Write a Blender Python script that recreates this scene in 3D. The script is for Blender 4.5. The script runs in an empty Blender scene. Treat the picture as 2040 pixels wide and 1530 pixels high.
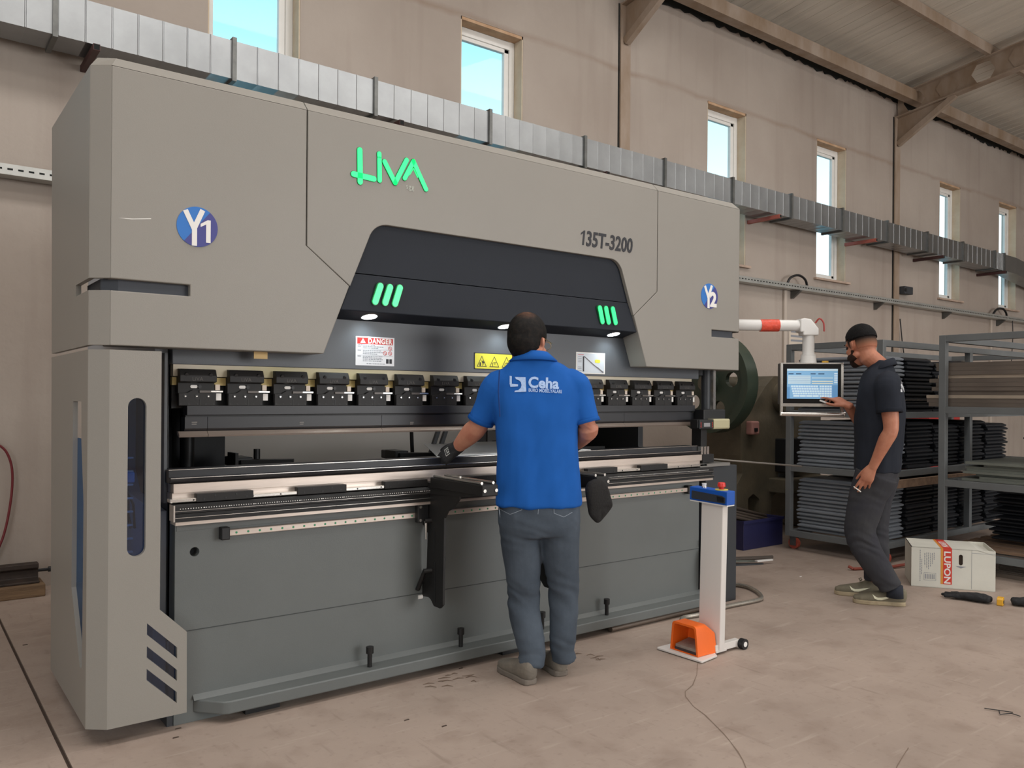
import bpy, bmesh, math, random
from mathutils import Vector, Matrix

random.seed(7)
scene = bpy.context.scene
col = scene.collection
PI = math.pi

# ---------------------------------------------------------------- camera
F_PX, PPX, PPY, EYE = 1630.0, 1020.0, 790.0, 1.35      # focal length in pixels of 2040x1530, eye height in metres
AZ = math.radians(52.769)                               # heading, measured from the press brake's long axis
ROLL = math.radians(0.43)
_f = Vector((math.cos(AZ), math.sin(AZ), 0))
_r0 = Vector((math.sin(AZ), -math.cos(AZ), 0))
_u0 = Vector((0, 0, 1))
_r = _r0 * math.cos(ROLL) + _u0 * math.sin(ROLL)
_u = _u0 * math.cos(ROLL) - _r0 * math.sin(ROLL)
cam_data = bpy.data.cameras.new('camera')
cam = bpy.data.objects.new('camera', cam_data)
col.objects.link(cam)
cam_data.sensor_width = 36.0
cam_data.lens = F_PX / 2040 * 36
cam_data.shift_y = (PPY - 765) / 2040
cam_data.clip_start, cam_data.clip_end = 0.05, 400
cam.matrix_world = Matrix(((_r.x, _u.x, -_f.x, 0), (_r.y, _u.y, -_f.y, 0), (_r.z, _u.z, -_f.z, EYE), (0, 0, 0, 1)))
scene.camera = cam

# ---------------------------------------------------------------- world, lights, exposure
scene.view_settings.view_transform = 'Standard'
scene.view_settings.look = 'None'
scene.view_settings.gamma = 1.0
scene.view_settings.use_curve_mapping = False
scene.view_settings.exposure = 0.08

world = bpy.data.worlds.new('sky')
scene.world = world
world.use_nodes = True
wn = world.node_tree.nodes
wl = world.node_tree.links
wn.clear()
w_out = wn.new('ShaderNodeOutputWorld')
w_bg = wn.new('ShaderNodeBackground')
w_tc = wn.new('ShaderNodeTexCoord')
w_sep = wn.new('ShaderNodeSeparateXYZ')
w_ramp = wn.new('ShaderNodeValToRGB')
wl.new(w_tc.outputs['Generated'], w_sep.inputs[0])
wl.new(w_sep.outputs['Z'], w_ramp.inputs[0])
w_ramp.color_ramp.elements[0].position = 0.0
w_ramp.color_ramp.elements[0].color = (0.86, 0.90, 0.92, 1)
w_ramp.color_ramp.elements[1].position = 0.9
w_ramp.color_ramp.elements[1].color = (0.10, 0.36, 0.72, 1)
e = w_ramp.color_ramp.elements.new(0.16); e.color = (0.80, 0.90, 0.95, 1)
e = w_ramp.color_ramp.elements.new(0.30); e.color = (0.50, 0.80, 0.92, 1)
e = w_ramp.color_ramp.elements.new(0.42); e.color = (0.24, 0.62, 0.84, 1)
wl.new(w_ramp.outputs[0], w_bg.inputs[0])
w_bg.inputs[1].default_value = 1.7
wl.new(w_bg.outputs[0], w_out.inputs[0])


def area_light(name, loc, target, sx, sy, power, color=(1, 1, 1)):
    l = bpy.data.lights.new(name, 'AREA')
    l.shape = 'RECTANGLE'
    l.size, l.size_y, l.energy, l.color = sx, sy, power, color
    o = bpy.data.objects.new(name, l)
    col.objects.link(o)
    o.location = loc
    o.rotation_euler = (Vector(target) - Vector(loc)).to_track_quat('-Z', 'Y').to_euler()
    return o


# daylight that enters through the big gate and the window rows of the far side of the hall, behind the viewer
area_light('gate_daylight', (9.6, -9.2, 2.5), (9.6, 0, 2.5), 7.0, 4.6, 540, (1.0, 0.97, 0.95))
area_light('window_row_daylight', (5.0, -9.3, 4.3), (5.0, 0, 3.0), 20.0, 1.5, 220, (1.0, 0.97, 0.95))
area_light('end_gate_daylight', (-6.6, -3.5, 2.6), (4, -1.5, 1.6), 5.0, 4.2, 150, (1.0, 0.98, 0.97))
# unseen area lights added under the closed roof to brighten floor and wall
area_light('ridge_fill', (9.0, -1.6, 7.05), (9.0, -1.6, 0.0), 24.0, 1.8, 360, (1.0, 0.97, 0.94))
area_light('slope_fill', (2.6, 2.55, 6.52), (2.6, 2.75, 0.0), 12.0, 1.3, 240, (1.0, 0.97, 0.94))


# ---------------------------------------------------------------- helpers
def lin(h):
    v = [int(h[i:i + 2], 16) / 255 for i in (0, 2, 4)]
    return tuple(c / 12.92 if c <= 0.04045 else ((c + 0.055) / 1.055) ** 2.4 for c in v) + (1,)


def pix(x, y):
    return _f * F_PX + _r * (x - PPX) - _u * (y - PPY)


def at(x, y, Y=None, X=None, Z=None):
    """point of the real place seen at pixel (x, y) that lies on a given plane"""
    d = pix(x, y)
    o = Vector((0, 0, EYE))
    t = Y / d.y if Y is not None else (X / d.x if X is not None else (Z - EYE) / d.z)
    return o + d * t


MATS = {}


def mat(name, color, rough=0.6, metal=0.0, var=0.0, scale=4.0, bump=0.0, bscale=60.0, color2=None, emit=0.0, spec=0.5, stretch=None, coat=0.0, detail=5.0):
    """procedural principled material: base colour with noise variation and noise bump"""
    if name in MATS:
        return MATS[name]
    m = bpy.data.materials.new(name)
    m.use_nodes = True
    nt = m.node_tree
    b = nt.nodes['Principled BSDF']
    c1 = lin(color) if isinstance(color, str) else color
    b.inputs['Base Color'].default_value = c1
    b.inputs['Roughness'].default_value = rough
    b.inputs['Metallic'].default_value = metal
    b.inputs['Specular IOR Level'].default_value = spec
    if coat:
        b.inputs['Coat Weight'].default_value = coat
        b.inputs['Coat Roughness'].default_value = 0.15
    if emit:
        b.inputs['Emission Color'].default_value = c1
        b.inputs['Emission Strength'].default_value = emit
    if var > 0 or bump > 0 or color2:
        tc = nt.nodes.new('ShaderNodeTexCoord')
        mp = nt.nodes.new('ShaderNodeMapping')
        nt.links.new(tc.outputs['Object'], mp.inputs[0])
        if stretch:
            mp.inputs['Scale'].default_value = stretch
        if var > 0 or color2:
            n = nt.nodes.new('ShaderNodeTexNoise')
            n.inputs['Scale'].default_value = scale
            n.inputs['Detail'].default_value = detail
            n.inputs['Roughness'].default_value = 0.6
            nt.links.new(mp.outputs[0], n.inputs['Vector'])
            r = nt.nodes.new('ShaderNodeValToRGB')
            r.color_ramp.elements[0].position = 0.32
            r.color_ramp.elements[1].position = 0.68
            if color2:
                c2 = lin(color2) if isinstance(color2, str) else color2
                r.color_ramp.elements[0].color = c1
                r.color_ramp.elements[1].color = c2
            else:
                r.color_ramp.elements[0].color = tuple(max(0, c * (1 - var)) for c in c1[:3]) + (1,)
                r.color_ramp.elements[1].color = tuple(min(1, c * (1 + var)) for c in c1[:3]) + (1,)
            nt.links.new(n.outputs['Fac'], r.inputs[0])
            nt.links.new(r.outputs[0], b.inputs['Base Color'])
        if bump > 0:
            n2 = nt.nodes.new('ShaderNodeTexNoise')
            n2.inputs['Scale'].default_value = bscale
            n2.inputs['Detail'].default_value = 3
            nt.links.new(mp.outputs[0], n2.inputs['Vector'])
            bp = nt.nodes.new('ShaderNodeBump')
            bp.inputs['Strength'].default_value = bump
            bp.inputs['Distance'].default_value = 0.01
            nt.links.new(n2.outputs['Fac'], bp.inputs['Height'])
            nt.links.new(bp.outputs[0], b.inputs['Normal'])
    MATS[name] = m
    return m


def tag(o, label=None, cat=None, group=None, kind=None):
    if label: o['label'] = label
    if cat: o['category'] = cat
    if group: o['group'] = group
    if kind: o['kind'] = kind
    return o


def thing(name, label, cat, loc=(0, 0, 0), rz=0.0, group=None, kind=None):
    o = bpy.data.objects.new(name, None)
    o.empty_display_size = 0.05
    col.objects.link(o)
    o.location = loc
    o.rotation_euler = (0, 0, rz)
    return tag(o, label, cat, group, kind)


def wmat(o):
    m = Matrix.LocRotScale(o.location, o.rotation_euler, None)
    while o.parent:
        o = o.parent
        m = Matrix.LocRotScale(o.location, o.rotation_euler, None) @ m
    return m


class MB:
    """collects shapes into one mesh"""

    def __init__(self):
        self.v, self.f = [], []

    def add(self, vs, fs):
        n = len(self.v)
        self.v += [Vector(p) for p in vs]
        self.f += [tuple(i + n for i in q) for q in fs]
        return self

    def box(self, x0, x1, y0, y1, z0, z1, M=None):
        vs = [Vector(p) for p in ((x0, y0, z0), (x1, y0, z0), (x1, y1, z0), (x0, y1, z0), (x0, y0, z1), (x1, y0, z1), (x1, y1, z1), (x0, y1, z1))]
        if M: vs = [M @ p for p in vs]
        return self.add(vs, [(0, 3, 2, 1), (4, 5, 6, 7), (0, 1, 5, 4), (1, 2, 6, 5), (2, 3, 7, 6), (3, 0, 4, 7)])

    def cbox(self, c, s, M=None):
        return self.box(c[0] - s[0] / 2, c[0] + s[0] / 2, c[1] - s[1] / 2, c[1] + s[1] / 2, c[2] - s[2] / 2, c[2] + s[2] / 2, M)

    def prism(self, poly, axis, a, b, M=None):
        """poly: 2-D outline; axis 'x': (y,z) outline, 'y': (x,z), 'z': (x,y); extruded from a to b"""
        def p3(p, t):
            return {'x': (t, p[0], p[1]), 'y': (p[0], t, p[1]), 'z': (p[0], p[1], t)}[axis]
        n = len(poly)
        vs = [Vector(p3(p, a)) for p in poly] + [Vector(p3(p, b)) for p in poly]
        if M: vs = [M @ p for p in vs]
        area = sum(poly[i][0] * poly[(i + 1) % n][1] - poly[(i + 1) % n][0] * poly[i][1] for i in range(n))
        flip = (area > 0) != (axis == 'y')
        if (b < a): flip = not flip
        fs = [tuple(range(n)), tuple(range(2 * n - 1, n - 1, -1))] + [(i, i + n, (i + 1) % n + n, (i + 1) % n) for i in range(n)]
        if flip: fs = [tuple(reversed(q)) for q in fs]
        return self.add(vs, fs)

    def cyl(self, p0, p1, r, seg=16, r1=None, cap=True):
        p0, p1 = Vector(p0), Vector(p1)
        d = (p1 - p0).normalized()
        u = d.orthogonal().normalized()
        w = d.cross(u)
        r1 = r if r1 is None else r1
        vs = [p0 + (u * math.cos(2 * PI * i / seg) + w * math.sin(2 * PI * i / seg)) * r for i in range(seg)]
        vs += [p1 + (u * math.cos(2 * PI * i / seg) + w * math.sin(2 * PI * i / seg)) * r1 for i in range(seg)]
        fs = [(i, (i + 1) % seg, (i + 1) % seg + seg, i + seg) for i in range(seg)]
        if cap: fs += [tuple(range(seg - 1, -1, -1)), tuple(range(seg, 2 * seg))]
        return self.add(vs, fs)

    def tube(self, pts, r, seg=8, cap=True):
        """round tube through points; r a number or a list"""
        pts = [Vector(p) for p in pts]
        n = len(pts)
        rs = r if isinstance(r, (list, tuple)) else [r] * n
        t0 = (pts[1] - pts[0]).normalized()
        u = t0.orthogonal().normalized()
        vs = []
        for i, p in enumerate(pts):
            t = (pts[min(i + 1, n - 1)] - pts[max(i - 1, 0)]).normalized()
            u = (u - t * u.dot(t)).normalized()
            w = t.cross(u)
            vs += [p + (u * math.cos(2 * PI * k / seg) + w * math.sin(2 * PI * k / seg)) * rs[i] for k in range(seg)]
        fs = []
        for i in range(n - 1):
            for k in range(seg):
                a, b = i * seg + k, i * seg + (k + 1) % seg
                fs.append((a, b, b + seg, a + seg))
        if cap: fs += [tuple(range(seg - 1, -1, -1)), tuple(range((n - 1) * seg, n * seg))]
        return self.add(vs, fs)

    def rings(self, rings, cap=True, closed=True):
        """loft through rings of equal point count"""
        k = len(rings[0])
        vs = [p for r in rings for p in r]
        fs = []
        for i in range(len(rings) - 1):
            for j in range(k if closed else k - 1):
                a, b = i * k + j, i * k + (j + 1) % k
                fs.append((a, b, b + k, a + k))
        if cap: fs += [tuple(range(k - 1, -1, -1)), tuple(range((len(rings) - 1) * k, len(rings) * k))]
        return self.add(vs, fs)

    def ball(self, c, r, seg=12, ring=8, M=None):
        """ellipsoid, r a number or (rx,ry,rz)"""
        r = (r, r, r) if not isinstance(r, (tuple, list)) else r
        vs = [Vector((0, 0, -r[2]))]
        for i in range(1, ring):
            a = -PI / 2 + PI * i / ring
            for j in range(seg):
                b = 2 * PI * j / seg
                vs.append(Vector((r[0] * math.cos(a) * math.cos(b), r[1] * math.cos(a) * math.sin(b), r[2] * math.sin(a))))
        vs.append(Vector((0, 0, r[2])))
        if M: vs = [M @ p for p in vs]
        vs = [p + Vector(c) for p in vs]
        fs = [(0, 1 + (j + 1) % seg, 1 + j) for j in range(seg)]
        for i in range(ring - 2):
            for j in range(seg):
                a, b = 1 + i * seg + j, 1 + i * seg + (j + 1) % seg
                fs.append((a, b, b + seg, a + seg))
        t = len(vs) - 1
        fs += [(t, 1 + (ring - 2) * seg + j, 1 + (ring - 2) * seg + (j + 1) % seg) for j in range(seg)]
        return self.add(vs, fs)

    def mesh(self, name, smooth=None):
        me = bpy.data.meshes.new(name)
        me.from_pydata([tuple(p) for p in self.v], [], self.f)
        if smooth == 'all':
            me.polygons.foreach_set('use_smooth', [True] * len(me.polygons))
        elif smooth:
            bm = bmesh.new(); bm.from_mesh(me)
            for f in bm.faces: f.smooth = True
            lim = math.radians(smooth)
            for ed in bm.edges:
                if len(ed.link_faces) == 2 and ed.calc_face_angle(0) > lim: ed.smooth = False
            bm.to_mesh(me); bm.free()
        me.update()
        return me

    def build(self, name, m, parent=None, world=True, bevel=0.0, smooth=None, seg=2, kind=None, label=None):
        if parent and world:
            inv = wmat(parent).inverted()
            self.v = [inv @ p for p in self.v]
        me = self.mesh(name, smooth)
        o = bpy.data.objects.new(name, me)
        col.objects.link(o)
        if m: me.materials.append(m)
        if parent: o.parent = parent
        if bevel > 0:
            bv = o.modifiers.new('bevel', 'BEVEL')
            bv.width, bv.segments, bv.limit_method, bv.angle_limit = bevel, seg, 'ANGLE', math.radians(40)
            bv.harden_normals = False
        if kind: o['kind'] = kind
        if label: o['label'] = label
        return o


def copy_tree(o, parent=None):
    c = o.copy()
    col.objects.link(c)
    if parent: c.parent = parent
    for ch in list(o.children):
        copy_tree(ch, c)
    return c


def text_mesh(s, size, extrude=0.0, align='LEFT', bold=0.0, spacing=1.0, shear=0.0, xscale=1.0):
    """lettering as mesh data in the local XY plane; returns (verts, faces)"""
    cu = bpy.data.curves.new('lettering', 'FONT')
    cu.body, cu.size, cu.extrude, cu.align_x, cu.offset, cu.space_character, cu.shear = s, size, extrude, align, bold, spacing, shear
    cu.resolution_u = 3
    o = bpy.data.objects.new('lettering_source', cu)
    col.objects.link(o)
    dg = bpy.context.evaluated_depsgraph_get()
    me = bpy.data.meshes.new_from_object(o.evaluated_get(dg))
    vs = [Vector((v.co.x * xscale, v.co.y, v.co.z)) for v in me.vertices]
    fs = [tuple(p.vertices) for p in me.polygons]
    bpy.data.objects.remove(o); bpy.data.curves.remove(cu); bpy.data.meshes.remove(me)
    return vs, fs


def lettering(name, s, size, M, m, parent, extrude=0.0008, **kw):
    """lettering placed by matrix M (local x right, y up, z towards the reader)"""
    vs, fs = text_mesh(s, size, extrude, **kw)
    b = MB(); b.add([M @ v for v in vs], fs)
    return b.build(name, m, parent)


def frame_m(o, right, up):
    """matrix with origin o, x = right, y = up, z = towards the reader"""
    r = Vector(right).normalized(); u = Vector(up).normalized(); z = r.cross(u)
    return Matrix(((r.x, u.x, z.x, o[0]), (r.y, u.y, z.y, o[1]), (r.z, u.z, z.z, o[2]), (0, 0, 0, 1)))


def rounded(poly, rad, n=5):
    """round the corners of a 2-D outline; rad a number or list per corner"""
    out = []
    k = len(poly)
    rs = rad if isinstance(rad, (list, tuple)) else [rad] * k
    for i in range(k):
        p = Vector(poly[i]); a = Vector(poly[i - 1]); b = Vector(poly[(i + 1) % k])
        if rs[i] <= 0:
            out.append(tuple(p)); continue
        da, db = (a - p), (b - p)
        la, lb = da.length, db.length
        da.normalize(); db.normalize()
        ang = math.acos(max(-1, min(1, da.dot(db))))
        t = min(rs[i] / math.tan(ang / 2), la * 0.49, lb * 0.49)
        rr = t * math.tan(ang / 2)
        c = p + (da + db).normalized() * (rr / math.sin(ang / 2))
        s, e_ = p + da * t, p + db * t
        a0 = math.atan2(s.y - c.y, s.x - c.x); a1 = math.atan2(e_.y - c.y, e_.x - c.x)
        d = (a1 - a0 + PI) % (2 * PI) - PI
        for j in range(n + 1):
            q = a0 + d * j / n
            out.append((c.x + rr * math.cos(q), c.y + rr * math.sin(q)))
    return out


def capsule2(p, q, r, n=6):
    """2-D outline of a rounded bar from p to q"""
    p, q = Vector(p), Vector(q)
    a = math.atan2(q.y - p.y, q.x - p.x)
    o = [(q.x + r * math.cos(a - PI / 2 + PI * i / n), q.y + r * math.sin(a - PI / 2 + PI * i / n)) for i in range(n + 1)]
    o += [(p.x + r * math.cos(a + PI / 2 + PI * i / n), p.y + r * math.sin(a + PI / 2 + PI * i / n)) for i in range(n + 1)]
    return o


# ================================================================ the hall
X0, X1, YW, YF = -7.0, 27.0, 6.53, -9.4           # gables, visible long wall, opposite long wall
WT = 0.26                                           # wall thickness
SILL, HEAD = 3.04, 4.985                            # window sill and head heights
WIN = [(1.955, 2.71), (4.317, 5.07), (7.93, 8.69), (10.27, 11.02), (13.84, 14.58), (16.10, 16.85)]
EAVE, SLOPE, RIDGE = 6.20, 0.135, -1.43


def roof_z(y):
    return EAVE + SLOPE * (6.5 - y) if y > RIDGE else EAVE + SLOPE * (6.5 - RIDGE) - SLOPE * (RIDGE - y)


def plaster(name, ca, cb, stain, band=None):
    m = bpy.data.materials.new(name); m.use_nodes = True
    nt = m.node_tree; L = nt.links; b = nt.nodes['Principled BSDF']
    b.inputs['Roughness'].default_value = 0.9
    b.inputs['Specular IOR Level'].default_value = 0.2
    tc = nt.nodes.new('ShaderNodeTexCoord')
    n1 = nt.nodes.new('ShaderNodeTexNoise'); n1.inputs['Scale'].default_value = 0.7; n1.inputs['Detail'].default_value = 6
    r1 = nt.nodes.new('ShaderNodeValToRGB')
    r1.color_ramp.elements[0].position, r1.color_ramp.elements[1].position = 0.35, 0.66
    r1.color_ramp.elements[0].color, r1.color_ramp.elements[1].color = lin(ca), lin(cb)
    L.new(tc.outputs['Object'], n1.inputs['Vector']); L.new(n1.outputs['Fac'], r1.inputs[0])
    # streaks running down the wall
    mp = nt.nodes.new('ShaderNodeMapping'); mp.inputs['Scale'].default_value = (5, 5, 0.35)
    n2 = nt.nodes.new('ShaderNodeTexNoise'); n2.inputs['Scale'].default_value = 1.0; n2.inputs['Detail'].default_value = 7
    r2 = nt.nodes.new('ShaderNodeValToRGB'); r2.color_ramp.elements[0].position, r2.color_ramp.elements[1].position = 0.52, 0.78
    L.new(tc.outputs['Object'], mp.inputs[0]); L.new(mp.outputs[0], n2.inputs['Vector']); L.new(n2.outputs['Fac'], r2.inputs[0])
    mx = nt.nodes.new('ShaderNodeMix'); mx.data_type = 'RGBA'
    L.new(r1.outputs[0], mx.inputs[6]); mx.inputs[7].default_value = lin(stain)
    k = nt.nodes.new('ShaderNodeMath'); k.operation = 'MULTIPLY'; k.inputs[1].default_value = 0.30
    L.new(r2.outputs[0], k.inputs[0]); L.new(k.outputs[0], mx.inputs[0])
    last = mx.outputs[2]
    if band is not None:                            # the soiled joint over the window heads
        sp = nt.nodes.new('ShaderNodeSeparateXYZ'); L.new(tc.outputs['Object'], sp.inputs[0])
        n3 = nt.nodes.new('ShaderNodeTexNoise'); n3.inputs['Scale'].default_value = 2.3; n3.inputs['Detail'].default_value = 8
        L.new(tc.outputs['Object'], n3.inputs['Vector'])
        a = nt.nodes.new('ShaderNodeMath'); a.operation = 'MULTIPLY_ADD'; a.inputs[1].default_value = 0.12; a.inputs[2].default_value = -band - 0.06
        L.new(n3.outputs['Fac'], a.inputs[0])
        s = nt.nodes.new('ShaderNodeMath'); s.operation = 'ADD'; L.new(sp.outputs['Z'], s.inputs[0]); L.new(a.outputs[0], s.inputs[1])
        ab = nt.nodes.new('ShaderNodeMath'); ab.operation = 'ABSOLUTE'; L.new(s.outputs[0], ab.inputs[0])
        mr = nt.nodes.new('ShaderNodeMapRange'); mr.inputs[1].default_value = 0.0; mr.inputs[2].default_value = 0.05; mr.inputs[3].default_value = 0.55; mr.inputs[4].default_value = 0
        L.new(ab.outputs[0], mr.inputs[0])
        mu = nt.nodes.new('ShaderNodeMath'); mu.operation = 'MULTIPLY'; L.new(mr.outputs[0], mu.inputs[0]); L.new(n3.outputs['Fac'], mu.inputs[1])
        m2 = nt.nodes.new('ShaderNodeMix'); m2.data_type = 'RGBA'; L.new(mu.outputs[0], m2.inputs[0]); L.new(last, m2.inputs[6]); m2.inputs[7].default_value = lin('7a5a3e')
        last = m2.outputs[2]
    L.new(last, b.inputs['Base Color'])
    n4 = nt.nodes.new('ShaderNodeTexNoise'); n4.inputs['Scale'].default_value = 14; n4.inputs['Detail'].default_value = 8
    L.new(tc.outputs['Object'], n4.inputs['Vector'])
    bp = nt.nodes.new('ShaderNodeBump'); bp.inputs['Strength'].default_value = 0.25; bp.inputs['Distance'].default_value = 0.02
    L.new(n4.outputs['Fac'], bp.inputs['Height']); L.new(bp.outputs[0], b.inputs['Normal'])
    return m


M_wall = plaster('wall_plaster', 'a3978d', 'b0a59b', '84746a', band=5.0)
M_wall2 = plaster('plain_plaster', 'b9b0a6', 'c6beb4', '8a7a6a')


def floor_material():
    m = bpy.data.materials.new('worn_concrete'); m.use_nodes = True
    nt = m.node_tree; L = nt.links; b = nt.nodes['Principled BSDF']
    b.inputs['Specular IOR Level'].default_value = 0.35
    tc = nt.nodes.new('ShaderNodeTexCoord')
    def noise(scale, detail, stretch=None, rot=0):
        n = nt.nodes.new('ShaderNodeTexNoise'); n.inputs['Scale'].default_value = scale; n.inputs['Detail'].default_value = detail
        mp = nt.nodes.new('ShaderNodeMapping'); mp.inputs['Rotation'].default_value = (0, 0, rot)
        if stretch: mp.inputs['Scale'].default_value = stretch
        L.new(tc.outputs['Object'], mp.inputs[0]); L.new(mp.outputs[0], n.inputs['Vector'])
        return n
    def ramp(src, p0, p1, c0=(0, 0, 0, 1), c1=(1, 1, 1, 1)):
        r = nt.nodes.new('ShaderNodeValToRGB'); r.color_ramp.elements[0].position, r.color_ramp.elements[1].position = p0, p1
        r.color_ramp.elements[0].color, r.color_ramp.elements[1].color = c0, c1
        L.new(src, r.inputs[0]); return r
    base = ramp(noise(0.9, 8).outputs['Fac'], 0.3, 0.7, lin('9a8a7f'), lin('ab9a8e'))
    def over(prev, fac, colr, amt):
        k = nt.nodes.new('ShaderNodeMath'); k.operation = 'MULTIPLY'; k.inputs[1].default_value = amt; L.new(fac, k.inputs[0])
        x = nt.nodes.new('ShaderNodeMix'); x.data_type = 'RGBA'; L.new(k.outputs[0], x.inputs[0]); L.new(prev, x.inputs[6]); x.inputs[7].default_value = lin(colr)
        return x.outputs[2]
    c = base.outputs[0]
    c = over(c, ramp(noise(5, 10).outputs['Fac'], 0.5, 0.75).outputs[0], '7d6a5e', 0.45)
    c = over(c, ramp(noise(1.0, 9, (3, 30, 3), 0.5).outputs['Fac'], 0.60, 0.72).outputs[0], 'c0b2a6', 0.30)
    c = over(c, ramp(noise(1.0, 9, (26, 3, 3), 0.9).outputs['Fac'], 0.62, 0.74).outputs[0], '6d5d52', 0.32)
    c = over(c, ramp(noise(30, 6).outputs['Fac'], 0.58, 0.8).outputs[0], '6a5a50', 0.35)
    L.new(c, b.inputs['Base Color'])
    rr = ramp(noise(3, 5).outputs['Fac'], 0.3, 0.7, (0.5, 0.5, 0.5, 1), (0.72, 0.72, 0.72, 1))
    L.new(rr.outputs[0], b.inputs['Roughness'])
    bp = nt.nodes.new('ShaderNodeBump'); bp.inputs['Strength'].default_value = 0.18; bp.inputs['Distance'].default_value = 0.01
    L.new(noise(25, 8).outputs['Fac'], bp.inputs['Height']); L.new(bp.outputs[0], b.inputs['Normal'])
    return m


M_floor = floor_material()
M_joint = mat('joint_dirt', '4a3d35', 0.95)
M_crack = mat('floor_crack', '7d6b5e', 0.95)

fl = MB().box(X0, X1, YF, YW, -0.30, -0.012).build('floor', M_joint, None)
tag(fl, kind='structure')
MB().box(X0, 0.518, YF, YW, -0.012, 0.0).build('floor_slab', M_floor, fl)
MB().box(0.532, X1, YF, YW, -0.012, 0.0).build('floor_slab', M_floor, fl)


def flat_strip(pts, widths, z=0.0012):
    """thin irregular strip lying on the floor along points"""
    b = MB(); pts = [Vector((p[0], p[1], 0)) for p in pts]
    L_, R_ = [], []
    for i, p in enumerate(pts):
        t = (pts[min(i + 1, len(pts) - 1)] - pts[max(i - 1, 0)]).normalized()
        n = Vector((-t.y, t.x, 0)); w = widths[i % len(widths)]
        L_.append(p + n * w + Vector((0, 0, z))); R_.append(p - n * w + Vector((0, 0, z)))
    k = len(pts)
    b.add(L_ + R_, [(i, i + k, i + k + 1, i + 1) for i in range(k - 1)])
    return b


crack_px = [(1390, 1322), (1388, 1345), (1380, 1365), (1365, 1378), (1366, 1388), (1382, 1408), (1405, 1425), (1420, 1440), (1440, 1460), (1455, 1478), (1470, 1498), (1480, 1515), (1492, 1545)]
flat_strip([at(x, y, Z=0) for x, y in crack_px], [0.0022, 0.0012, 0.003, 0.0018]).build('crack', M_crack, fl)
flat_strip([at(x, y, Z=0) for x, y in [(1810, 1490), (1800, 1505), (1788, 1525), (1780, 1545)]], [0.002, 0.0012]).build('crack', M_crack, fl)

# ---- long wall with the window openings
def wall_with_openings(name, xs0, xs1, y0, y1, top, openings, m):
    b = MB()
    b.box(xs0, xs1, y0, y1, -0.01, SILL)
    b.box(xs0, xs1, y0, y1, HEAD, top)
    x = xs0
    for a, c in openings:
        b.box(x, a, y0, y1, SILL, HEAD); x = c
    b.box(x, xs1, y0, y1, SILL, HEAD)
    return tag(b.build(name, m, None), kind='structure')


others = [(-3.97, -3.22), (-1.6, -0.85), (19.75, 20.5), (22.0, 22.75)]
wall_with_openings('wall_back', X0, X1, YW, YW + WT, 6.02, sorted(WIN + others), M_wall)
gate = (6.1, 13.1)
b = MB()
b.box(X0, gate[0], YF - WT, YF, 0, SILL); b.box(gate[1], X1, YF - WT, YF, 0, SILL)
b.box(X0, X1, YF - WT, YF, HEAD, 6.2)
x = X0
for a, c in [(-3.97, -3.22), (-1.6, -0.85), (1.955, 2.71), (4.317, 5.07), (6.1, 13.1), (13.84, 14.58), (16.10, 16.85), (19.75, 20.5)]:
    b.box(x, a, YF - WT, YF, SILL, HEAD); x = c
b.box(x, X1, YF - WT, YF, SILL, HEAD)
tag(b.build('wall_front', M_wall2, None), kind='structure')
gpoly = [(YF - WT, 0), (YW + WT, 0), (YW + WT, 6.15), (RIDGE, roof_z(RIDGE)), (YF - WT, 6.15)]
b = MB()
b.prism([(YF - WT, 0), (-6.0, 0), (-6.0, 4.7), (-1.0, 4.7), (-1.0, 0), (YW + WT, 0), (YW + WT, 6.15), (RIDGE, roof_z(RIDGE)), (YF - WT, 6.15)], 'x', X0 - WT, X0)
tag(b.build('wall_left', M_wall2, None), kind='structure')
tag(MB().prism(gpoly, 'x', X1, X1 + WT).build('wall_right', M_wall2, None), kind='structure')

# ---- windows
M_pvc = mat('window_pvc', 'e9e7e2', 0.4, var=0.06, scale=3)
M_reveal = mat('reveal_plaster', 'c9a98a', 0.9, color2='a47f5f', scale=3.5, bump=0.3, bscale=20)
M_reveal2 = mat('reveal_cream_sunlit', 'd6c8b2', 0.85, color2='c2ae94', scale=2.5, bump=0.3, bscale=20)  # side reveals: the sunlight on them is put into this paler cream
M_sill = mat('sill_stone', 'b09a8a', 0.7, var=0.15, scale=8)
M_handle = mat('window_handle', 'dcdcd8', 0.35)


def glass_material(name, tint, gloss):
    m = bpy.data.materials.new(name); m.use_nodes = True
    nt = m.node_tree; nt.nodes.clear()
    o = nt.nodes.new('ShaderNodeOutputMaterial'); t = nt.nodes.new('ShaderNodeBsdfTransparent'); g = nt.nodes.new('ShaderNodeBsdfGlossy'); x = nt.nodes.new('ShaderNodeMixShader')
    t.inputs[0].default_value = tint; g.inputs['Roughness'].default_value = 0.03
    x.inputs[0].default_value = gloss
    nt.links.new(t.outputs[0], x.inputs[1]); nt.links.new(g.outputs[0], x.inputs[2]); nt.links.new(x.outputs[0], o.inputs[0])
    return m


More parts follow.
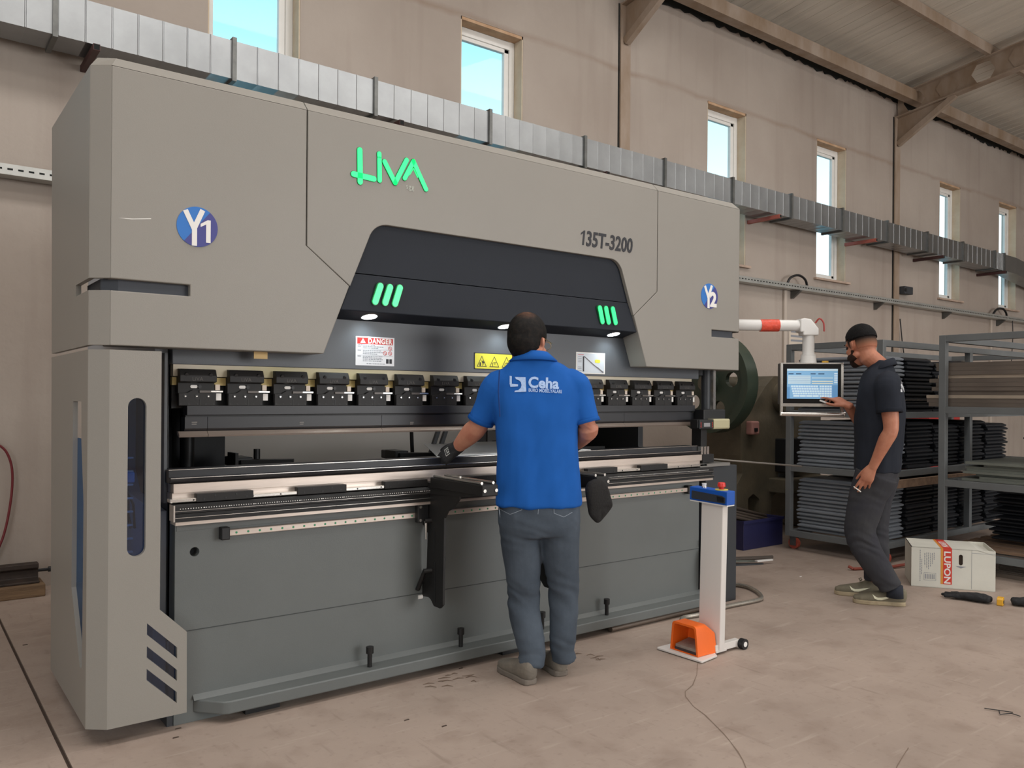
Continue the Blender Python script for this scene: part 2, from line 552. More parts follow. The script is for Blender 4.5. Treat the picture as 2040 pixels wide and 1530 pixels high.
M_glass = glass_material('window_glass', (0.95, 0.98, 0.98, 1), 0.015)
for i, (a, c) in enumerate(WIN):
    w = thing('window_%d' % (i + 1), None, None, ((a + c) / 2, YW, SILL), kind='structure')
    fy0, fy1 = YW + 0.13, YW + 0.19
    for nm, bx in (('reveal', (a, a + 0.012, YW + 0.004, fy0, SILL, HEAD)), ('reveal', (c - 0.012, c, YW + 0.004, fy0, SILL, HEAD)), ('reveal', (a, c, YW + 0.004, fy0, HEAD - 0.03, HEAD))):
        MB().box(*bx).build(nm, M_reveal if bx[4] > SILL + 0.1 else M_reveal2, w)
    MB().box(a - 0.06, c + 0.06, YW - 0.05, fy0, SILL - 0.03, SILL).build('window_sill', M_sill, w, bevel=0.004)
    for bx in ((a + 0.012, a + 0.06, fy0, fy1, SILL, HEAD), (c - 0.075, c - 0.012, fy0, fy1, SILL, HEAD), (a + 0.012, c - 0.012, fy0 + 0.002, fy1 - 0.002, SILL + 0.001, SILL + 0.06), (a + 0.012, c - 0.012, fy0 + 0.002, fy1 - 0.002, HEAD - 0.11, HEAD - 0.031)):
        MB().box(*bx).build('frame_bar', M_pvc, w, bevel=0.004)
    for bx in ((a + 0.06, a + 0.085, fy0 + 0.015, fy1, SILL + 0.06, HEAD - 0.11), (c - 0.13, c - 0.075, fy0 + 0.015, fy1, SILL + 0.06, HEAD - 0.11), (a + 0.06, c - 0.075, fy0 + 0.015, fy1, SILL + 0.06, SILL + 0.10), (a + 0.06, c - 0.075, fy0 + 0.015, fy1, HEAD - 0.15, HEAD - 0.11)):
        MB().box(*bx).build('sash_bar', M_pvc, w, bevel=0.004)
    MB().box(a + 0.06, c - 0.075, fy0 + 0.03, fy0 + 0.036, SILL + 0.06, HEAD - 0.11).build('pane', M_glass, w)
    b = MB(); hz = SILL + 0.55
    b.box(a + 0.025, a + 0.05, fy0 - 0.012, fy0, hz - 0.05, hz + 0.05); b.tube([(a + 0.037, fy0 - 0.012, hz), (a + 0.037, fy0 - 0.05, hz + 0.01), (a + 0.055, fy0 - 0.055, hz + 0.03), (a + 0.065, fy0 - 0.05, hz - 0.09)], 0.009)
    b.build('handle', M_handle, w)

# ---- steel frame: columns in the wall, castellated rafters, purlins, eave beam
M_steel = mat('painted_steel', 'a8988a', 0.65, var=0.25, scale=3, color2='8c7660', stretch=(1, 1, 0.4))
M_roof = mat('roof_panel_sheet', 'd2cabd', 0.45, var=0.10, scale=1.5, stretch=(6, 0.4, 1))
M_dark = mat('dark_void', '1c1f1e', 0.95)
bays = [-5.36, 0.57, 6.49, 12.41, 18.34, 24.2]
for k, cx in enumerate(bays):
    lab = ['far left bay', 'bay left of the press brake', 'bay above the press brake', 'bay behind the racks', 'far right bay', 'last bay'][k]
    if k in (2, 3):
        c = thing('steel_column', ['', '', 'brown stained steel column in wall above the press brake', 'brown stained steel column in wall behind the bearded man'][k], 'column', (cx, YW - 0.01, 0), group='wall columns')
        MB().box(cx - 0.075, cx + 0.075, YW - 0.035, YW - 0.02, 0, 5.72).build('flange', M_steel, c)
        MB().box(cx - 0.006, cx + 0.006, YW - 0.02, YW + 0.10, 0, 5.72).build('web', M_steel, c)
        MB().box(cx - 0.085, cx - 0.075, YW - 0.008, YW, 0, 5.72).build('gap_line', M_dark, c)
    if k in (2, 3, 4):
        r = thing('roof_rafter', ['', '', 'castellated steel rafter with brace at the top edge', 'castellated steel rafter with hexagonal holes behind racks', 'castellated rafter in the last bay at far right'][k], 'rafter', (cx, YW - 0.04, 5.7), group='roof rafters')
        yA, yB = YW - 0.03, RIDGE
        def zt(y): return 6.055 + SLOPE * (6.5 - y)
        def zb(y): return zt(y) - 0.355
        for nm, off, th in (('top_flange', 0.0, 0.016), ('bottom_flange', -0.355 + 0.016, 0.016)):
            MB().prism([(yA, zt(yA) + off - th), (yB, zt(yB) + off - th), (yB, zt(yB) + off), (yA, zt(yA) + off)], 'x', cx - 0.07, cx + 0.07).build(nm, M_steel, r)
        # web: a row of cells, each with a hexagonal hole
        b = MB(); cell, y, j = 0.497, yA, 0
        holes = []
        while y - cell > yB:
            yc = y - cell / 2; zc = (zt(yc) + zb(yc)) / 2
            hexp = [(yc + 0.165, zc), (yc + 0.085, zc + 0.135), (yc - 0.085, zc + 0.135), (yc - 0.165, zc), (yc - 0.085, zc - 0.135), (yc + 0.085, zc - 0.135)]
            rect = [(y, zc), (y, zt(y)), (y - cell, zt(y - cell)), (y - cell, zc), (y - cell, zb(y - cell)), (y, zb(y))]
            base = len(b.v)
            b.add([(cx, p[0], p[1]) for p in hexp] + [(cx, p[0], p[1]) for p in rect], [(i, (i + 1) % 6, (i + 1) % 6 + 6, i + 6) for i in range(6)])
            holes.append((yc, zc, hexp, j)); y -= cell; j += 1
        wob = b.build('web', M_steel, r)
        sm = wob.modifiers.new('thickness', 'SOLIDIFY'); sm.thickness = 0.012
        for yc, zc, hexp, j in holes:
            if j in (1, 3, 5): MB().prism(hexp, 'x', cx - 0.008, cx + 0.008).build('hexagon_plate', M_steel, r)
        p0, p1 = Vector((cx, YW - 0.04, 5.30)), Vector((cx, 5.64, zb(5.64)))
        MB().tube([p0, p1], 0.055, seg=4).build('brace', M_steel, r)
        MB().prism([(YW - 0.03, 5.32), (5.66, zb(5.66)), (YW - 0.03, zb(YW))], 'x', cx - 0.006, cx + 0.006).build('haunch_plate', M_steel, r)

roof = thing('ceiling', None, None, (0, 0, 6.2), kind='structure')
b = MB()
x = X0
while x < X1 - 0.01:
    for ya, yb in ((YW + 0.5, RIDGE), (RIDGE, YF - 0.5)):
        if ya > 0:
            MB().prism([(ya, roof_z(ya)), (yb, roof_z(yb)), (yb, roof_z(yb) + 0.06), (ya, roof_z(ya) + 0.06)], 'x', x + 0.003, x + 0.997).build('roof_panel', M_roof, roof)
    x += 1.0
b.prism([(YW + 0.5, roof_z(YW + 0.5) + 0.061), (RIDGE, roof_z(RIDGE) + 0.061), (YF - 0.5, roof_z(YF - 0.5) + 0.001), (YF - 0.5, roof_z(YF - 0.5) + 0.09), (RIDGE, roof_z(RIDGE) + 0.15), (YW + 0.5, roof_z(YW + 0.5) + 0.15)], 'x', X0 - 0.3, X1 + 0.3)
b.build('roof_deck', M_roof, roof)
# shallow ribs pressed into the panels
b = MB(); x = X0 + 0.2
while x < X1:
    if abs((x - X0) % 1.0) > 0.05:
        b.prism([(YW, roof_z(YW) - 0.004), (RIDGE, roof_z(RIDGE) - 0.004), (RIDGE, roof_z(RIDGE) + 0.002), (YW, roof_z(YW) + 0.002)], 'x', x - 0.012, x + 0.012)
    x += 0.2
b.build('panel_rib', M_roof, roof, kind='stuff')
for i, y in enumerate((5.16, 3.85, 0.9)):
    z = roof_z(y)
    p = MB().box(X0, X1, y - 0.03, y + 0.03, z - 0.15, z - 0.005).build('roof_purlin', M_steel, None)
    tag(p, ['steel roof purlin nearest the eave, crossing the hexagonal rafter', 'second steel roof purlin from the eave', 'third steel roof purlin from the eave'][i], 'purlin', 'roof purlins')
ev = MB().prism([(6.22, 5.90), (6.36, 5.90), (6.36, 5.92), (6.25, 5.92), (6.25, 6.05), (6.36, 6.05), (6.36, 6.07), (6.22, 6.07)], 'x', X0, X1).build('eave_beam', M_steel, None)
tag(ev, 'long steel eave beam along the top of the plaster wall', 'beam')
# tar-dark ragged sealing band where the wall meets the roof
random.seed(3)
b = MB(); x = X0; top, bot = [], []
while x <= X1:
    top.append(Vector((x, YW - 0.016, 6.10))); bot.append(Vector((x, YW - 0.016, 5.95 + 0.02 * math.sin(x * 2.3) + random.uniform(-0.035, 0.03)))); x += random.uniform(0.03, 0.12)
n = len(top)
b.add(top + bot, [(i, i + n, i + n + 1, i + 1) for i in range(n - 1)])
sb = b.build('sealing_band', M_dark, None)
sb.modifiers.new('thickness', 'SOLIDIFY').thickness = 0.012
tag(sb, 'ragged black sealing band under the eave', 'sealant')
tag(MB().box(X0, X1, YW + WT, YW + 0.9, 5.9, 6.35).build('trim_1', M_dark, None), kind='structure')
yard = MB().box(-60, 80, -80, 80, -0.4, -0.31).build('yard_ground', mat('yard_soil', 'b8ab98', 0.95, var=0.2, scale=0.6), None)
tag(yard, kind='structure')
# ================================================================ the press brake
def plate2d(outer, holes, th):
    """flat plate with holes: (verts, faces), local x,y outline, z from -th to 0"""
    cu = bpy.data.curves.new('plate', 'CURVE'); cu.dimensions = '2D'; cu.fill_mode = 'BOTH'; cu.extrude = th / 2
    for poly in [outer] + list(holes):
        s = cu.splines.new('POLY'); s.points.add(len(poly) - 1); s.use_cyclic_u = True
        for q, p in zip(s.points, poly): q.co = (p[0], p[1], 0, 1)
    o = bpy.data.objects.new('plate_source', cu); col.objects.link(o)
    dg = bpy.context.evaluated_depsgraph_get()
    me = bpy.data.meshes.new_from_object(o.evaluated_get(dg))
    bm = bmesh.new(); bm.from_mesh(me)
    bmesh.ops.remove_doubles(bm, verts=bm.verts, dist=1e-5)
    bmesh.ops.dissolve_limit(bm, angle_limit=0.01, verts=bm.verts, edges=bm.edges)
    bm.normal_update()
    bmesh.ops.recalc_face_normals(bm, faces=bm.faces)
    bm.verts.index_update()
    vs = [Vector((v.co.x, v.co.y, v.co.z - th / 2)) for v in bm.verts]
    fs = [tuple(v.index for v in f.verts) for f in bm.faces]
    bm.free()
    bpy.data.objects.remove(o); bpy.data.curves.remove(cu); bpy.data.meshes.remove(me)
    return vs, fs


def front_plate(outer, holes, y, th):
    """plate facing the viewer side (-Y): outline in (X, Z), front at y, thickness th backwards"""
    vs, fs = plate2d(outer, holes, th)
    return MB().add([Vector((v.x, y - v.z, v.y)) for v in vs], fs)


def side_plate(outer, holes, x, th):
    """plate facing -X: outline in (Y, Z), face at x, thickness th towards +X"""
    vs, fs = plate2d([(-p[0], p[1]) for p in outer], [[(-p[0], p[1]) for p in h] for h in holes], th)
    return MB().add([Vector((x - v.z, -v.x, v.y)) for v in vs], fs)


M_cover = mat('cover_paint', '8e8a83', 0.42, var=0.025, scale=1.2, bump=0.06, bscale=350, spec=0.4)
M_bed = mat('bed_paint', '636766', 0.45, var=0.05, scale=2.5, bump=0.05, bscale=300)
M_ram = mat('ram_paint', '4b4f55', 0.42, var=0.05, scale=3, bump=0.05, bscale=300)
M_fascia = mat('fascia_paint', '1d222b', 0.55, var=0.04, scale=3, bump=0.08, bscale=400, spec=0.25)
M_slot = mat('slot_dark', '3a3e46', 0.55)
M_black = mat('black_oxide', '1c1b1b', 0.5, var=0.12, scale=9, spec=0.35)
M_black2 = mat('tool_steel_dark', '1b1c21', 0.38, var=0.25, scale=5, stretch=(0.6, 1, 3))
M_blk = mat('satin_black', '151618', 0.45)
M_ground = mat('ground_steel', 'c9bcb2', 0.32, 0.55, var=0.08, scale=14, stretch=(0.4, 4, 4))
M_bright = mat('bright_steel', 'd5d2cd', 0.22, 0.9)
M_frame = mat('frame_grey', '35383c', 0.5)
M_led = mat('lamp_lens', (0.85, 0.97, 1.0, 1), 0.3, emit=9.0)
M_green = mat('green_lens', (0.02, 0.80, 0.22, 1), 0.3, emit=0.85)
M_green_edge = mat('green_lens_edge', '0f6b36', 0.4)
M_white = mat('white_print', 'e8e6e2', 0.5)
M_paper = mat('sign_white', 'd9dade', 0.45)
M_red = mat('sign_red', 'bd1f1a', 0.5)
M_ink = mat('ink_black', '23242a', 0.6)
M_inkgrey = mat('ink_grey', '8d9097', 0.6)
M_yellow = mat('sign_yellow', 'e8e03a', 0.5)
M_blueA = mat('badge_blue', '1f6fc0', 0.45)
M_blueB = mat('badge_violet', '3a3c86', 0.45)
M_brass = mat('brass_strip', 'a89a5c', 0.5, 0.2, color2='c9b27a', scale=6)
M_tint = glass_material('blue_acrylic', (0.42, 0.58, 0.82, 1), 0.08)

YC = 3.416
mach = thing('press_brake', 'large grey press brake machine with green lit logo', 'machine', (2.55, 3.9, 0))

# ---- upper covers
def edgeL(z): return 1.539 + (z - 1.534) * 0.4046
def edgeR(z): return 3.609 - (z - 1.528) * 0.3772
ZT, ZB, S0, S1 = 2.604, 1.535, 1.745, 1.791
TH = 0.137
zl, zr = 1.847, 1.834
left_outline = [(0.666, S1), (0.666, ZT), (1.452, ZT), (1.452, 2.008), (edgeL(zl) - 0.004, zl), (edgeL(ZB), ZB), (0.666, ZB), (0.666, S0), (0.961, S0), (0.961, S1)]
front_plate(left_outline, [], YC, TH).build('upper_cover', M_cover, mach, bevel=0.004)
tl, tr = edgeL(2.150), edgeR(2.150)
cen = [(1.457, ZT), (1.457, 2.006), (edgeL(zl) + 0.002, zl + 0.004)]
trap = rounded([(edgeL(zl), zl), (tl, 2.150), (tr, 2.150), (edgeR(zr), zr)], [0, 0.10, 0.10, 0], 8)
cen = [(1.457, ZT), (1.457, 2.006)] + trap + [(3.692, 1.992), (3.692, ZT)]
front_plate(cen, [], YC, TH).build('centre_cover', M_cover, mach, bevel=0.003)
right_outline = [(3.697, ZT), (4.484, ZT), (4.484, S1), (4.206, S1), (4.206, S0), (4.484, S0), (4.484, ZB), (edgeR(ZB), ZB), (edgeR(zr) + 0.003, zr), (3.697, 1.992)]
front_plate(right_outline, [], YC, TH).build('upper_cover', M_cover, mach, bevel=0.004)
# corner chamfer and side plates of the upper covers
for sx, xf, xs in ((0, 0.666, 0.601), (1, 4.484, 4.549)):
    b = MB()
    for z0, z1 in ((ZB, S0), (S1, ZT)):
        sg = 1 if sx == 0 else -1
        pts = [(xf, YC), (xs, 3.47), (xs + sg * 0.02, 3.476), (xf + sg * 0.004, 3.44)]
        b.prism(pts, 'z', z0, z1)
    b.build('corner_cover', M_cover, mach, bevel=0.002)
    so = [(3.47, ZB), (3.47, S0), (3.742, S0), (3.742, S1), (3.47, S1), (3.47, ZT), (4.40, ZT), (4.36, ZB)]
    if sx == 0:
        side_plate(so, [], xs, 0.02).build('side_cover', M_cover, mach)
    else:
        side_plate(so, [], xs - 0.02, 0.02).build('side_cover', M_cover, mach)
    # recess backing behind the grip slots
    b = MB()
    if sx == 0:
        b.prism([(0.70, YC + 0.03), (0.645, 3.485), (0.645, 3.75), (0.66, 3.75), (0.66, 3.50), (0.705, YC + 0.045), (0.961, YC + 0.045), (0.961, YC + 0.03)], 'z', S0 - 0.002, S1 + 0.002)
    else:
        b.prism([(4.206, YC + 0.03), (4.45, YC + 0.03), (4.505, 3.485), (4.505, 3.75), (4.49, 3.75), (4.49, 3.50), (4.445, YC + 0.045), (4.206, YC + 0.045)], 'z', S0 - 0.002, S1 + 0.002)
    b.build('grip_recess', M_slot, mach)
# top caps with sloping front edge
for xa, xb, ca, cb in ((0.601, 1.452, 1, 0), (1.457, 3.692, 0, 0), (3.697, 4.549, 0, 1)):
    lo = [(xa, 4.40), (xa, 3.47 if ca else YC)] + ([(0.666, YC)] if ca else []) + ([(4.484, YC)] if cb else []) + [(xb, 3.47 if cb else YC), (xb, 4.40)]
    hi = [(xa + 0.03 * ca, 4.37), (xa + 0.03 * ca, 3.50 if ca else YC + 0.045)] + ([(0.69, YC + 0.045)] if ca else []) + ([(4.46, YC + 0.045)] if cb else []) + [(xb - 0.03 * cb, 3.50 if cb else YC + 0.045), (xb - 0.03 * cb, 4.37)]
    MB().rings([[Vector((p[0], p[1], ZT)) for p in lo], [Vector((p[0], p[1], ZT + 0.046)) for p in hi]]).build('top_cover', M_cover, mach)

# ---- lower cover (leg) with windows
rod = 0.031
slot = capsule2((0.7655, 1.30), (0.7655, 0.75), 0.0335, 10)
par = lambda z: [(0.807, z), (0.921, z - 0.115), (0.921, z - 0.159), (0.807, z - 0.045)]
low = [(0.666, 0.066), (0.666, 1.518), (0.854, 1.518), (0.854, 0.497), (0.958, 0.392), (0.960, 0.066)]
front_plate(low, [slot, par(0.450), par(0.360), par(0.271)], YC, 0.022).build('lower_cover', M_cover, mach)
MB().prism([(0.666, YC), (0.601, 3.47), (0.623, 3.48), (0.672, YC + 0.022)], 'z', 0.066, 1.518).build('corner_cover', M_cover, mach)
sw = rounded([(3.785, 1.318), (3.60, 1.318), (3.595, 1.167), (3.54, 0.92), (3.548, 0.28), (3.592, 0.268), (3.79, 0.548)], 0.008)
side_plate([(3.47, 0.066), (3.47, 1.518), (4.36, 1.518), (4.32, 0.066)], [sw], 0.601, 0.018).build('side_cover', M_cover, mach)
MB().box(0.725, 0.806, YC + 0.023, YC + 0.027, 0.70, 1.35).build('window_pane', M_tint, mach)
for z in (0.450, 0.360, 0.271):
    MB().prism([(0.802, z + 0.008), (0.926, z - 0.117), (0.926, z - 0.167), (0.802, z - 0.043)], 'y', YC + 0.023, YC + 0.027).build('vent_pane', M_tint, mach)
MB().box(0.620, 0.624, 3.53, 3.80, 0.26, 1.165).build('window_pane', M_tint, mach)
for k in range(9):
    MB().box(0.735, 0.772, 3.50, 3.52, 1.092 - k * 0.0535, 1.098 - k * 0.0535).build('vent_light_bar', M_white, mach)  # white bars stand for light coming through vent slots
MB().box(0.735, 0.80, 3.60, 3.75, 0.985, 1.03).build('valve_block', mat('valve_blue', '2a6fa8', 0.4), mach, bevel=0.006)
MB().tube([(0.75, 3.6, 0.98), (0.77, 3.58, 0.92), (0.775, 3.6, 0.85), (0.79, 3.62, 0.80)], 0.006).build('cable', M_blk, mach)
MB().tube([(0.76, 3.6, 0.98), (0.79, 3.58, 0.90), (0.80, 3.6, 0.80)], 0.005).build('cable', M_blk, mach)

# ---- C-frames, ram, rear panel
def c_frame(x0, x1):
    out = [(3.60, 0.0), (3.60, 0.86), (4.05, 0.90), (4.15, 1.0), (4.15, 1.35), (4.05, 1.45), (3.60, 1.50), (3.60, 2.55), (4.85, 2.55), (5.05, 2.3), (5.05, 0.0)]
    return MB().prism(out, 'x', x0, x1)


c_frame(0.872, 0.925).build('side_frame', mat('frame_side_lit', 'a4a8ae', 0.5), mach, bevel=0.003)  # paler than the other frame: light inside the leg is painted in
MB().box(0.926, 0.929, 3.60, 4.4, 0.0, 1.6).build('frame_liner', M_frame, mach)
c_frame(4.30, 4.35).build('side_frame', M_frame, mach, bevel=0.003)
MB().box(0.90, 0.912, 3.553, 3.60, 0.9, 1.52).build('frame_edge', mat('frame_edge_lit', '56595c', 0.5), mach)  # lit edge of the frame, its brightness put into the grey
MB().box(0.93, 4.245, 3.553, 3.63, 1.474, 1.98).build('ram', M_ram, mach, bevel=0.003)
MB().box(0.94, 4.24, 3.63, 3.70, 1.30, 2.5).build('ram_core', M_frame, mach)
ra, rb = at(408, 900, Y=4.75).x, at(960, 900, Y=4.75).x
MB().box(at(408, 900, Y=5.2).x, 3.75, 5.20, 5.22, 0.10, 1.55).build('rear_sheet', mat('rear_brightener', 'dedad3', 0.6), mach)  # added pale sheet, brightens the strip of wall behind the tool gap
MB().box(rb + 0.004, 4.30, 4.80, 4.84, 0.10, 1.60).build('rear_sheet', mat('rear_dark', '4d4a48', 0.55), mach)
MB().box(0.925, ra, 4.40, 4.45, 0.12, 1.9).build('rear_frame', M_frame, mach)
for k in range(3):
    MB().cyl((0.98 + k * 0.11, 4.30, 0.12), (0.98 + k * 0.11, 4.30, 1.7), 0.035).build('guide_post', M_blk, mach, smooth=40)
# cables and struts seen behind the tool gap
b = MB()
p0 = at(818, 858, Y=4.4); p1 = at(822, 897, Y=4.4); b.tube([p0 + Vector((0, 0, .1)), p1 - Vector((0, 0, .05))], 0.012)
b.build('rear_post', M_blk, mach)
for xx in (868, 883):
    q0 = at(xx + 6, 855, Y=4.45); q1 = at(xx - 4, 885, Y=4.45)
    MB().tube([q0 + (q0 - q1) * 0.6, q1 - (q0 - q1) * 0.6], 0.017, seg=4).build('rear_strut', M_frame, mach)

# ---- fascia with lamps
fa = front_plate(rounded([(edgeL(1.915), 1.915), (tl + 0.0, 2.150), (tr, 2.150), (edgeR(1.911), 1.911)], [0, 0.10, 0.10, 0], 8), [], YC + 0.022, 0.05)
fa.build('fascia', M_fascia, mach)
b = MB()
xa0, xa1, xb0, xb1 = edgeL(1.911), edgeR(1.908), edgeL(1.738), edgeR(1.738)
b.add([(xa0, YC + 0.020, 1.911), (xa1, YC + 0.020, 1.908), (xb1, YC + 0.008, 1.738), (xb0, YC + 0.008, 1.738), (xa0, 3.552, 1.911), (xa1, 3.552, 1.908), (xb1, 3.552, 1.706), (xb0, 3.552, 1.706)],
      [(0, 3, 2, 1), (4, 5, 6, 7), (0, 1, 5, 4), (1, 2, 6, 5), (2, 3, 7, 6), (3, 0, 4, 7)])
b.build('lamp_housing', M_fascia, mach, bevel=0.004)
for k, lx in enumerate((1.80, 2.60, 3.40)):
    LN = Vector((0, -0.25, -1)).normalized(); LC = Vector((lx, 3.488, 1.7225))
    lp = MB().cyl(LC, LC + LN * 0.0025, 0.036, 20).build('work_lamp', M_led, mach, smooth=40)
    MB().tube([LC + Vector((0.039 * math.cos(a * PI / 10), 0.039 * math.sin(a * PI / 10), -0.0097 * math.sin(a * PI / 10))) for a in range(21)], 0.003, 6).build('lamp_ring', M_bright, lp)
    l = bpy.data.lights.new('work_lamp_light', 'SPOT'); l.energy, l.color, l.spot_size, l.spot_blend, l.shadow_soft_size = 2.3, (0.86, 0.98, 1.0), math.radians(150), 0.8, 0.03
    lo = bpy.data.objects.new('work_lamp_light', l); col.objects.link(lo); lo.location = (lx, 3.486, 1.712); lo.parent = mach; lo.location = Vector(lo.location) - mach.location
for pts in ([(222, 205, 192, 295), (278, 212, 250, 300), (335, 215, 307, 307)], [(1495, 332, 1510, 410), (1531, 335, 1546, 413), (1570, 338, 1586, 416)]):
    for x0_, y0_, x1_, y1_ in pts:
        a_, c_ = at(680 + x0_ / 2.914, 500 + y0_ / 2.914, Y=YC + 0.012), at(680 + x1_ / 2.914, 500 + y1_ / 2.914, Y=YC + 0.012)
        g = MB().prism(capsule2((a_.x, a_.z), (c_.x, c_.z), 0.0145, 8), 'y', YC + 0.001, YC + 0.016).build('status_light', M_green, mach)
        MB().prism(capsule2((a_.x, a_.z), (c_.x, c_.z), 0.018, 8), 'y', YC + 0.004, YC + 0.016).build('light_rim', M_green_edge, g)

# ---- lit logo
def lp_(x, y): p = at(680 + x / 10.2, 270 + y / 10.2, Y=YC); return (p.x, p.z)
def stroke(name, segs, r, m=M_green, y0=YC - 0.006, y1=YC + 0.001):
    b = MB()
    for (p, q) in segs: b.prism(capsule2(lp_(*p), lp_(*q), r, 8), 'y', y0, y1)
    o = b.build(name, m, mach)
    b2 = MB()
    for (p, q) in segs: b2.prism(capsule2(lp_(*p), lp_(*q), r + 0.0022, 8), 'y', y0 + 0.003, y1)
    b2.build('letter_rim', M_green_edge, o)
stroke('logo_letter', [((367, 300), (375, 945)), ((240, 785), (655, 885))], 0.0125)
stroke('logo_letter', [((765, 480), (770, 915)), ], 0.0105)
stroke('logo_letter', [((762, 375), (764, 425))], 0.0105)
stroke('logo_letter', [((870, 535), (1085, 965)), ((1085, 965), (1318, 505))], 0.0112)
stroke('logo_letter', [((1280, 870), (1457, 530)), ((1457, 530), (1712, 1095))], 0.0108)
b = MB(); b.prism(capsule2(lp_(1380, 800), lp_(1460, 670), 0.0018), 'y', YC - 0.004, YC); b.prism(capsule2(lp_(1460, 670), lp_(1545, 850), 0.0018), 'y', YC - 0.004, YC)
b.build('logo_line', M_green, mach)
p = at(680 + 1310 / 10.2, 270 + 1075 / 10.2, Y=YC - 0.001); q = at(680 + 1640 / 10.2, 270 + 1150 / 10.2, Y=YC - 0.001)
lettering('embossed_letters', 'sgg', 0.034, frame_m(p, (1, 0, 0), (0, 0, 1)), mat('emboss_grey', 'b4b8ae', 0.35), mach, 0.001, spacing=1.1)

# ---- Y badges, type plate lettering, scratch
def one_glyph(x, z, h, w, y, th=0.0012):
    """numeral 1 with a flag, lower left corner at x, z"""
    return MB().prism([(x + w * 0.55, z), (x + w, z), (x + w, z + h), (x + w * 0.70, z + h), (x, z + h * 0.80), (x, z + h * 0.66), (x + w * 0.55, z + h * 0.80)], 'y', y - th, y)


def badge(cx, cz, digit):
    R = 0.081
    d = MB().cyl((cx, YC - 0.0025, cz), (cx, YC + 0.001, cz), R, 40).build('badge', M_blueA, mach)
    arc = [(cx + R * 0.995 * math.cos(a), cz + R * 0.995 * math.sin(a)) for a in [math.radians(52 - k * 182 / 24) for k in range(25)]]
    MB().prism(arc, 'y', YC - 0.0034, YC - 0.0024).build('badge_half', M_blueB, d)
    b = MB()
    def bar(p, q, w):
        p, q = Vector(p), Vector(q); t = (q - p).normalized(); n = Vector((-t.y, t.x)) * w / 2
        e_ = 0.0002 * len(b.v) / 8; b.prism([tuple(p - n), tuple(q - n), tuple(q + n), tuple(p + n)], 'y', YC - 0.0046 - e_, YC - 0.003 - e_)
    k = R / 0.081
    bar((cx - 0.048, cz + 0.062), (cx - 0.012, cz - 0.012), 0.020); bar((cx + 0.020, cz + 0.070), (cx - 0.012, cz - 0.005), 0.020)
    bar((cx - 0.012, cz + 0.0), (cx - 0.012, cz - 0.078), 0.020)
    b.build('badge_letter', M_white, d)
    if digit == '1': one_glyph(cx + 0.012, cz - 0.060, 0.092, 0.040, YC - 0.0034).build('badge_digit', M_white, d)
    else: lettering('badge_digit', digit, 0.125, frame_m((cx + (0.010 if digit == '1' else 0.004), YC - 0.0038, cz - 0.062), (1, 0, 0), (0, 0, 1)), M_white, d, 0.0008, bold=0.006)


badge(0.987, 2.028, '1'); badge(4.179, 2.003, '2')
tp = at(1153, 488, Y=YC - 0.001)
tq = at(1154, 487, Y=YC)
ob1 = one_glyph(tq.x + 0.004, tq.z, 0.083, 0.030, YC)
for v_ in ob1.v: v_.x += (v_.z - tq.z) * 0.12
ob1.build('type_lettering', M_ink, mach)
lettering('type_lettering', '35T-3200', 0.118, frame_m((tq.x + 0.046, YC - 0.0012, at(1154, 487, Y=YC).z), (1, 0, 0), (0, 0, 1)), M_ink, mach, 0.001, bold=0.003, shear=0.12, xscale=0.80)
MB().prism([(p.x, p.z) for p in (at(236, 434, Y=YC), at(265, 435.5, Y=YC), at(301, 435, Y=YC), at(301, 436.4, Y=YC), at(262, 437, Y=YC))], 'y', YC - 0.0006, YC + 0.0002).build('scratch', M_white, mach)

# ---- signs on the ram
YR = 3.553
def quad_sign(x0, x1, z0, z1, y, th=0.002): return MB().box(x0, x1, y - th, y, z0, z1)
dg = quad_sign(1.762, 1.970, 1.494, 1.633, YR).build('danger_sign', M_paper, mach)
quad_sign(1.770, 1.962, 1.597, 1.627, YR - 0.002, 0.0006).build('red_band', M_red, dg)
lettering('danger_word', 'DANGER', 0.034, frame_m((1.826, YR - 0.0028, 1.601), (1, 0, 0), (0, 0, 1)), M_white, dg, 0.0004, bold=0.0012, xscale=0.88, spacing=1.12)
MB().prism([(1.786, 1.602), (1.814, 1.602), (1.800, 1.624)], 'y', YR - 0.0032, YR - 0.002).build('warning_triangle', M_white, dg)
MB().box(1.799, 1.801, YR - 0.0036, YR - 0.003, 1.606, 1.617).build('warning_mark', M_red, dg)
random.seed(11)
for z, n_, x0_ in ((1.590, 1, 1.775), (1.583, 1, 1.80), (1.576, 1, 1.80), (1.564, 1, 1.80), (1.556, 1, 1.80), (1.548, 1, 1.80), (1.536, 1, 1.80), (1.529, 1, 1.80), (1.522, 1, 1.80), (1.514, 1, 1.80), (1.501, 1, 1.82)):
    b = MB(); x = x0_; end = x0_ + random.uniform(0.07, 0.11)
    while x < end:
        w_ = random.uniform(0.004, 0.013); b.box(x, x + w_, YR - 0.0026, YR - 0.002, z, z + 0.0042); x += w_ + 0.0025
    b.build('text_line', M_inkgrey, dg)
for z in (1.583, 1.564, 1.536):
    MB().box(1.772, 1.79, YR - 0.0026, YR - 0.002, z, z + 0.0042).build('text_word', M_inkgrey, dg)
for z in (1.571, 1.542): MB().box(1.77, 1.962, YR - 0.0026, YR - 0.002, z, z + 0.0012).build('rule_line', M_inkgrey, dg)
for cx_, cz_ in ((1.946, 1.580), (1.918, 1.556), (1.946, 1.556)):
    b = MB(); b.tube([(cx_ + 0.009 * math.cos(a * PI / 8), YR - 0.0026, cz_ + 0.009 * math.sin(a * PI / 8)) for a in range(17)], 0.0013, 4); b.tube([(cx_ - 0.006, YR - 0.0026, cz_ + 0.006), (cx_ + 0.006, YR - 0.0026, cz_ - 0.006)], 0.0011, 4)
    b.build('prohibition_mark', M_red, dg)
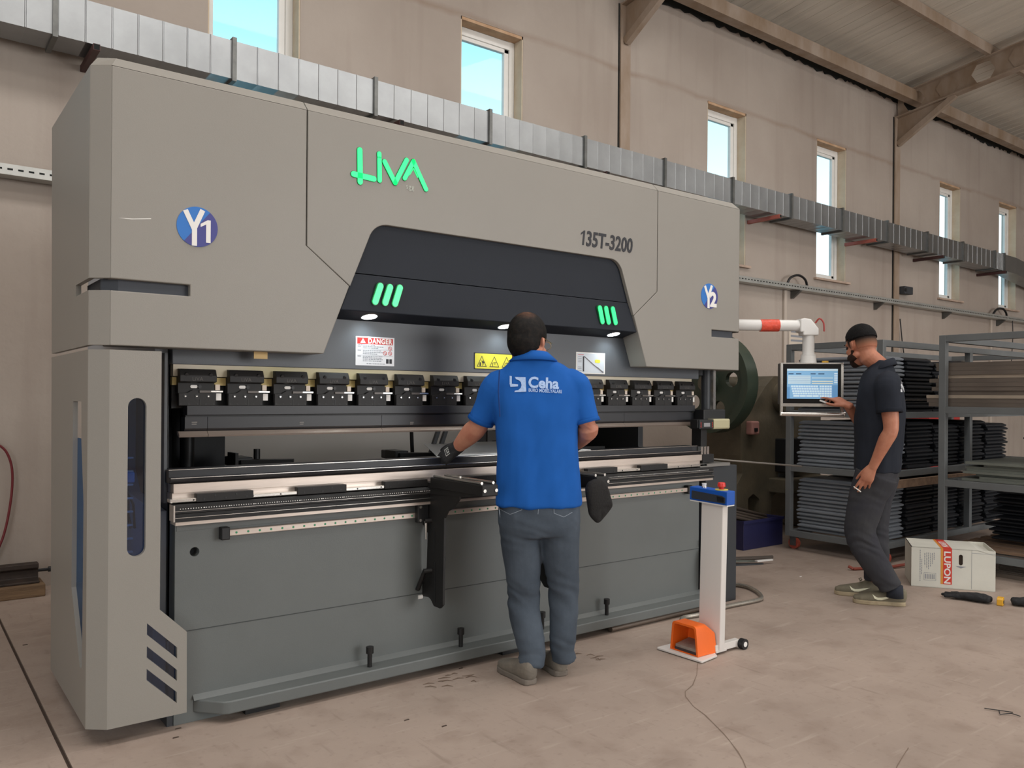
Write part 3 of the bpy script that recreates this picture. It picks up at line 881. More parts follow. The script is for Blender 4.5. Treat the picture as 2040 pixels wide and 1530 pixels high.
for cx_ in (1.932, 1.950): MB().box(cx_ - 0.007, cx_ + 0.007, YR - 0.0026, YR - 0.002, 1.506, 1.528).build('book_mark', M_ink, dg)

ys = quad_sign(2.447, 2.70, 1.493, 1.581, YR).build('warning_sign', M_ink, mach)
front_plate(rounded([(2.451, 1.497), (2.451, 1.577), (2.696, 1.577), (2.696, 1.497)], 0.006), [], YR - 0.0026, 0.001).build('yellow_field', M_yellow, ys)
for k in range(3):
    cx_ = 2.495 + k * 0.082
    o_ = [(cx_ - 0.032, 1.507), (cx_ + 0.032, 1.507), (cx_, 1.565)]; i_ = [(cx_ - 0.027, 1.510), (cx_ + 0.027, 1.510), (cx_, 1.559)]
    front_plate(o_, [i_], YR - 0.0034, 0.0008).build('warning_triangle', M_ink, ys)
    b = MB()
    if k == 0:
        b.box(cx_ - 0.014, cx_ - 0.006, YR - 0.0034, YR - 0.0026, 1.511, 1.53); b.tube([(cx_ + 0.004, YR - 0.003, 1.513), (cx_ + 0.010, YR - 0.003, 1.522), (cx_ + 0.004, YR - 0.003, 1.530), (cx_, YR - 0.003, 1.54)], 0.002, 4); b.box(cx_ + 0.006, cx_ + 0.016, YR - 0.0034, YR - 0.0026, 1.526, 1.536)
    else:
        b.tube([(cx_ - 0.012, YR - 0.003, 1.511), (cx_ - 0.011, YR - 0.003, 1.528), (cx_, YR - 0.003, 1.532), (cx_ + 0.006, YR - 0.003, 1.524), (cx_ + 0.002, YR - 0.003, 1.52)], 0.0016, 4); b.tube([(cx_ + 0.004, YR - 0.003, 1.533), (cx_ + 0.012, YR - 0.003, 1.53)], 0.0016, 4)
    b.build('pictogram', M_ink, ys)

ds = quad_sign(3.163, 3.393, 1.487, 1.612, YR).build('diagram_sign', M_white, mach)
quad_sign(3.171, 3.385, 1.493, 1.606, YR - 0.002, 0.0005).build('diagram_field', mat('diagram_field', 'c9d0d8', 0.5), ds)
MB().box(3.215, 3.225, YR - 0.0034, YR - 0.0024, 1.500, 1.588).build('diagram_bar', M_ink, ds)
b = MB(); b.tube([(3.226, YR - 0.003, 1.588), (3.30, YR - 0.003, 1.541), (3.335, YR - 0.003, 1.522), (3.378, YR - 0.003, 1.500)], 0.0028, 4); b.tube([(3.33, YR - 0.003, 1.526), (3.378, YR - 0.003, 1.497)], 0.0035, 4)
b.build('diagram_tool', mat('diagram_grey', '77747a', 0.5), ds)
MB().prism(rounded([(3.31, 1.552), (3.352, 1.552), (3.352, 1.572), (3.31, 1.572)], 0.008), 'y', YR - 0.0034, YR - 0.0024).build('diagram_note', M_yellow, ds)
MB().box(3.178, 3.222, YR - 0.003, YR - 0.0024, 1.596, 1.599).build('diagram_title', M_red, ds)
for z in (1.585, 1.575, 1.565, 1.555, 1.525, 1.515, 1.505): MB().box(3.178, 3.205, YR - 0.003, YR - 0.0024, z - 0.0015, z + 0.0015).build('text_line', M_inkgrey, ds)
tg = at(484, 704, Y=YC + 0.05)
MB().box(1.245, 1.305, YC + 0.06, YC + 0.064, 1.505, 1.536).build('brass_tag', mat('tag_tan', 'b89c6a', 0.5, 0.3), mach)

# ---- tool clamps (sixteen), clamp rail, punch
MB().box(0.935, 4.18, 3.557, 3.60, 1.425, 1.474).build('clamp_rail', mat('rail_beige', 'bdb3a8', 0.5, 0.2, color2='aaa27e', scale=1.8), mach)
MB().box(0.935, 4.18, 3.572, 3.60, 1.388, 1.421).build('brass_strip', M_brass, mach)
MB().box(0.94, 4.18, 3.60, 3.63, 1.29, 1.425).build('clamp_beam', M_blk, mach)
proto = None
def make_clamp(x, z=1.302):
    c = bpy.data.objects.new('tool_clamp', None); c.empty_display_size = 0.02; col.objects.link(c); c.parent = mach
    c.location = Vector((x, 3.535, z)) - mach.location
    U = MB().prism([(0.0, 0.096), (-0.018, 0.100), (-0.018, 0.126), (-0.004, 0.152), (0.04, 0.156), (0.05, 0.096)], 'x', 0.0, 0.150)
    U.build('upper_jaw', M_black, c, world=False, bevel=0.002)
    lo = [(0.0, 0.0), (0.150, 0.0), (0.150, 0.060), (0.088, 0.060), (0.078, 0.066), (0.055, 0.066), (0.035, 0.054), (0.0, 0.052)]
    MB().prism(lo, 'y', 0.0, 0.022).build('lower_jaw', M_black, c, world=False, bevel=0.0015)
    MB().box(0.0, 0.148, 0.012, 0.05, 0.05, 0.098).build('middle_block', M_black, c, world=False)
    MB().prism(capsule2((0.055, 0.080), (0.072, 0.080), 0.0065), 'y', 0.009, 0.0125).build('slot_label', M_white, c, world=False)
    MB().cyl((0.086, 0.004, 0.080), (0.086, 0.014, 0.080), 0.008, 12).build('bolt', M_blk, c, world=False)
    lv = MB(); lv.box(0.082, 0.130, -0.006, 0.012, 0.054, 0.064); lv.build('lever', mat('lever_grey', '55504d', 0.4, 0.4), c, world=False, bevel=0.001)
    MB().box(0.130, 0.180, -0.004, 0.008, 0.057, 0.063).build('lever_tip', M_bright, c, world=False)
    for q in (0.026, 0.072, 0.120): MB().cyl((q, -0.0022, 0.040), (q, 0.003, 0.040), 0.0085, 12).build('bolt', M_blk, c, world=False)
    for q in (0.026, 0.072, 0.120): MB().cyl((q, -0.0035, 0.039), (q, -0.002, 0.039), 0.0035, 8).build('bolt_socket', M_bright, c, world=False)
    for q in (0.026, 0.125): MB().cyl((q, -0.0205, 0.129), (q, -0.010, 0.132), 0.007, 12).build('bolt', M_blk, c, world=False)
    b = MB()
    for q in (0.008, 0.040, 0.075, 0.110, 0.142): b.cyl((q, -0.001, 0.007), (q, 0.002, 0.007), 0.0032, 8)
    b.build('set_screw', M_blk, c, world=False, kind='stuff')
    b = MB(); b.box(0.067, 0.086, -0.0012, 0.001, 0.0275, 0.030); b.box(0.084, 0.0865, -0.0012, 0.001, 0.0, 0.030); b.build('groove', M_blk, c, world=False)
    vs, fs = text_mesh('LiVA', 0.022, 0.0004, spacing=1.05)
    MB().add([Vector((v.x + 0.048, -0.0185 - v.z * 1.0, v.y + 0.1045 + 0.0)) for v in vs], fs).build('engraved_logo', mat('engrave_grey', '4a4643', 0.5), c, world=False)
    MB().box(0.156, 0.178, 0.012, 0.05, 0.022, 0.052).build('white_label', M_white, c, world=False)
    MB().box(0.153, 0.172, 0.012, 0.05, 0.066, 0.090).build('white_label', mat('label_cream', 'd2c3b4', 0.5), c, world=False)
    return c
proto = make_clamp(0.952)
for k in range(1, 16):
    c = copy_tree(proto, mach); c.location = Vector((0.952 + k * 0.2045, 3.535, 1.302)) - mach.location

b = MB().prism([(3.535, 1.262), (3.535, 1.302), (3.60, 1.302), (3.60, 1.262)], 'x', 0.985, 4.19); b.build('punch_holder', M_black2, mach, bevel=0.002)
b = MB().box(0.985, 4.19, 3.555, 3.59, 1.252, 1.262); b.build('punch_dark_line', M_blk, mach)  # black recessed strip between punch holder and punch
for k, (xa_, xb_) in enumerate(((0.955, 1.072), (1.074, 1.90), (1.902, 2.73), (2.732, 3.55), (3.552, 4.19))):
    b = MB().prism([(3.545, 1.254), (3.545, 1.206), (3.560, 1.190), (3.60, 1.190), (3.60, 1.254)], 'x', xa_ + (0.025 if k == 0 else 0), xb_)
    o = b.build('punch', M_black2, mach)
    b = MB().prism([(3.552, 1.194), (3.532, 1.178), (3.538, 1.170), (3.565, 1.180), (3.57, 1.194)], 'x', xa_, xb_)
    b.build('punch_nose', mat('nose_steel', 'a89a90', 0.35, 0.5), o)
for px_, w_ in ((382, 0.022), (597, 0.02), (817, 0.02)):
    q = at(px_, 842, Y=3.544)
    b = MB(); b.box(q.x, q.x + w_, 3.5435, 3.545, q.z, q.z + 0.003); b.box(q.x, q.x + w_ * 0.9, 3.5435, 3.545, q.z - 0.008, q.z - 0.005)
    b.build('engraved_text', mat('laser_mark', '8f8a84', 0.6), mach)

# ---- table: die, clamping bars, guide rail, scale
XA, XB = 0.905, 4.17
b = MB().prism([(3.50, 1.040), (3.535, 1.040), (3.545, 1.028), (3.555, 1.040), (3.60, 1.040), (3.60, 0.985), (3.49, 0.985), (3.478, 0.989), (3.466, 1.007), (3.50, 1.009)], 'x', XA, XB)
b.build('die', M_black2, mach, bevel=0.001)
MB().box(XA, XB, 3.466, 3.468, 1.006, 1.0085).build('die_edge', M_bright, mach)
MB().box(XA, XB, 3.497, 3.501, 1.038, 1.0405).build('die_edge', M_bright, mach)
MB().box(XA + 0.01, XB + 0.01, 3.465, 3.60, 0.946, 0.984).build('table_bar', M_ground, mach, bevel=0.002)
MB().box(XA + 0.008, XB, 3.475, 3.55, 0.920, 0.946).build('guide_seat', M_ground, mach)
gr = MB().box(XA - 0.012, XB + 0.02, 3.43, 3.475, 0.912, 0.928).build('guide_rail', M_bright, mach, bevel=0.003)
for k in range(27):
    xx = 0.985 + k * 0.122
    if xx < XB: MB().cyl((xx, 3.4285, 0.920), (xx, 3.431, 0.920), 0.0035, 10).build('rail_hole', M_blk, gr)
cb = [(0.99, 1.235)]
x = 0.995
while x < XB - 0.2:
    o = MB().box(x, x + 0.235, 3.425, 3.46, 0.910, 0.944).build('slide_block', M_black, mach, bevel=0.002)
    for q in range(5): MB().cyl((x + 0.03 + q * 0.044, 3.4235, 0.926 + (0.008 if q % 2 else -0.005)), (x + 0.03 + q * 0.044, 3.426, 0.926 + (0.008 if q % 2 else -0.005)), 0.004, 8).build('bolt', M_blk, o)
    x += 0.43
MB().prism([(3.425, 0.906), (3.405, 0.895), (3.405, 0.872), (3.415, 0.868), (3.415, 0.856), (3.40, 0.852), (3.40, 0.838), (3.48, 0.838), (3.48, 0.906)], 'x', XA, XB + 0.05).build('scale_profile', M_black, mach)
b = MB(); k = 0; x = XA + 0.02
while x < XB:
    w_ = 0.006 if k % 10 == 9 else 0.0028
    b.box(x, x + w_, 3.4035, 3.406, 0.888, 0.8915); x += 0.0102; k += 1
b.build('scale_mark', M_white, mach, kind='stuff')
MB().box(XA, XB + 0.05, 3.4035, 3.406, 0.8795, 0.881).build('scale_line', M_bright, mach)
MB().box(XA, XB + 0.05, 3.399, 3.41, 0.8535, 0.8555).build('scale_line', M_bright, mach)
MB().box(XA - 0.006, XA, 3.40, 3.46, 0.84, 0.905).build('end_plate', M_bright, mach)
MB().box(XA + 0.003, XB + 0.045, 3.405, 3.48, 0.824, 0.837).build('lower_strip', M_ground, mach)

# ---- bed, plinth, bolts
bed = front_plate([(0.925, 0.0), (0.925, 0.826), (4.165, 0.826), (4.165, 0.0)], [[(1.003 + 0.019 * math.cos(a * PI / 10), 0.700 + 0.019 * math.sin(a * PI / 10)) for a in range(20)], [(4.10 + 0.019 * math.cos(a * PI / 10), 0.725 + 0.019 * math.sin(a * PI / 10)) for a in range(20)]], 3.475, 0.08)
bd = bed.build('bed', M_bed, mach, bevel=0.002)
MB().box(0.925, 4.165, 3.4735, 3.476, 0.3765, 0.380).build('bed_seam', mat('seam_dark', '3c4040', 0.7), bd)
MB().box(0.93, 4.16, 3.4725, 3.476, 0.790, 0.826).build('bed_lip', M_bed, bd, bevel=0.001)
MB().box(0.93, 4.16, 3.53, 3.56, 0.5, 0.84).build('bed_core', M_frame, mach)
pl = rounded([(1.0, 3.475), (1.10, 3.365), (4.20, 3.365), (4.22, 3.475)], [0, 0.05, 0.02, 0], 6)
MB().prism(pl, 'z', 0.038, 0.092).build('plinth', M_bed, mach, bevel=0.006, seg=3)
MB().prism([(3.476, 0.092), (3.455, 0.092), (3.476, 0.112)], 'x', 1.0, 4.2).build('weld_fillet', M_bed, mach)
MB().box(0.90, 4.20, 3.48, 3.60, 0.0, 0.05).build('foot_plate', M_frame, mach)
for q in (1.2, 2.55, 3.9): MB().box(q, q + 0.15, 3.42, 3.52, 0.0, 0.04).build('levelling_pad', M_blk, mach)
for k, (bx_, by_) in enumerate(((1.778, 3.415), (2.289, 3.422), (2.82, 3.425), (3.304, 3.428))):
    bo = MB().cyl((bx_, by_, 0.09), (bx_, by_, 0.155), 0.011, 12).build('levelling_bolt', M_black, mach, smooth=40)
    MB().cyl((bx_, by_, 0.155), (bx_, by_, 0.185), 0.0175, 14).build('bolt_head', M_black, bo, smooth=40)
# linear rail on the bed face
MB().box(1.125, 4.03, 3.445, 3.475, 0.756, 0.782).build('linear_rail', M_ground, mach, bevel=0.003)
M_cap = mat('rail_cap_green', '2f8a5e', 0.5)
for k in range(58):
    xx = 1.165 + k * 0.05
    if xx < 4.0: MB().cyl((xx, 3.4438, 0.769), (xx, 3.446, 0.769), 0.0048, 10).build('rail_cap', M_cap, mach)
for xx in (1.118, 4.035): MB().box(xx - 0.018, xx + 0.018, 3.435, 3.475, 0.742, 0.795).build('rail_stop', M_blk, mach, bevel=0.004)

# ---- right-hand end
MB().cyl((4.375, 3.60, 1.15), (4.375, 3.60, 1.56), 0.032, 18).build('guide_tube', M_frame, mach, smooth=40)
MB().box(4.318, 4.342, 3.49, 3.515, 1.275, 1.56).build('silver_strip', M_bright, mach)
MB().box(4.20, 4.42, 3.47, 3.56, 1.20, 1.275).build('bracket', M_blk, mach, bevel=0.006)
MB().box(4.09, 4.10, 3.43, 3.45, 1.16, 1.21).build('bracket', M_blk, mach)
su = MB().box(4.10, 4.235, 3.42, 3.50, 1.150, 1.212).build('sensor_unit', M_blk, mach, bevel=0.006)
for q in (4.112, 4.224):
    for z in (1.166, 1.178, 1.190): MB().cyl((q, 3.4185, z), (q, 3.421, z), 0.004, 8).build('sensor_button', M_red, su)
MB().box(4.14, 4.20, 3.4185, 3.421, 1.166, 1.190).build('sensor_display', mat('display_grey', '8d8d90', 0.4), su)
MB().prism(rounded([(3.42, 1.148), (3.42, 1.215), (3.50, 1.215), (3.50, 1.148)], 0.012), 'x', 4.240, 4.40).build('sensor_housing', mat('housing_olive', 'b0aa8a', 0.4), mach)
MB().box(4.21, 4.27, 3.50, 3.58, 0.98, 1.16).build('bracket', M_black, mach, bevel=0.004)
for q in range(3): MB().box(4.175 + q * 0.03, 4.195 + q * 0.03, 3.47, 3.54, 0.985, 1.035).build('die_stop', M_bright, mach)
MB().box(4.18, 4.29, 3.46, 3.58, 0.93, 0.985).build('bracket', M_black, mach)
MB().box(4.20, 4.52, 3.45, 3.75, 0.0, 0.905).build('end_column', mat('end_column_dark', '2d3034', 0.5), mach, bevel=0.006)
MB().box(4.12, 4.42, 3.43, 3.60, 0.906, 0.925).build('end_shelf', mat('shelf_grey', '777470', 0.4), mach)
lv = MB(); lv.tube([(4.19, 3.44, 0.36), (4.20, 3.40, 0.30), (4.20, 3.39, 0.20), (4.19, 3.41, 0.12)], [0.03, 0.04, 0.035, 0.02], 10)
lv.build('crank_grip', M_blk, mach, smooth='all')
MB().tube([(4.205, 3.352, 0.30), (4.205, 3.35, 0.26), (4.20, 3.352, 0.17)], [0.008, 0.011, 0.004], 8).build('crank_handle', M_bright, mach, smooth='all')
for z in (0.42, 0.40): MB().box(4.17, 4.25, 3.42, 3.46, z, z + 0.012).build('crank_bracket', M_bright, mach)

# ---- back gauge fingers
def finger(x, y, name='gauge_finger', knob=True):
    o = MB().box(x, x + 0.09, y, y + 0.16, 0.99, 1.036).build(name, M_blk, mach, bevel=0.004)
    MB().prism([(x + 0.02, y - 0.03), (x + 0.26, y - 0.10), (x + 0.28, y - 0.06), (x + 0.06, y + 0.05)], 'z', 1.0, 1.025).build('finger_tip', M_black, o)
    if knob: MB().cyl((x + 0.12, y + 0.03, 1.025), (x + 0.12, y + 0.03, 1.075), 0.016, 12).build('finger_knob', M_blk, o)
    MB().box(x - 0.005, x + 0.01, y - 0.02, y + 0.10, 0.98, 1.06 if knob else 1.038).build('finger_plate', M_black, o)
finger(1.36, 4.05); finger(2.27, 4.08, knob=False); finger(3.52, 4.05)
MB().box(1.0, 4.2, 4.16, 4.24, 0.93, 0.985).build('gauge_beam', M_blk, mach, bevel=0.004)

# ---- sheet supports that slide on the bed rail
def sheet_support(x, label):
    s = thing('sheet_support', label, 'support', (x, 3.43, 0.77), group='front sheet supports')
    dx = x - 2.10
    def P(px, py): q = at(px, py, X=2.10); return (q.y, q.z)
    outl = [P(*p) for p in ((853, 985), (919, 978), (916, 995), (905, 1011), (893, 1019), (887, 1032), (884, 1205), (878, 1212), (866, 1207), (860, 1194), (855, 1189), (838, 1187), (837, 1165), (846, 1150), (852, 1130), (854, 1062), (846, 1046), (838, 1040), (830, 1008), (850, 1004))]
    MB().prism(outl, 'x', x - 0.006, x + 0.006).build('bracket_plate', M_black, s, bevel=0.001)
    sl = MB(); a_, c_ = P(868, 1050), P(868, 1098); sl.box(x - 0.0075, x - 0.0055, a_[0] - 0.004, a_[0] + 0.004, c_[1], a_[1]); a_, c_ = P(869, 1120), P(870, 1200); sl.box(x - 0.0075, x - 0.0055, a_[0] - 0.004, a_[0] + 0.004, c_[1], a_[1])
    sl.build('slot', M_blk, s)
    MB().box(x - 0.07, x - 0.008, 3.415, 3.444, 0.735, 0.828).build('slide_carriage', M_blk, s, bevel=0.004)
    for z in (0.748, 0.812): MB().cyl((x - 0.055, 3.412, z), (x - 0.055, 3.416, z), 0.007, 10).build('bolt', M_bright, s)
    # arm reaching out to the front
    arm = MB(); arm.box(x - 0.012, x + 0.075, 2.96, 3.40, 0.905, 0.955)
    arm.build('arm', M_black, s, bevel=0.004)
    MB().prism([(3.46, 0.87), (3.10, 0.89), (2.98, 0.905), (3.46, 0.93)], 'x', x - 0.008, x + 0.05).build('arm_web', M_black, s)
    for q in (0.0, 0.063): MB().tube([(x + q, 2.98, 0.962), (x + q, 3.38, 0.962)], 0.007, 8).build('slide_rod', M_bright, s)
    for q in (0.0, 0.063): MB().cyl((x + q, 2.955, 0.93), (x + q, 2.962, 0.93), 0.008, 10).build('bolt', M_bright, s)
    MB().cyl((x + 0.03, 3.2, 0.955), (x + 0.03, 3.2, 0.975), 0.008, 10).build('bolt', M_bright, s)
    p, q = P(859, 1037), P(860, 1073)
    MB().tube([(x - 0.03, p[0], p[1]), (x - 0.032, q[0], q[1])], [0.008, 0.004], 8).build('clamp_lever', M_bright, s, smooth=50)
    MB().cyl((x - 0.036, p[0], p[1]), (x + 0.012, p[0] - 0.01, p[1]), 0.011, 12).build('clamp_hub', M_black, s)
    p, q = P(858, 1136), P(846, 1172)
    MB().tube([(x - 0.035, p[0], p[1]), (x - 0.04, q[0], q[1])], [0.010, 0.012], 8).build('crank_arm', M_black, s, smooth=50)
    MB().cyl((x - 0.04, p[0], p[1]), (x + 0.012, p[0] - 0.02, p[1] + 0.002), 0.012, 12).build('crank_hub', M_black, s)
    q = P(843, 1188); MB().cyl((x - 0.03, q[0], q[1]), (x - 0.006, q[0], q[1]), 0.010, 10).build('end_nut', M_white, s)
    return s


sheet_support(2.10, 'black sheet support arm on the rail left of the worker in blue')
sheet_support(2.79, 'black sheet support arm on the rail half hidden by the worker in blue')
# cloth (work glove) hung over the hidden support
cb = MB()
pts = [(1165, 955), (1205, 948), (1213, 975), (1218, 1000), (1221, 1008), (1215, 1018), (1206, 1028), (1200, 1036), (1192, 1045), (1185, 1040), (1178, 1032), (1174, 1024), (1172, 1005), (1168, 985)]
base_y = 2.92
P3 = [at(x, y, Y=base_y) for x, y in pts]
cen = sum(P3, Vector()) / len(P3)
ringA = [p + Vector((0, -0.018, 0)) * (0.4 + 0.6 * random.random()) for p in P3]; ringM = [cen + (p - cen) * 0.55 + Vector((0, -0.035 + 0.02 * (i % 3), 0)) for i, p in enumerate(P3)]
ringB = [p + Vector((0, 0.018, 0)) for p in P3]; ringBM = [cen + (p - cen) * 0.5 + Vector((0, 0.03, 0)) for p in P3]
cb.rings([ringM, ringA, ringB, ringBM])
M_cloth = mat('black_cloth', '1b1a1a', 0.95, bump=0.4, bscale=90)
ob = cb.build('work_cloth', M_cloth, None, smooth='all')
ob.modifiers.new('smooth', 'SUBSURF').levels = 1; ob.modifiers['smooth'].render_levels = 1
tag(ob, 'black cloth hanging from the sheet support beside the worker in blue', 'cloth')
# the workpiece on the die
fl_ = at(845, 884, Z=1.0445)
ws = MB(); ws.prism([(2.20, 3.515), (3.25, 3.515), (3.40, fl_.y), (fl_.x, fl_.y)], 'z', 1.0415, 1.0445)
tag(ws.build('sheet_metal', mat('bright_sheet', 'e6eaec', 0.4, 0.15), None), 'bright sheet metal blank lying on the die', 'metal sheet')
# ================================================================ people
from mathutils.bvhtree import BVHTree

M_skinA = mat('skin_light', 'c98f74', 0.55, var=0.08, scale=14, color2='b87660')
M_skinB = mat('skin_tan', 'b97d62', 0.55, var=0.08, scale=14, color2='a4664e')
M_shirtA = mat('polo_blue', '195aab', 0.85, var=0.05, scale=5, bump=0.35, bscale=7, spec=0.25)
M_shirtB = mat('polo_navy', '20242d', 0.85, var=0.08, scale=5, bump=0.3, bscale=8, spec=0.25)
M_jeansA = mat('jeans_grey_blue', '525b66', 0.9, color2='404852', scale=5, bump=0.3, bscale=18, spec=0.2)
M_jeansB = mat('trousers_charcoal', '3e3e40', 0.9, color2='34343a', scale=5, bump=0.3, bscale=16, spec=0.2)
M_hair = mat('hair_black', '17130f', 0.6, var=0.4, scale=60, bump=0.6, bscale=180)
M_hairB = mat('hair_dark', '0d0c0d', 0.75, var=0.4, scale=60, bump=0.5, bscale=180, spec=0.2)
M_shoeA = mat('shoe_grey', '6a645c', 0.85, color2='7d756a', scale=12, bump=0.3, bscale=50)
M_shoeB = mat('shoe_olive', '77705d', 0.85, color2='6a6354', scale=12, bump=0.3, bscale=50)
M_sole = mat('sole_beige', 'b0a083', 0.8, color2='8c7d64', scale=12)
M_soleA = mat('sole_grey', '7b7269', 0.85, color2='6a625a', scale=14)
M_cream = mat('mark_cream', 'e2dfc4', 0.6)
M_glove = mat('glove_black', '212123', 0.85, bump=0.4, bscale=70)
M_sock = mat('sock_navy', '20242e', 0.95)


def oval(c, t, side, a, b, n=20, p=2.0):
    """ring around centre c, plane normal t, half size a along side and b across (superellipse exponent p)"""
    t = Vector(t).normalized(); s = Vector(side); s = (s - t * s.dot(t)).normalized(); w = t.cross(s)
    out = []
    for i in range(n):
        q = 2 * PI * i / n; co, si = math.cos(q), math.sin(q)
        x = math.copysign(abs(co) ** (2 / p), co); y = math.copysign(abs(si) ** (2 / p), si)
        out.append(Vector(c) + s * (a * x) + w * (b * y))
    return out


def limb(mb, pts, side=(1, 0, 0), n=16, p=2.0, cap=0.6):
    """closed tapered limb through (centre, a, b) stations"""
    cs = [Vector(q[0]) for q in pts]
    rings = []
    for i, q in enumerate(pts):
        t = cs[min(i + 1, len(cs) - 1)] - cs[max(i - 1, 0)]
        if i == 0 and cap:
            d = (cs[0] - cs[1]).normalized(); r = min(q[1], q[2]) * cap
            rings.append(oval(cs[0] + d * r, t, side, q[1] * 0.35, q[2] * 0.35, n, p)); rings.append(oval(cs[0] + d * r * 0.7, t, side, q[1] * 0.75, q[2] * 0.75, n, p))
        rings.append(oval(cs[i], t, side, q[1], q[2], n, p))
        if i == len(pts) - 1 and cap:
            d = (cs[-1] - cs[-2]).normalized(); r = min(q[1], q[2]) * cap
            rings.append(oval(cs[-1] + d * r * 0.7, t, side, q[1] * 0.75, q[2] * 0.75, n, p)); rings.append(oval(cs[-1] + d * r, t, side, q[1] * 0.35, q[2] * 0.35, n, p))
    mb.rings(rings)
    return mb


def smooth_pts(stations, k=3):
    """insert Catmull-Rom stations between given ones"""
    out = []
    for i in range(len(stations) - 1):
        p0 = stations[max(i - 1, 0)]; p1 = stations[i]; p2 = stations[i + 1]; p3 = stations[min(i + 2, len(stations) - 1)]
        for j in range(k):
            t = j / k
            def cr(a, b, c, d): return 0.5 * ((2 * b) + (c - a) * t + (2 * a - 5 * b + 4 * c - d) * t * t + (3 * b - a - 3 * c + d) * t ** 3)
            c = Vector([cr(p0[0][m], p1[0][m], p2[0][m], p3[0][m]) for m in range(3)])
            out.append((c, cr(p0[1], p1[1], p2[1], p3[1]), cr(p0[2], p1[2], p2[2], p3[2])))
    out.append(stations[-1])
    return out


from mathutils import noise as mnoise


def fuse(mb, name, m, parent, voxel=0.008, smooth=4, folds=0.0, fold_scale=0.12, seed=0, fold_fn=None):
    """fuse overlapping closed shapes into one continuous skin"""
    me = mb.mesh(name)
    bm = bmesh.new(); bm.from_mesh(me); bmesh.ops.recalc_face_normals(bm, faces=bm.faces); bm.to_mesh(me); bm.free()
    o = bpy.data.objects.new(name + '_source', me); col.objects.link(o)
    r = o.modifiers.new('fuse', 'REMESH'); r.mode = 'VOXEL'; r.voxel_size = voxel; r.use_smooth_shade = True
    s = o.modifiers.new('relax', 'SMOOTH'); s.factor = 0.5; s.iterations = smooth
    if folds:
        tx = bpy.data.textures.new(name + '_folds', 'CLOUDS'); tx.noise_scale = fold_scale; tx.noise_depth = 1
        d = o.modifiers.new('folds', 'DISPLACE'); d.texture = tx; d.strength = folds; d.mid_level = 0.5; d.texture_coords = 'LOCAL'
    dg_ = bpy.context.evaluated_depsgraph_get()
    out = bpy.data.meshes.new_from_object(o.evaluated_get(dg_))
    bpy.data.objects.remove(o); bpy.data.meshes.remove(me)
    out.name = name
    if fold_fn:
        out.update()
        nrm = [v.normal.copy() for v in out.vertices]
        for v, n_ in zip(out.vertices, nrm): v.co = v.co + n_ * fold_fn(v.co)
        out.update()
    out.materials.clear(); out.materials.append(m)
    out.polygons.foreach_set('use_smooth', [True] * len(out.polygons))
    ob = bpy.data.objects.new(name, out); col.objects.link(ob)
    if parent: ob.parent = parent
    return ob


def bvh_of(ob):
    me = ob.data
    return BVHTree.FromPolygons([v.co.copy() for v in me.vertices], [tuple(p.vertices) for p in me.polygons])


def decal(name, vs, fs, M, bvh, m, parent, off=0.003, cuts=2):
    """press flat print (local x,y) onto a curved surface along -z of M"""
    bm = bmesh.new()
    bv = [bm.verts.new(v) for v in vs]
    for f in fs:
        try: bm.faces.new([bv[i] for i in f])
        except ValueError: pass
    bm.normal_update()
    bmesh.ops.triangulate(bm, faces=bm.faces)
    for _ in range(cuts):
        long = [e for e in bm.edges if e.calc_length() > 0.012]
        if not long: break
        bmesh.ops.subdivide_edges(bm, edges=long, cuts=1)
        bm.normal_update()
        bmesh.ops.triangulate(bm, faces=bm.faces)
    d = (M.to_3x3() @ Vector((0, 0, -1))).normalized()
    for v in bm.verts:
        s = M @ Vector((v.co.x, v.co.y, 0))
        h = bvh.ray_cast(s - d * 0.4, d, 1.2)
        v.co = (h[0] if h[0] else s) - d * off
    me = bpy.data.meshes.new(name); bm.to_mesh(me); bm.free(); me.materials.append(m)
    o = bpy.data.objects.new(name, me); col.objects.link(o); o.parent = parent
    return o


def bend_chain(p, d, n, lens, rads, angs, mb, seg=10):
    """finger: start p, direction d, bend axis n, phalanx lengths, radii, bends"""
    pts = [Vector(p) - Vector(d).normalized() * 0.02]; rs = [rads[0]]
    cur = Vector(p); pts.append(cur.copy()); rs.append(rads[0])
    dirv = Vector(d).normalized()
    for L_, r_, a_ in zip(lens, rads[1:], angs):
        dirv = Matrix.Rotation(a_, 3, n) @ dirv
        pts.append(cur + dirv * L_ * 0.5); rs.append((rs[-1] + r_) / 2)
        cur = cur + dirv * L_
        pts.append(cur.copy()); rs.append(r_)
    limb(mb, [(q, r_, r_ * 0.92) for q, r_ in zip(pts, rs)], side=n, n=seg, cap=0.9)
    return cur, dirv


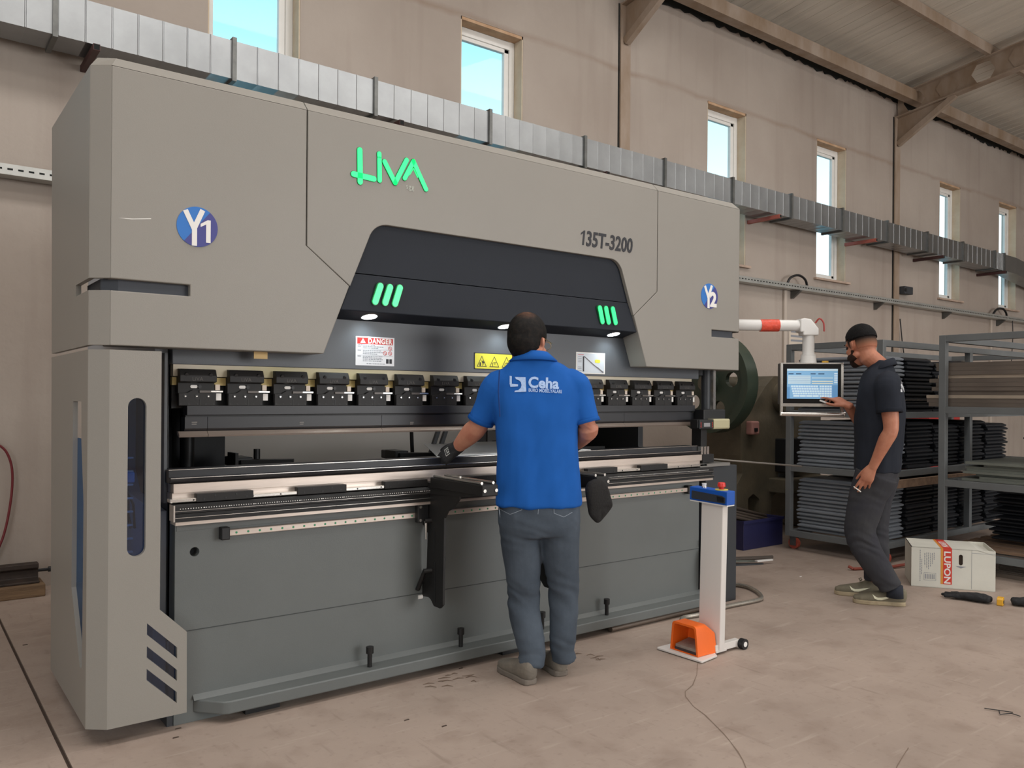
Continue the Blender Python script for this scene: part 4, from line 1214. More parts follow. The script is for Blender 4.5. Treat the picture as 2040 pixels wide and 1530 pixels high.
def hand(mb, W, along, back, s, curls=(0.35, 0.4, 0.45, 0.5), thumb=(0.7, 0.2), k=1.0, spread=0.07, grow=0.0):
    """hand at wrist W; along = wrist to knuckles, back = normal of the back of the hand, s = +1 when the thumb is on the +across side"""
    y = Vector(along).normalized(); z = Vector(back); z = (z - y * z.dot(y)).normalized(); x = y.cross(z) * s
    n = x * (-1 if True else 1)
    def Q(a, b, c): return Vector(W) + (x * a + y * b + z * c) * k
    limb(mb, [(Q(0, -0.03, 0), 0.029 * k + grow, 0.021 * k + grow), (Q(0, 0.0, 0), 0.028 * k + grow, 0.019 * k + grow), (Q(0.002, 0.035, 0.001), 0.037 * k + grow, 0.017 * k + grow), (Q(0, 0.07, 0.003), 0.042 * k + grow, 0.0145 * k + grow), (Q(-0.002, 0.092, 0.002), 0.040 * k + grow, 0.012 * k + grow)], side=x, n=16, p=2.6)
    axis = x if True else n
    tips = []
    for i, (xo, yo, L_) in enumerate(((0.030, 0.094, (0.040, 0.025, 0.020)), (0.010, 0.098, (0.044, 0.028, 0.021)), (-0.011, 0.094, (0.041, 0.026, 0.021)), (-0.030, 0.086, (0.032, 0.020, 0.018)))):
        c = curls[i]
        d = (y + x * spread * (1.4 - i) * 0.8)
        r0 = (0.0092, 0.0094, 0.009, 0.008)[i] * k + grow
        tip, td = bend_chain(Q(xo, yo, 0.003), d, axis, [q * k for q in L_], [r0, r0 * 0.97, r0 * 0.9, r0 * 0.78], [-c * 0.8 * s, -c * s, -c * 0.7 * s], mb)
        tips.append((tip, td))
    d = (y * math.cos(thumb[0]) + x * math.sin(thumb[0]) - z * 0.25)
    tx = (y * 0.2 - z).cross(d).normalized()
    tip, td = bend_chain(Q(0.030, 0.022, -0.006), d, (x * 0.3 + y * 0.0 + z).normalized(), [0.040 * k, 0.031 * k, 0.026 * k], [0.0135 * k + grow, 0.012 * k + grow, 0.0105 * k + grow, 0.009 * k + grow], [0.0, thumb[1] * s, thumb[1] * s], mb)
    tips.append((tip, td))
    return tips


def head(mb, H):
    """skull, face, ears; H places the head frame (x right, y forward, z up; origin between the ears, at eye level)"""
    def B(c, r): mb.ball(H @ Vector(c), r, 20, 14, H.to_3x3())
    B((0, -0.012, 0.030), (0.074, 0.096, 0.090)); B((0, -0.03, 0.0), (0.068, 0.078, 0.08))
    B((0, 0.030, -0.045), (0.060, 0.064, 0.078)); B((0, 0.050, -0.085), (0.044, 0.042, 0.036)); B((0, 0.072, -0.103), (0.022, 0.020, 0.018))
    B((0, 0.068, 0.018), (0.052, 0.026, 0.014)); B((0.036, 0.060, -0.03), (0.022, 0.022, 0.018)); B((-0.036, 0.060, -0.03), (0.022, 0.022, 0.018))
    limb(mb, [(H @ Vector((0, 0.082, 0.012)), 0.009, 0.008), (H @ Vector((0, 0.098, -0.018)), 0.011, 0.011), (H @ Vector((0, 0.106, -0.034)), 0.015, 0.013)], n=12)
    B((0.011, 0.095, -0.038), (0.009, 0.011, 0.008)); B((-0.011, 0.095, -0.038), (0.009, 0.011, 0.008))
    B((0, 0.087, -0.062), (0.024, 0.011, 0.006)); B((0, 0.085, -0.073), (0.021, 0.011, 0.007))
    for s in (-1, 1):
        B((s * 0.055, 0.018, -0.068), (0.016, 0.045, 0.026))
        E_ = H @ Matrix.Translation((s * 0.074, -0.012, -0.014)) @ Matrix.Rotation(s * 0.35, 4, 'Z') @ Matrix.Rotation(0.2, 4, 'X')
        mb.ball(E_ @ Vector((s * 0.004, 0, 0.008)), (0.007, 0.018, 0.022), 14, 10, E_.to_3x3()); mb.ball(E_ @ Vector((s * 0.001, 0.004, -0.012)), (0.007, 0.012, 0.018), 12, 8, E_.to_3x3())


def hair_cap(name, H, m, parent, keep, grow=0.006, voxel=0.006):
    mb = MB()
    def B(c, r): mb.ball(H @ Vector(c), tuple(q + grow for q in r), 32, 22, H.to_3x3())
    B((0, -0.012, 0.030), (0.074, 0.096, 0.090)); B((0, -0.03, 0.0), (0.068, 0.078, 0.08))
    o = fuse(mb, name, m, parent, voxel, 3)
    Hi = H.inverted()
    bm = bmesh.new(); bm.from_mesh(o.data)
    dead = [v for v in bm.verts if not keep(Hi @ v.co)]
    bmesh.ops.delete(bm, geom=dead, context='VERTS')
    bm.to_mesh(o.data); bm.free()
    sm_ = o.modifiers.new('thickness', 'SOLIDIFY'); sm_.thickness = 0.006; sm_.offset = -1
    return o


def shoe(name, heel, toe, m, parent, h=0.085, w=0.05, msole=None):
    heel, toe = Vector(heel), Vector(toe)
    d = (toe - heel); L_ = d.length; d.normalize(); s = Vector((d.y, -d.x, 0))
    up = Vector((0, 0, 1))
    mb = MB()
    st = [(0.03, 0.60, 0.036, 0.050), (0.10, 0.68, 0.041, 0.052), (0.22, 0.66, 0.043, 0.050), (0.36, 0.56, 0.044, 0.044), (0.52, 0.44, 0.048, 0.036), (0.70, 0.34, 0.051, 0.030), (0.86, 0.29, 0.046, 0.025), (0.96, 0.24, 0.030, 0.019)]
    limb(mb, [(heel + d * (L_ * a) + up * (0.012 + c2), b * w / 0.05, c2) for a, _, b, c2 in st], side=s, n=22, p=2.5, cap=0.5)
    # ankle collar
    limb(mb, [(heel + d * (L_ * 0.20) + up * 0.06, 0.040, 0.058), (heel + d * (L_ * 0.19) + up * h, 0.037, 0.052), (heel + d * (L_ * 0.19) + up * (h + 0.025), 0.036, 0.050)], side=s, n=18, cap=0.1)
    o = fuse(mb, name, m, parent, 0.006, 3)
    sb_ = MB()
    out = []
    for a, b in ((0.0, 0.020), (0.03, 0.034), (0.12, 0.042), (0.3, 0.042), (0.5, 0.045), (0.7, 0.053), (0.85, 0.049), (0.95, 0.034), (1.0, 0.014)): out.append((a, b))
    ring = [heel + d * (L_ * a) + s * b for a, b in out] + [heel + d * (L_ * a) - s * b for a, b in reversed(out)]
    sb_.rings([[p + up * 0.0 for p in ring], [p + up * 0.028 for p in ring]])
    so = sb_.build('shoe_sole', msole or M_sole, o, world=False, bevel=0.006, seg=3, smooth=50)
    return o


# ---------------------------------------------------------------- the worker at the press brake
WO = Vector((2.50, 3.06, 0)); WA = math.radians(55 - 90)
wk = thing('person', 'person in blue polo shirt and jeans, seen from behind, working at the press brake', 'person', WO, WA)
WI = wmat(wk).inverted()


def pw(px, py, yl):
    """pixel to the worker's own frame, on the plane at depth yl"""
    o = WI @ Vector((0, 0, EYE)); d = (WI.to_3x3() @ pix(px, py))
    return o + d * ((yl - o.y) / d.y)


def ww(x, y, z): return WI @ Vector((x, y, z))


hc = pw(1052, 668, 0.02)
H1 = Matrix.Translation(Vector((hc.x, hc.y, 1.760 - 0.145))) @ Matrix.Rotation(math.radians(-30), 4, 'Z') @ Matrix.Rotation(math.radians(-6), 4, 'X') @ Matrix.Scale(1.14, 4)
body = MB()
head(body, H1)
nb = pw(1062, 712, 0.0)
limb(body, [(H1 @ Vector((0, -0.030, -0.04)), 0.058, 0.062), (nb + Vector((0, -0.004, 0.022)), 0.060, 0.062), (nb + Vector((0, 0.004, -0.02)), 0.058, 0.054), (nb + Vector((0, 0.01, -0.08)), 0.055, 0.045)], n=18)
# trunk under the shirt
limb(body, [(pw(1064, 768, 0), 0.11, 0.055), (pw(1068, 790, 0), 0.15, 0.085), (pw(1070, 850, 0), 0.165, 0.105), (pw(1072, 930, 0), 0.165, 0.11), (pw(1073, 1000, 0), 0.17, 0.115)], n=20, p=2.4)
shL, elL, wrL = pw(988, 772, 0.0), pw(953, 848, 0.05), pw(911, 891, 0.16)
shR, elR, wrR = pw(1150, 772, 0.0), pw(1172, 852, -0.02), pw(1150, 884, 0.24)
limb(body, smooth_pts([(shL, 0.055, 0.055), (shL.lerp(elL, 0.5), 0.050, 0.052), (elL, 0.049, 0.050), (elL.lerp(wrL, 0.30), 0.053, 0.050), (elL.lerp(wrL, 0.7), 0.043, 0.039), (wrL, 0.032, 0.027)]), side=(0, 0, 1), n=16)
limb(body, smooth_pts([(shR, 0.055, 0.055), (shR.lerp(elR, 0.5), 0.050, 0.052), (elR, 0.049, 0.050), (elR.lerp(wrR, 0.30), 0.053, 0.050), (elR.lerp(wrR, 0.7), 0.043, 0.039), (wrR, 0.032, 0.027)]), side=(0, 0, 1), n=16)
hdL = (pw(882, 914, 0.20) - wrL).normalized()
hand(body, wrL, hdL, Vector((-0.25, -0.75, 0.55)), 1, (0.45, 0.5, 0.55, 0.6), (0.6, 0.2))
hdR = Vector((-0.25, 0.9, -0.25)).normalized()
hand(body, wrR, hdR, Vector((0.1, 0.2, 1)), -1, (0.35, 0.4, 0.4, 0.45), (0.6, 0.2))
# legs
hipL, knL, anL = pw(1036, 1040, 0.0), pw(1041, 1190, 0.0), pw(1058, 1322, -0.06)
hipR, knR, anR = pw(1113, 1040, 0.0), pw(1122, 1190, 0.02), pw(1123, 1310, 0.04)
for hip, kn, an in ((hipL, knL, anL), (hipR, knR, anR)):
    limb(body, smooth_pts([(hip + Vector((0, 0, 0.05)), 0.085, 0.09), (hip.lerp(kn, 0.5), 0.068, 0.075), (kn, 0.052, 0.056), (kn.lerp(an, 0.35), 0.050, 0.056), (kn.lerp(an, 0.8), 0.036, 0.042), (an, 0.030, 0.034)]), n=16)
bw = fuse(body, 'body', M_skinA, wk, 0.0055, 3)

# polo shirt
sh = MB()
rows = [(704, 1061, 30, 0.070), (714, 1061, 38, 0.076), (724, 1061, 52, 0.082), (740, 1062, 72, 0.085), (762, 1064, 89, 0.100), (790, 1068, 90, 0.118), (830, 1070, 84, 0.130), (880, 1071, 81, 0.136), (930, 1072, 82, 0.140), (980, 1073, 84, 0.142), (1006, 1073, 84.5, 0.142)]
st = []
for y, cx_, hw, dp in rows:
    c = pw(cx_, y, 0.0); e_ = pw(cx_ + hw, y, 0.0)
    st.append((c, (e_ - c).length, dp))
limb(sh, smooth_pts(st, 3), side=(1, 0, 0), n=28, p=2.5, cap=0.05)
for shd, el, sg in ((shL, elL, -1), (shR, elR, 1)):
    e2 = shd.lerp(el, 0.86)
    limb(sh, smooth_pts([(shd + Vector((-sg * 0.055, 0, 0.030)), 0.070, 0.075), (shd + Vector((0, 0, 0.0)), 0.070, 0.074), (shd.lerp(e2, 0.5), 0.064, 0.068), (e2, 0.062, 0.066)], 4), side=(0, 0, 1), n=20, cap=0.05)
def shirt_folds(c, zh=0.84, zt=1.45):
    k = 0.35 + 0.65 * max(0, min(1, (zt - c.z) / (zt - zh)))
    d = mnoise.noise(Vector((c.x * 9 + c.z * 2.0, c.y * 9, c.z * 2.2))) * 0.010 * k
    d += mnoise.noise(Vector((c.x * 22 - c.z * 7, c.y * 22, c.z * 9 + 5))) * 0.0045
    return d
so_ = fuse(sh, 'polo_shirt', M_shirtA, wk, 0.008, 5, fold_fn=shirt_folds)
# collar, cuffs
cl = MB(); cN = nb + Vector((0, -0.004, 0.012))
def collar_ring(c, a, b, tilt): return [Vector((c.x + a * math.cos(q), c.y + b * math.sin(q), c.z + tilt * math.sin(q))) for q in [2 * PI * i / 28 for i in range(28)]]
cl.rings([collar_ring(cN + Vector((0, 0, 0.008)), 0.070, 0.072, -0.010), collar_ring(cN + Vector((0, -0.002, 0.006)), 0.076, 0.077, -0.012), collar_ring(cN + Vector((0, -0.004, -0.030)), 0.118, 0.094, -0.008), collar_ring(cN + Vector((0, -0.004, -0.036)), 0.112, 0.088, -0.008), collar_ring(cN + Vector((0, 0, -0.004)), 0.068, 0.070, -0.010)], cap=False)
cl.build('collar', M_shirtA, wk, world=False, smooth='all')
for shd, el in ((shL, elL), (shR, elR)):
    e1, e2 = shd.lerp(el, 0.80), shd.lerp(el, 0.89)
    t = (e2 - e1)
    MB().rings([oval(e1, t, (0, 0, 1), 0.0645, 0.0685, 28), oval(e2, t, (0, 0, 1), 0.0665, 0.0705, 28), oval(e2, t, (0, 0, 1), 0.062, 0.066, 28), oval(e1, t, (0, 0, 1), 0.060, 0.064, 28)], cap=False).build('sleeve_cuff', M_shirtA, wk, world=False, smooth='all')
MB().tube([pw(995, 738, -0.10), pw(993, 780, -0.12), pw(996, 830, -0.125)], 0.0035, 6).build('shoulder_seam', mat('seam_navy', '123a78', 0.9), so_, world=False)
# print on the back
bv = bvh_of(so_)
M_print = mat('shirt_print', 'a9c3ea', 0.8, var=0.12, scale=90)
pc = pw(1073, 768, -0.3)
BM = Matrix.Translation(pc) @ Matrix(((1, 0, 0, 0), (0, 0, -1, 0), (0, 1, 0, 0), (0, 0, 0, 1)))
BM = BM @ Matrix.Rotation(math.radians(-2.5), 4, 'Z')
KP = 0.0024 * 0.98                                       # metres per photo pixel on his back
def lg(px, py): return ((px / 5.37 + 860 - 1073) * KP, -(py / 5.37 + 600 - 768) * KP)
def decal_poly(name, polys):
    vs, fs = [], []
    for pl_ in polys:
        v, f = plate2d(pl_, [], 0.0001); k_ = len(vs)
        f = [q for q in f if all(abs(v[i].z) < 1e-6 for i in q)]
        vs += v; fs += [tuple(i + k_ for i in q) for q in f]
    return decal(name, vs, fs, BM, bv, M_print, so_, 0.0035, 3)
decal_poly('logo_bracket', [[lg(862, 805), lg(885, 808), lg(888, 890), lg(955, 893), lg(955, 915), lg(875, 925), lg(865, 890)]])
arc_o = [lg(918, 815), lg(1032, 812), lg(1045, 968), lg(920, 978), lg(925, 962)]
arc_i = [lg(960, 955), lg(985, 930), lg(992, 900), lg(985, 870), lg(965, 850), lg(930, 838)]
decal_poly('logo_swirl', [arc_o + arc_i])
v, f = text_mesh('Ceha', 0.0705, 0, bold=0.0024, xscale=1.0)
ox, oy = lg(1062, 918)
decal('brand_lettering', [Vector((q.x * 0.97 + ox, q.y + oy, 0)) for q in v], f, BM, bv, M_print, so_, 0.0035, 3)
v, f = text_mesh('BÜRO MOBİLYALARI', 0.0225, 0, bold=0.0005)
xm = max(q.x for q in v); ox, oy = lg(1068, 965); wd = lg(1425, 0)[0] - ox
decal('tagline_lettering', [Vector((q.x * wd / xm + ox, q.y + oy, 0)) for q in v], f, BM, bv, M_print, so_, 0.0035, 2)

# jeans
jn = MB()
rows = [(990, 1073, 80, 0.128), (1020, 1074, 82, 0.132), (1045, 1075, 82, 0.130), (1064, 1076, 80, 0.118)]
st = []
for y, cx_, hw, dp in rows:
    c = pw(cx_, y, 0.0); e_ = pw(cx_ + hw, y, 0.0); st.append((c, (e_ - c).length, dp))
limb(jn, smooth_pts(st, 3), side=(1, 0, 0), n=26, p=2.3, cap=0.1)
def leg(mb, rows_):
    st = []
    for y, cx_, hw, yl, dp in rows_:
        c = pw(cx_, y, yl); e_ = pw(cx_ + hw, y, yl); st.append((c, (e_ - c).length, dp))
    limb(mb, smooth_pts(st, 3), side=(1, 0, 0), n=22, p=2.2, cap=0.1)
leg(jn, [(1035, 1034, 43, 0.0, 0.105), (1080, 1038, 40, 0.0, 0.100), (1130, 1042, 36, 0.0, 0.088), (1185, 1043, 33, 0.005, 0.075), (1220, 1045, 32, -0.01, 0.075), (1260, 1053, 30.5, -0.03, 0.074), (1300, 1059, 27, -0.055, 0.066), (1322, 1057, 28, -0.06, 0.068)])
leg(jn, [(1035, 1115, 42, 0.0, 0.105), (1080, 1116, 39, 0.0, 0.100), (1130, 1119, 35, 0.01, 0.088), (1185, 1122, 29.5, 0.02, 0.075), (1220, 1123, 28.5, 0.015, 0.075), (1260, 1122, 27, 0.01, 0.072), (1292, 1121, 25, 0.02, 0.064), (1310, 1122, 26, 0.03, 0.066)])
def jeans_folds(c):
    kn_ = math.exp(-((c.z - 0.42) / 0.10) ** 2) + 1.1 * math.exp(-((c.z - 0.12) / 0.07) ** 2) + 0.6 * math.exp(-((c.z - 0.70) / 0.07) ** 2)
    d = mnoise.noise(Vector((c.x * 7, c.y * 7 + 3, c.z * 25 + c.x * 14 + mnoise.noise(Vector((c.x * 5, c.y * 5, c.z * 5))) * 2.0))) * 0.009 * (0.06 + kn_)
    d += mnoise.noise(Vector((c.x * 10, c.y * 10, c.z * 6 + 9))) * 0.006
    return d
jo = fuse(jn, 'jeans', M_jeansA, wk, 0.007, 3, fold_fn=jeans_folds)
bj = bvh_of(jo)
M_stitch = mat('jeans_stitch', '8b949e', 0.9)
JM = Matrix.Translation(pw(1073, 1040, -0.4)) @ Matrix(((1, 0, 0, 0), (0, 0, -1, 0), (0, 1, 0, 0), (0, 0, 0, 1)))
def jp(px, py): return ((px - 1073) * KP, -(py - 1040) * KP)
def line_poly(pts, w):
    out = []
    for a, b in zip(pts[:-1], pts[1:]):
        a, b = Vector(a), Vector(b); n_ = (b - a).normalized(); n_ = Vector((-n_.y, n_.x)) * w
        out.append([tuple(a - n_), tuple(b - n_), tuple(b + n_), tuple(a + n_)])
    return out
def decal_lines(name, pts, w=0.0013, closed=False):
    vs, fs = [], []
    for q in line_poly(pts + (pts[:1] if closed else []), w):
        k_ = len(vs); vs += [Vector((a, b, 0)) for a, b in q]; fs.append((k_, k_ + 1, k_ + 2, k_ + 3))
    return decal(name, vs, fs, JM, bj, M_stitch, jo, 0.002, 4)
decal_lines('pocket_stitch', [jp(1111, 1016), jp(1112, 1040), jp(1132, 1048), jp(1150, 1040)])
decal_lines('pocket_stitch', [jp(1000, 1017), jp(1003, 1036), jp(1025, 1044), jp(1048, 1034), jp(1049, 1017)])
decal_lines('centre_seam', [jp(1082, 1016), jp(1081, 1030), jp(1080, 1042)])
# shoes
sL = shoe('shoe', ww(2.397, 2.985, 0), ww(2.428, 3.265, 0), M_shoeA, wk, msole=M_soleA)
sR = shoe('shoe', ww(2.590, 2.990, 0), ww(2.655, 3.255, 0), M_shoeA, wk, msole=M_soleA)
# gloves
gl = MB(); hand(gl, wrL, hdL, Vector((-0.25, -0.75, 0.55)), 1, (0.45, 0.5, 0.55, 0.6), (0.6, 0.2), grow=0.0045)
limb(gl, [(wrL - hdL * 0.02, 0.036, 0.031), (wrL + hdL * 0.03, 0.036, 0.028)], side=(0, 0, 1), n=16, cap=0.05)
go = fuse(gl, 'glove', M_glove, wk, 0.005, 2)
gb = bvh_of(go)
gz = Vector((-0.25, -0.75, 0.55)).normalized(); gy = hdL; gz = (gz - gy * gz.dot(gy)).normalized()
GM = frame_m(wrL + hdL * 0.05 + gz * 0.05, gy.cross(gz), gy)
vs, fs = [], []
for x0, x1, y0, y1 in ((-0.022, 0.022, 0.012, 0.015), (-0.022, -0.018, -0.012, 0.012), (-0.012, -0.004, -0.012, 0.006), (0.000, 0.010, -0.012, -0.006), (0.000, 0.010, 0.0, 0.006), (0.014, 0.020, -0.012, 0.008)):
    k_ = len(vs); vs += [Vector((x0, y0, 0)), Vector((x1, y0, 0)), Vector((x1, y1, 0)), Vector((x0, y1, 0))]; fs.append((k_, k_ + 1, k_ + 2, k_ + 3))
decal('glove_print', vs, fs, GM, gb, mat('glove_print', 'a9a9a6', 0.7), go, 0.002, 2)
gl = MB(); hand(gl, wrR, hdR, Vector((0.1, 0.2, 1)), -1, (0.35, 0.4, 0.4, 0.45), (0.6, 0.2), grow=0.0045)
limb(gl, [(wrR - hdR * 0.02, 0.036, 0.031), (wrR + hdR * 0.03, 0.036, 0.028)], side=(0, 0, 1), n=16, cap=0.05)
fuse(gl, 'glove', M_glove, wk, 0.005, 2)
# hair (thin at the crown), glasses
def hair_thin():
    m = bpy.data.materials.new('hair_thinning'); m.use_nodes = True
    nt = m.node_tree; L = nt.links; b = nt.nodes['Principled BSDF']; b.inputs['Roughness'].default_value = 0.7; b.inputs['Specular IOR Level'].default_value = 0.25
    tc = nt.nodes.new('ShaderNodeTexCoord'); n1 = nt.nodes.new('ShaderNodeTexNoise'); n1.inputs['Scale'].default_value = 55; n1.inputs['Detail'].default_value = 6
    L.new(tc.outputs['Object'], n1.inputs['Vector'])
    cp = H1 @ Vector((0.012, -0.055, 0.110))
    vd = nt.nodes.new('ShaderNodeVectorMath'); vd.operation = 'DISTANCE'; L.new(tc.outputs['Object'], vd.inputs[0]); vd.inputs[1].default_value = cp
    mr = nt.nodes.new('ShaderNodeMapRange'); mr.inputs[1].default_value = 0.015; mr.inputs[2].default_value = 0.055; mr.inputs[3].default_value = 0.6; mr.inputs[4].default_value = 0.0; L.new(vd.outputs['Value'], mr.inputs[0])
    mu = nt.nodes.new('ShaderNodeMath'); mu.operation = 'MULTIPLY'; L.new(mr.outputs[0], mu.inputs[0]); L.new(n1.outputs['Fac'], mu.inputs[1])
    rp = nt.nodes.new('ShaderNodeValToRGB'); rp.color_ramp.elements[0].color = lin('0b0908'); rp.color_ramp.elements[1].color = lin('211b17'); rp.color_ramp.elements[0].position = 0.42; rp.color_ramp.elements[1].position = 0.75; L.new(n1.outputs['Fac'], rp.inputs[0])
    x = nt.nodes.new('ShaderNodeMix'); x.data_type = 'RGBA'; L.new(mu.outputs[0], x.inputs[0]); L.new(rp.outputs[0], x.inputs[6]); x.inputs[7].default_value = lin('8a5f48'); L.new(x.outputs[2], b.inputs['Base Color'])
    bp = nt.nodes.new('ShaderNodeBump'); bp.inputs['Strength'].default_value = 0.7; bp.inputs['Distance'].default_value = 0.004; L.new(n1.outputs['Fac'], bp.inputs['Height']); L.new(bp.outputs[0], b.inputs['Normal'])
    return m
def keepA(p):
    if abs(p.x) > 0.062 and -0.028 < p.y < 0.022 and p.z < 0.012: return False
    if p.y > 0.03: return p.z > 0.062
    if p.y > -0.01: return p.z > -0.02
    return p.z > -0.075
hair_cap('hair', H1, hair_thin(), wk, keepA)
g = MB(); 
for s in (-1, 1): g.tube([H1 @ Vector((s * 0.079, -0.015, 0.012)), H1 @ Vector((s * 0.076, 0.04, 0.010)), H1 @ Vector((s * 0.066, 0.098, 0.008))], 0.0016, 6)
for s in (-1, 1): g.tube([H1 @ Vector((s * 0.034 + 0.026 * math.cos(a * PI / 8), 0.104, -0.002 + 0.019 * math.sin(a * PI / 8))) for a in range(17)], 0.0014, 6)
g.build('glasses', mat('spectacle_gold', 'b9a57a', 0.3, 0.8), wk, world=False)
M_eye = mat('eye_dark', '2a211c', 0.2)
for s in (-1, 1): MB().ball(H1 @ Vector((s * 0.031, 0.078, 0.0)), 0.011, 12, 8).build('eye', M_eye, wk, world=False)

# ---------------------------------------------------------------- the bearded man at the control panel
OO = Vector((5.25, 2.84, 0)); OA = math.radians(110 - 90)
op = thing('person', 'bearded person in navy polo shirt touching the control panel screen', 'person', OO, OA)
OI = wmat(op).inverted()


def po(px, py, xl):
    """pixel to this person's own frame, on the plane at sideways position xl"""
    o = OI @ Vector((0, 0, EYE)); d = (OI.to_3x3() @ pix(px, py))
    return o + d * ((xl - o.x) / d.x)


def wo(x, y, z): return OI @ Vector((x, y, z))


hb = po(1718, 690, 0.0)
H2 = Matrix.Translation(Vector((hb.x, hb.y + 0.012, po(1718, 646, 0.0).z - 0.138))) @ Matrix.Rotation(math.radians(-38), 4, 'Z') @ Matrix.Rotation(math.radians(-15), 4, 'X') @ Matrix.Scale(1.10, 4)
body = MB()
head(body, H2)
n2 = po(1757, 735, 0.0)
limb(body, [(H2 @ Vector((0, -0.030, -0.04)), 0.054, 0.062), (H2 @ Vector((0, -0.045, -0.09)), 0.055, 0.062), (n2 + Vector((0, 0.01, 0.02)), 0.058, 0.060), (n2 + Vector((0, 0, -0.06)), 0.06, 0.055)], n=18)
limb(body, [(po(1757, 772, 0), 0.11, 0.06), (po(1753, 800, 0), 0.15, 0.095), (po(1751, 860, 0), 0.145, 0.10), (po(1750, 925, 0), 0.14, 0.09)], n=20, p=2.4)
sl, el_, wl_ = po(1768, 768, -0.185), po(1775, 855, -0.215), po(1738, 932, -0.205)
sr, er_ = po(1742, 770, 0.19), po(1722, 850, 0.235)
PA = math.radians(-45); PC = Vector((5.07, 3.25, 0)); pn = Vector((math.sin(PA), -math.cos(PA), 0))      # control panel position and facing
def on_panel(px, py, off):
    d = pix(px, py); o = Vector((0, 0, EYE)); q = PC + pn * off
    return OI @ (o + d * ((q - o).dot(pn) / d.dot(pn)))
wr_ = on_panel(1687, 806, 0.115); tipT = on_panel(1647, 787, 0.012)
limb(body, smooth_pts([(sl, 0.058, 0.058), (sl.lerp(el_, 0.5), 0.050, 0.054), (el_, 0.043, 0.046), (el_.lerp(wl_, 0.28), 0.045, 0.046), (el_.lerp(wl_, 0.7), 0.034, 0.034), (wl_, 0.024, 0.029)]), side=(1, 0, 0), n=16)
limb(body, smooth_pts([(sr, 0.058, 0.058), (sr.lerp(er_, 0.5), 0.050, 0.054), (er_, 0.043, 0.046), (er_.lerp(wr_, 0.28), 0.045, 0.046), (er_.lerp(wr_, 0.7), 0.034, 0.034), (wr_, 0.026, 0.028)]), side=(1, 0, 0), n=16)
dL = (po(1716, 975, -0.20) - wl_).normalized()
tipsL = hand(body, wl_, dL, Vector((-1, -0.15, 0.1)), 1, (0.12, 0.18, 0.42, 0.40), (0.35, 0.1), spread=0.10)
dR = (tipT - wr_).normalized()
tipsR = hand(body, wr_, dR, Vector((-0.35, -0.2, 0.9)), -1, (0.18, 0.55, 0.7, 0.75), (0.55, 0.25))
hL, kL, aL = po(1752, 935, -0.095), po(1713, 1062, -0.10), po(1783, 1172, -0.085)
hR, kR, aR = po(1748, 935, 0.095), po(1738, 1058, 0.09), po(1742, 1155, 0.10)
for hip, kn, an in ((hL, kL, aL), (hR, kR, aR)):
    limb(body, smooth_pts([(hip + Vector((0, 0, 0.03)), 0.062, 0.066), (hip.lerp(kn, 0.5), 0.060, 0.064), (kn, 0.048, 0.05), (kn.lerp(an, 0.35), 0.046, 0.05), (kn.lerp(an, 0.8), 0.034, 0.040), (an, 0.030, 0.034)]), n=16)
bo_ = fuse(body, 'body', M_skinB, op, 0.0055, 3)
# polo
sh = MB()
st = []
for y, f_, b_, a in ((718, 1730, 1782, 0.070), (728, 1727, 1784, 0.085), (738, 1722, 1789, 0.115), (752, 1712, 1795, 0.150), (772, 1706, 1802, 0.185), (800, 1702, 1806, 0.190), (840, 1699, 1806, 0.185), (880, 1699, 1802, 0.180), (915, 1698, 1799, 0.180), (938, 1697, 1797, 0.180)):
    c = po((f_ + b_) / 2, y, 0.0); e_ = po(f_, y, 0.0); st.append((c, a, max(0.05, (e_ - c).length - 0.016)))
limb(sh, smooth_pts(st, 3), side=(1, 0, 0), n=28, p=2.4, cap=0.05)
for shd, el, sg in ((sl, el_, -1), (sr, er_, 1)):
    e2 = shd.lerp(el, 0.60)
    limb(sh, smooth_pts([(shd + Vector((-sg * 0.06, 0, 0.035)), 0.070, 0.075), (shd, 0.070, 0.078), (shd.lerp(e2, 0.5), 0.066, 0.074), (e2, 0.066, 0.076)], 4), side=(1, 0, 0), n=20, cap=0.05)
s2 = fuse(sh, 'polo_shirt', M_shirtB, op, 0.008, 5, fold_fn=lambda c: shirt_folds(c, 0.88, 1.5))
cl = MB(); cN = n2 + Vector((0, 0.002, 0.030))
cl.rings([collar_ring(cN + Vector((0, 0, 0.014)), 0.064, 0.070, -0.030), collar_ring(cN + Vector((0, -0.002, 0.008)), 0.072, 0.078, -0.032), collar_ring(cN + Vector((0, -0.002, -0.032)), 0.110, 0.094, -0.034), collar_ring(cN + Vector((0, -0.002, -0.038)), 0.104, 0.088, -0.034), collar_ring(cN + Vector((0, 0, 0.0)), 0.063, 0.068, -0.03)], cap=False)
cl.build('collar', M_shirtB, op, world=False, smooth='all')
for shd, el in ((sl, el_), (sr, er_)):
    e1, e2 = shd.lerp(el, 0.53), shd.lerp(el, 0.63); t = e2 - e1
    MB().rings([oval(e1, t, (1, 0, 0), 0.0685, 0.079, 28), oval(e2, t, (1, 0, 0), 0.070, 0.080, 28), oval(e2, t, (1, 0, 0), 0.066, 0.075, 28), oval(e1, t, (1, 0, 0), 0.064, 0.073, 28)], cap=False).build('sleeve_cuff', M_shirtB, op, world=False, smooth='all')
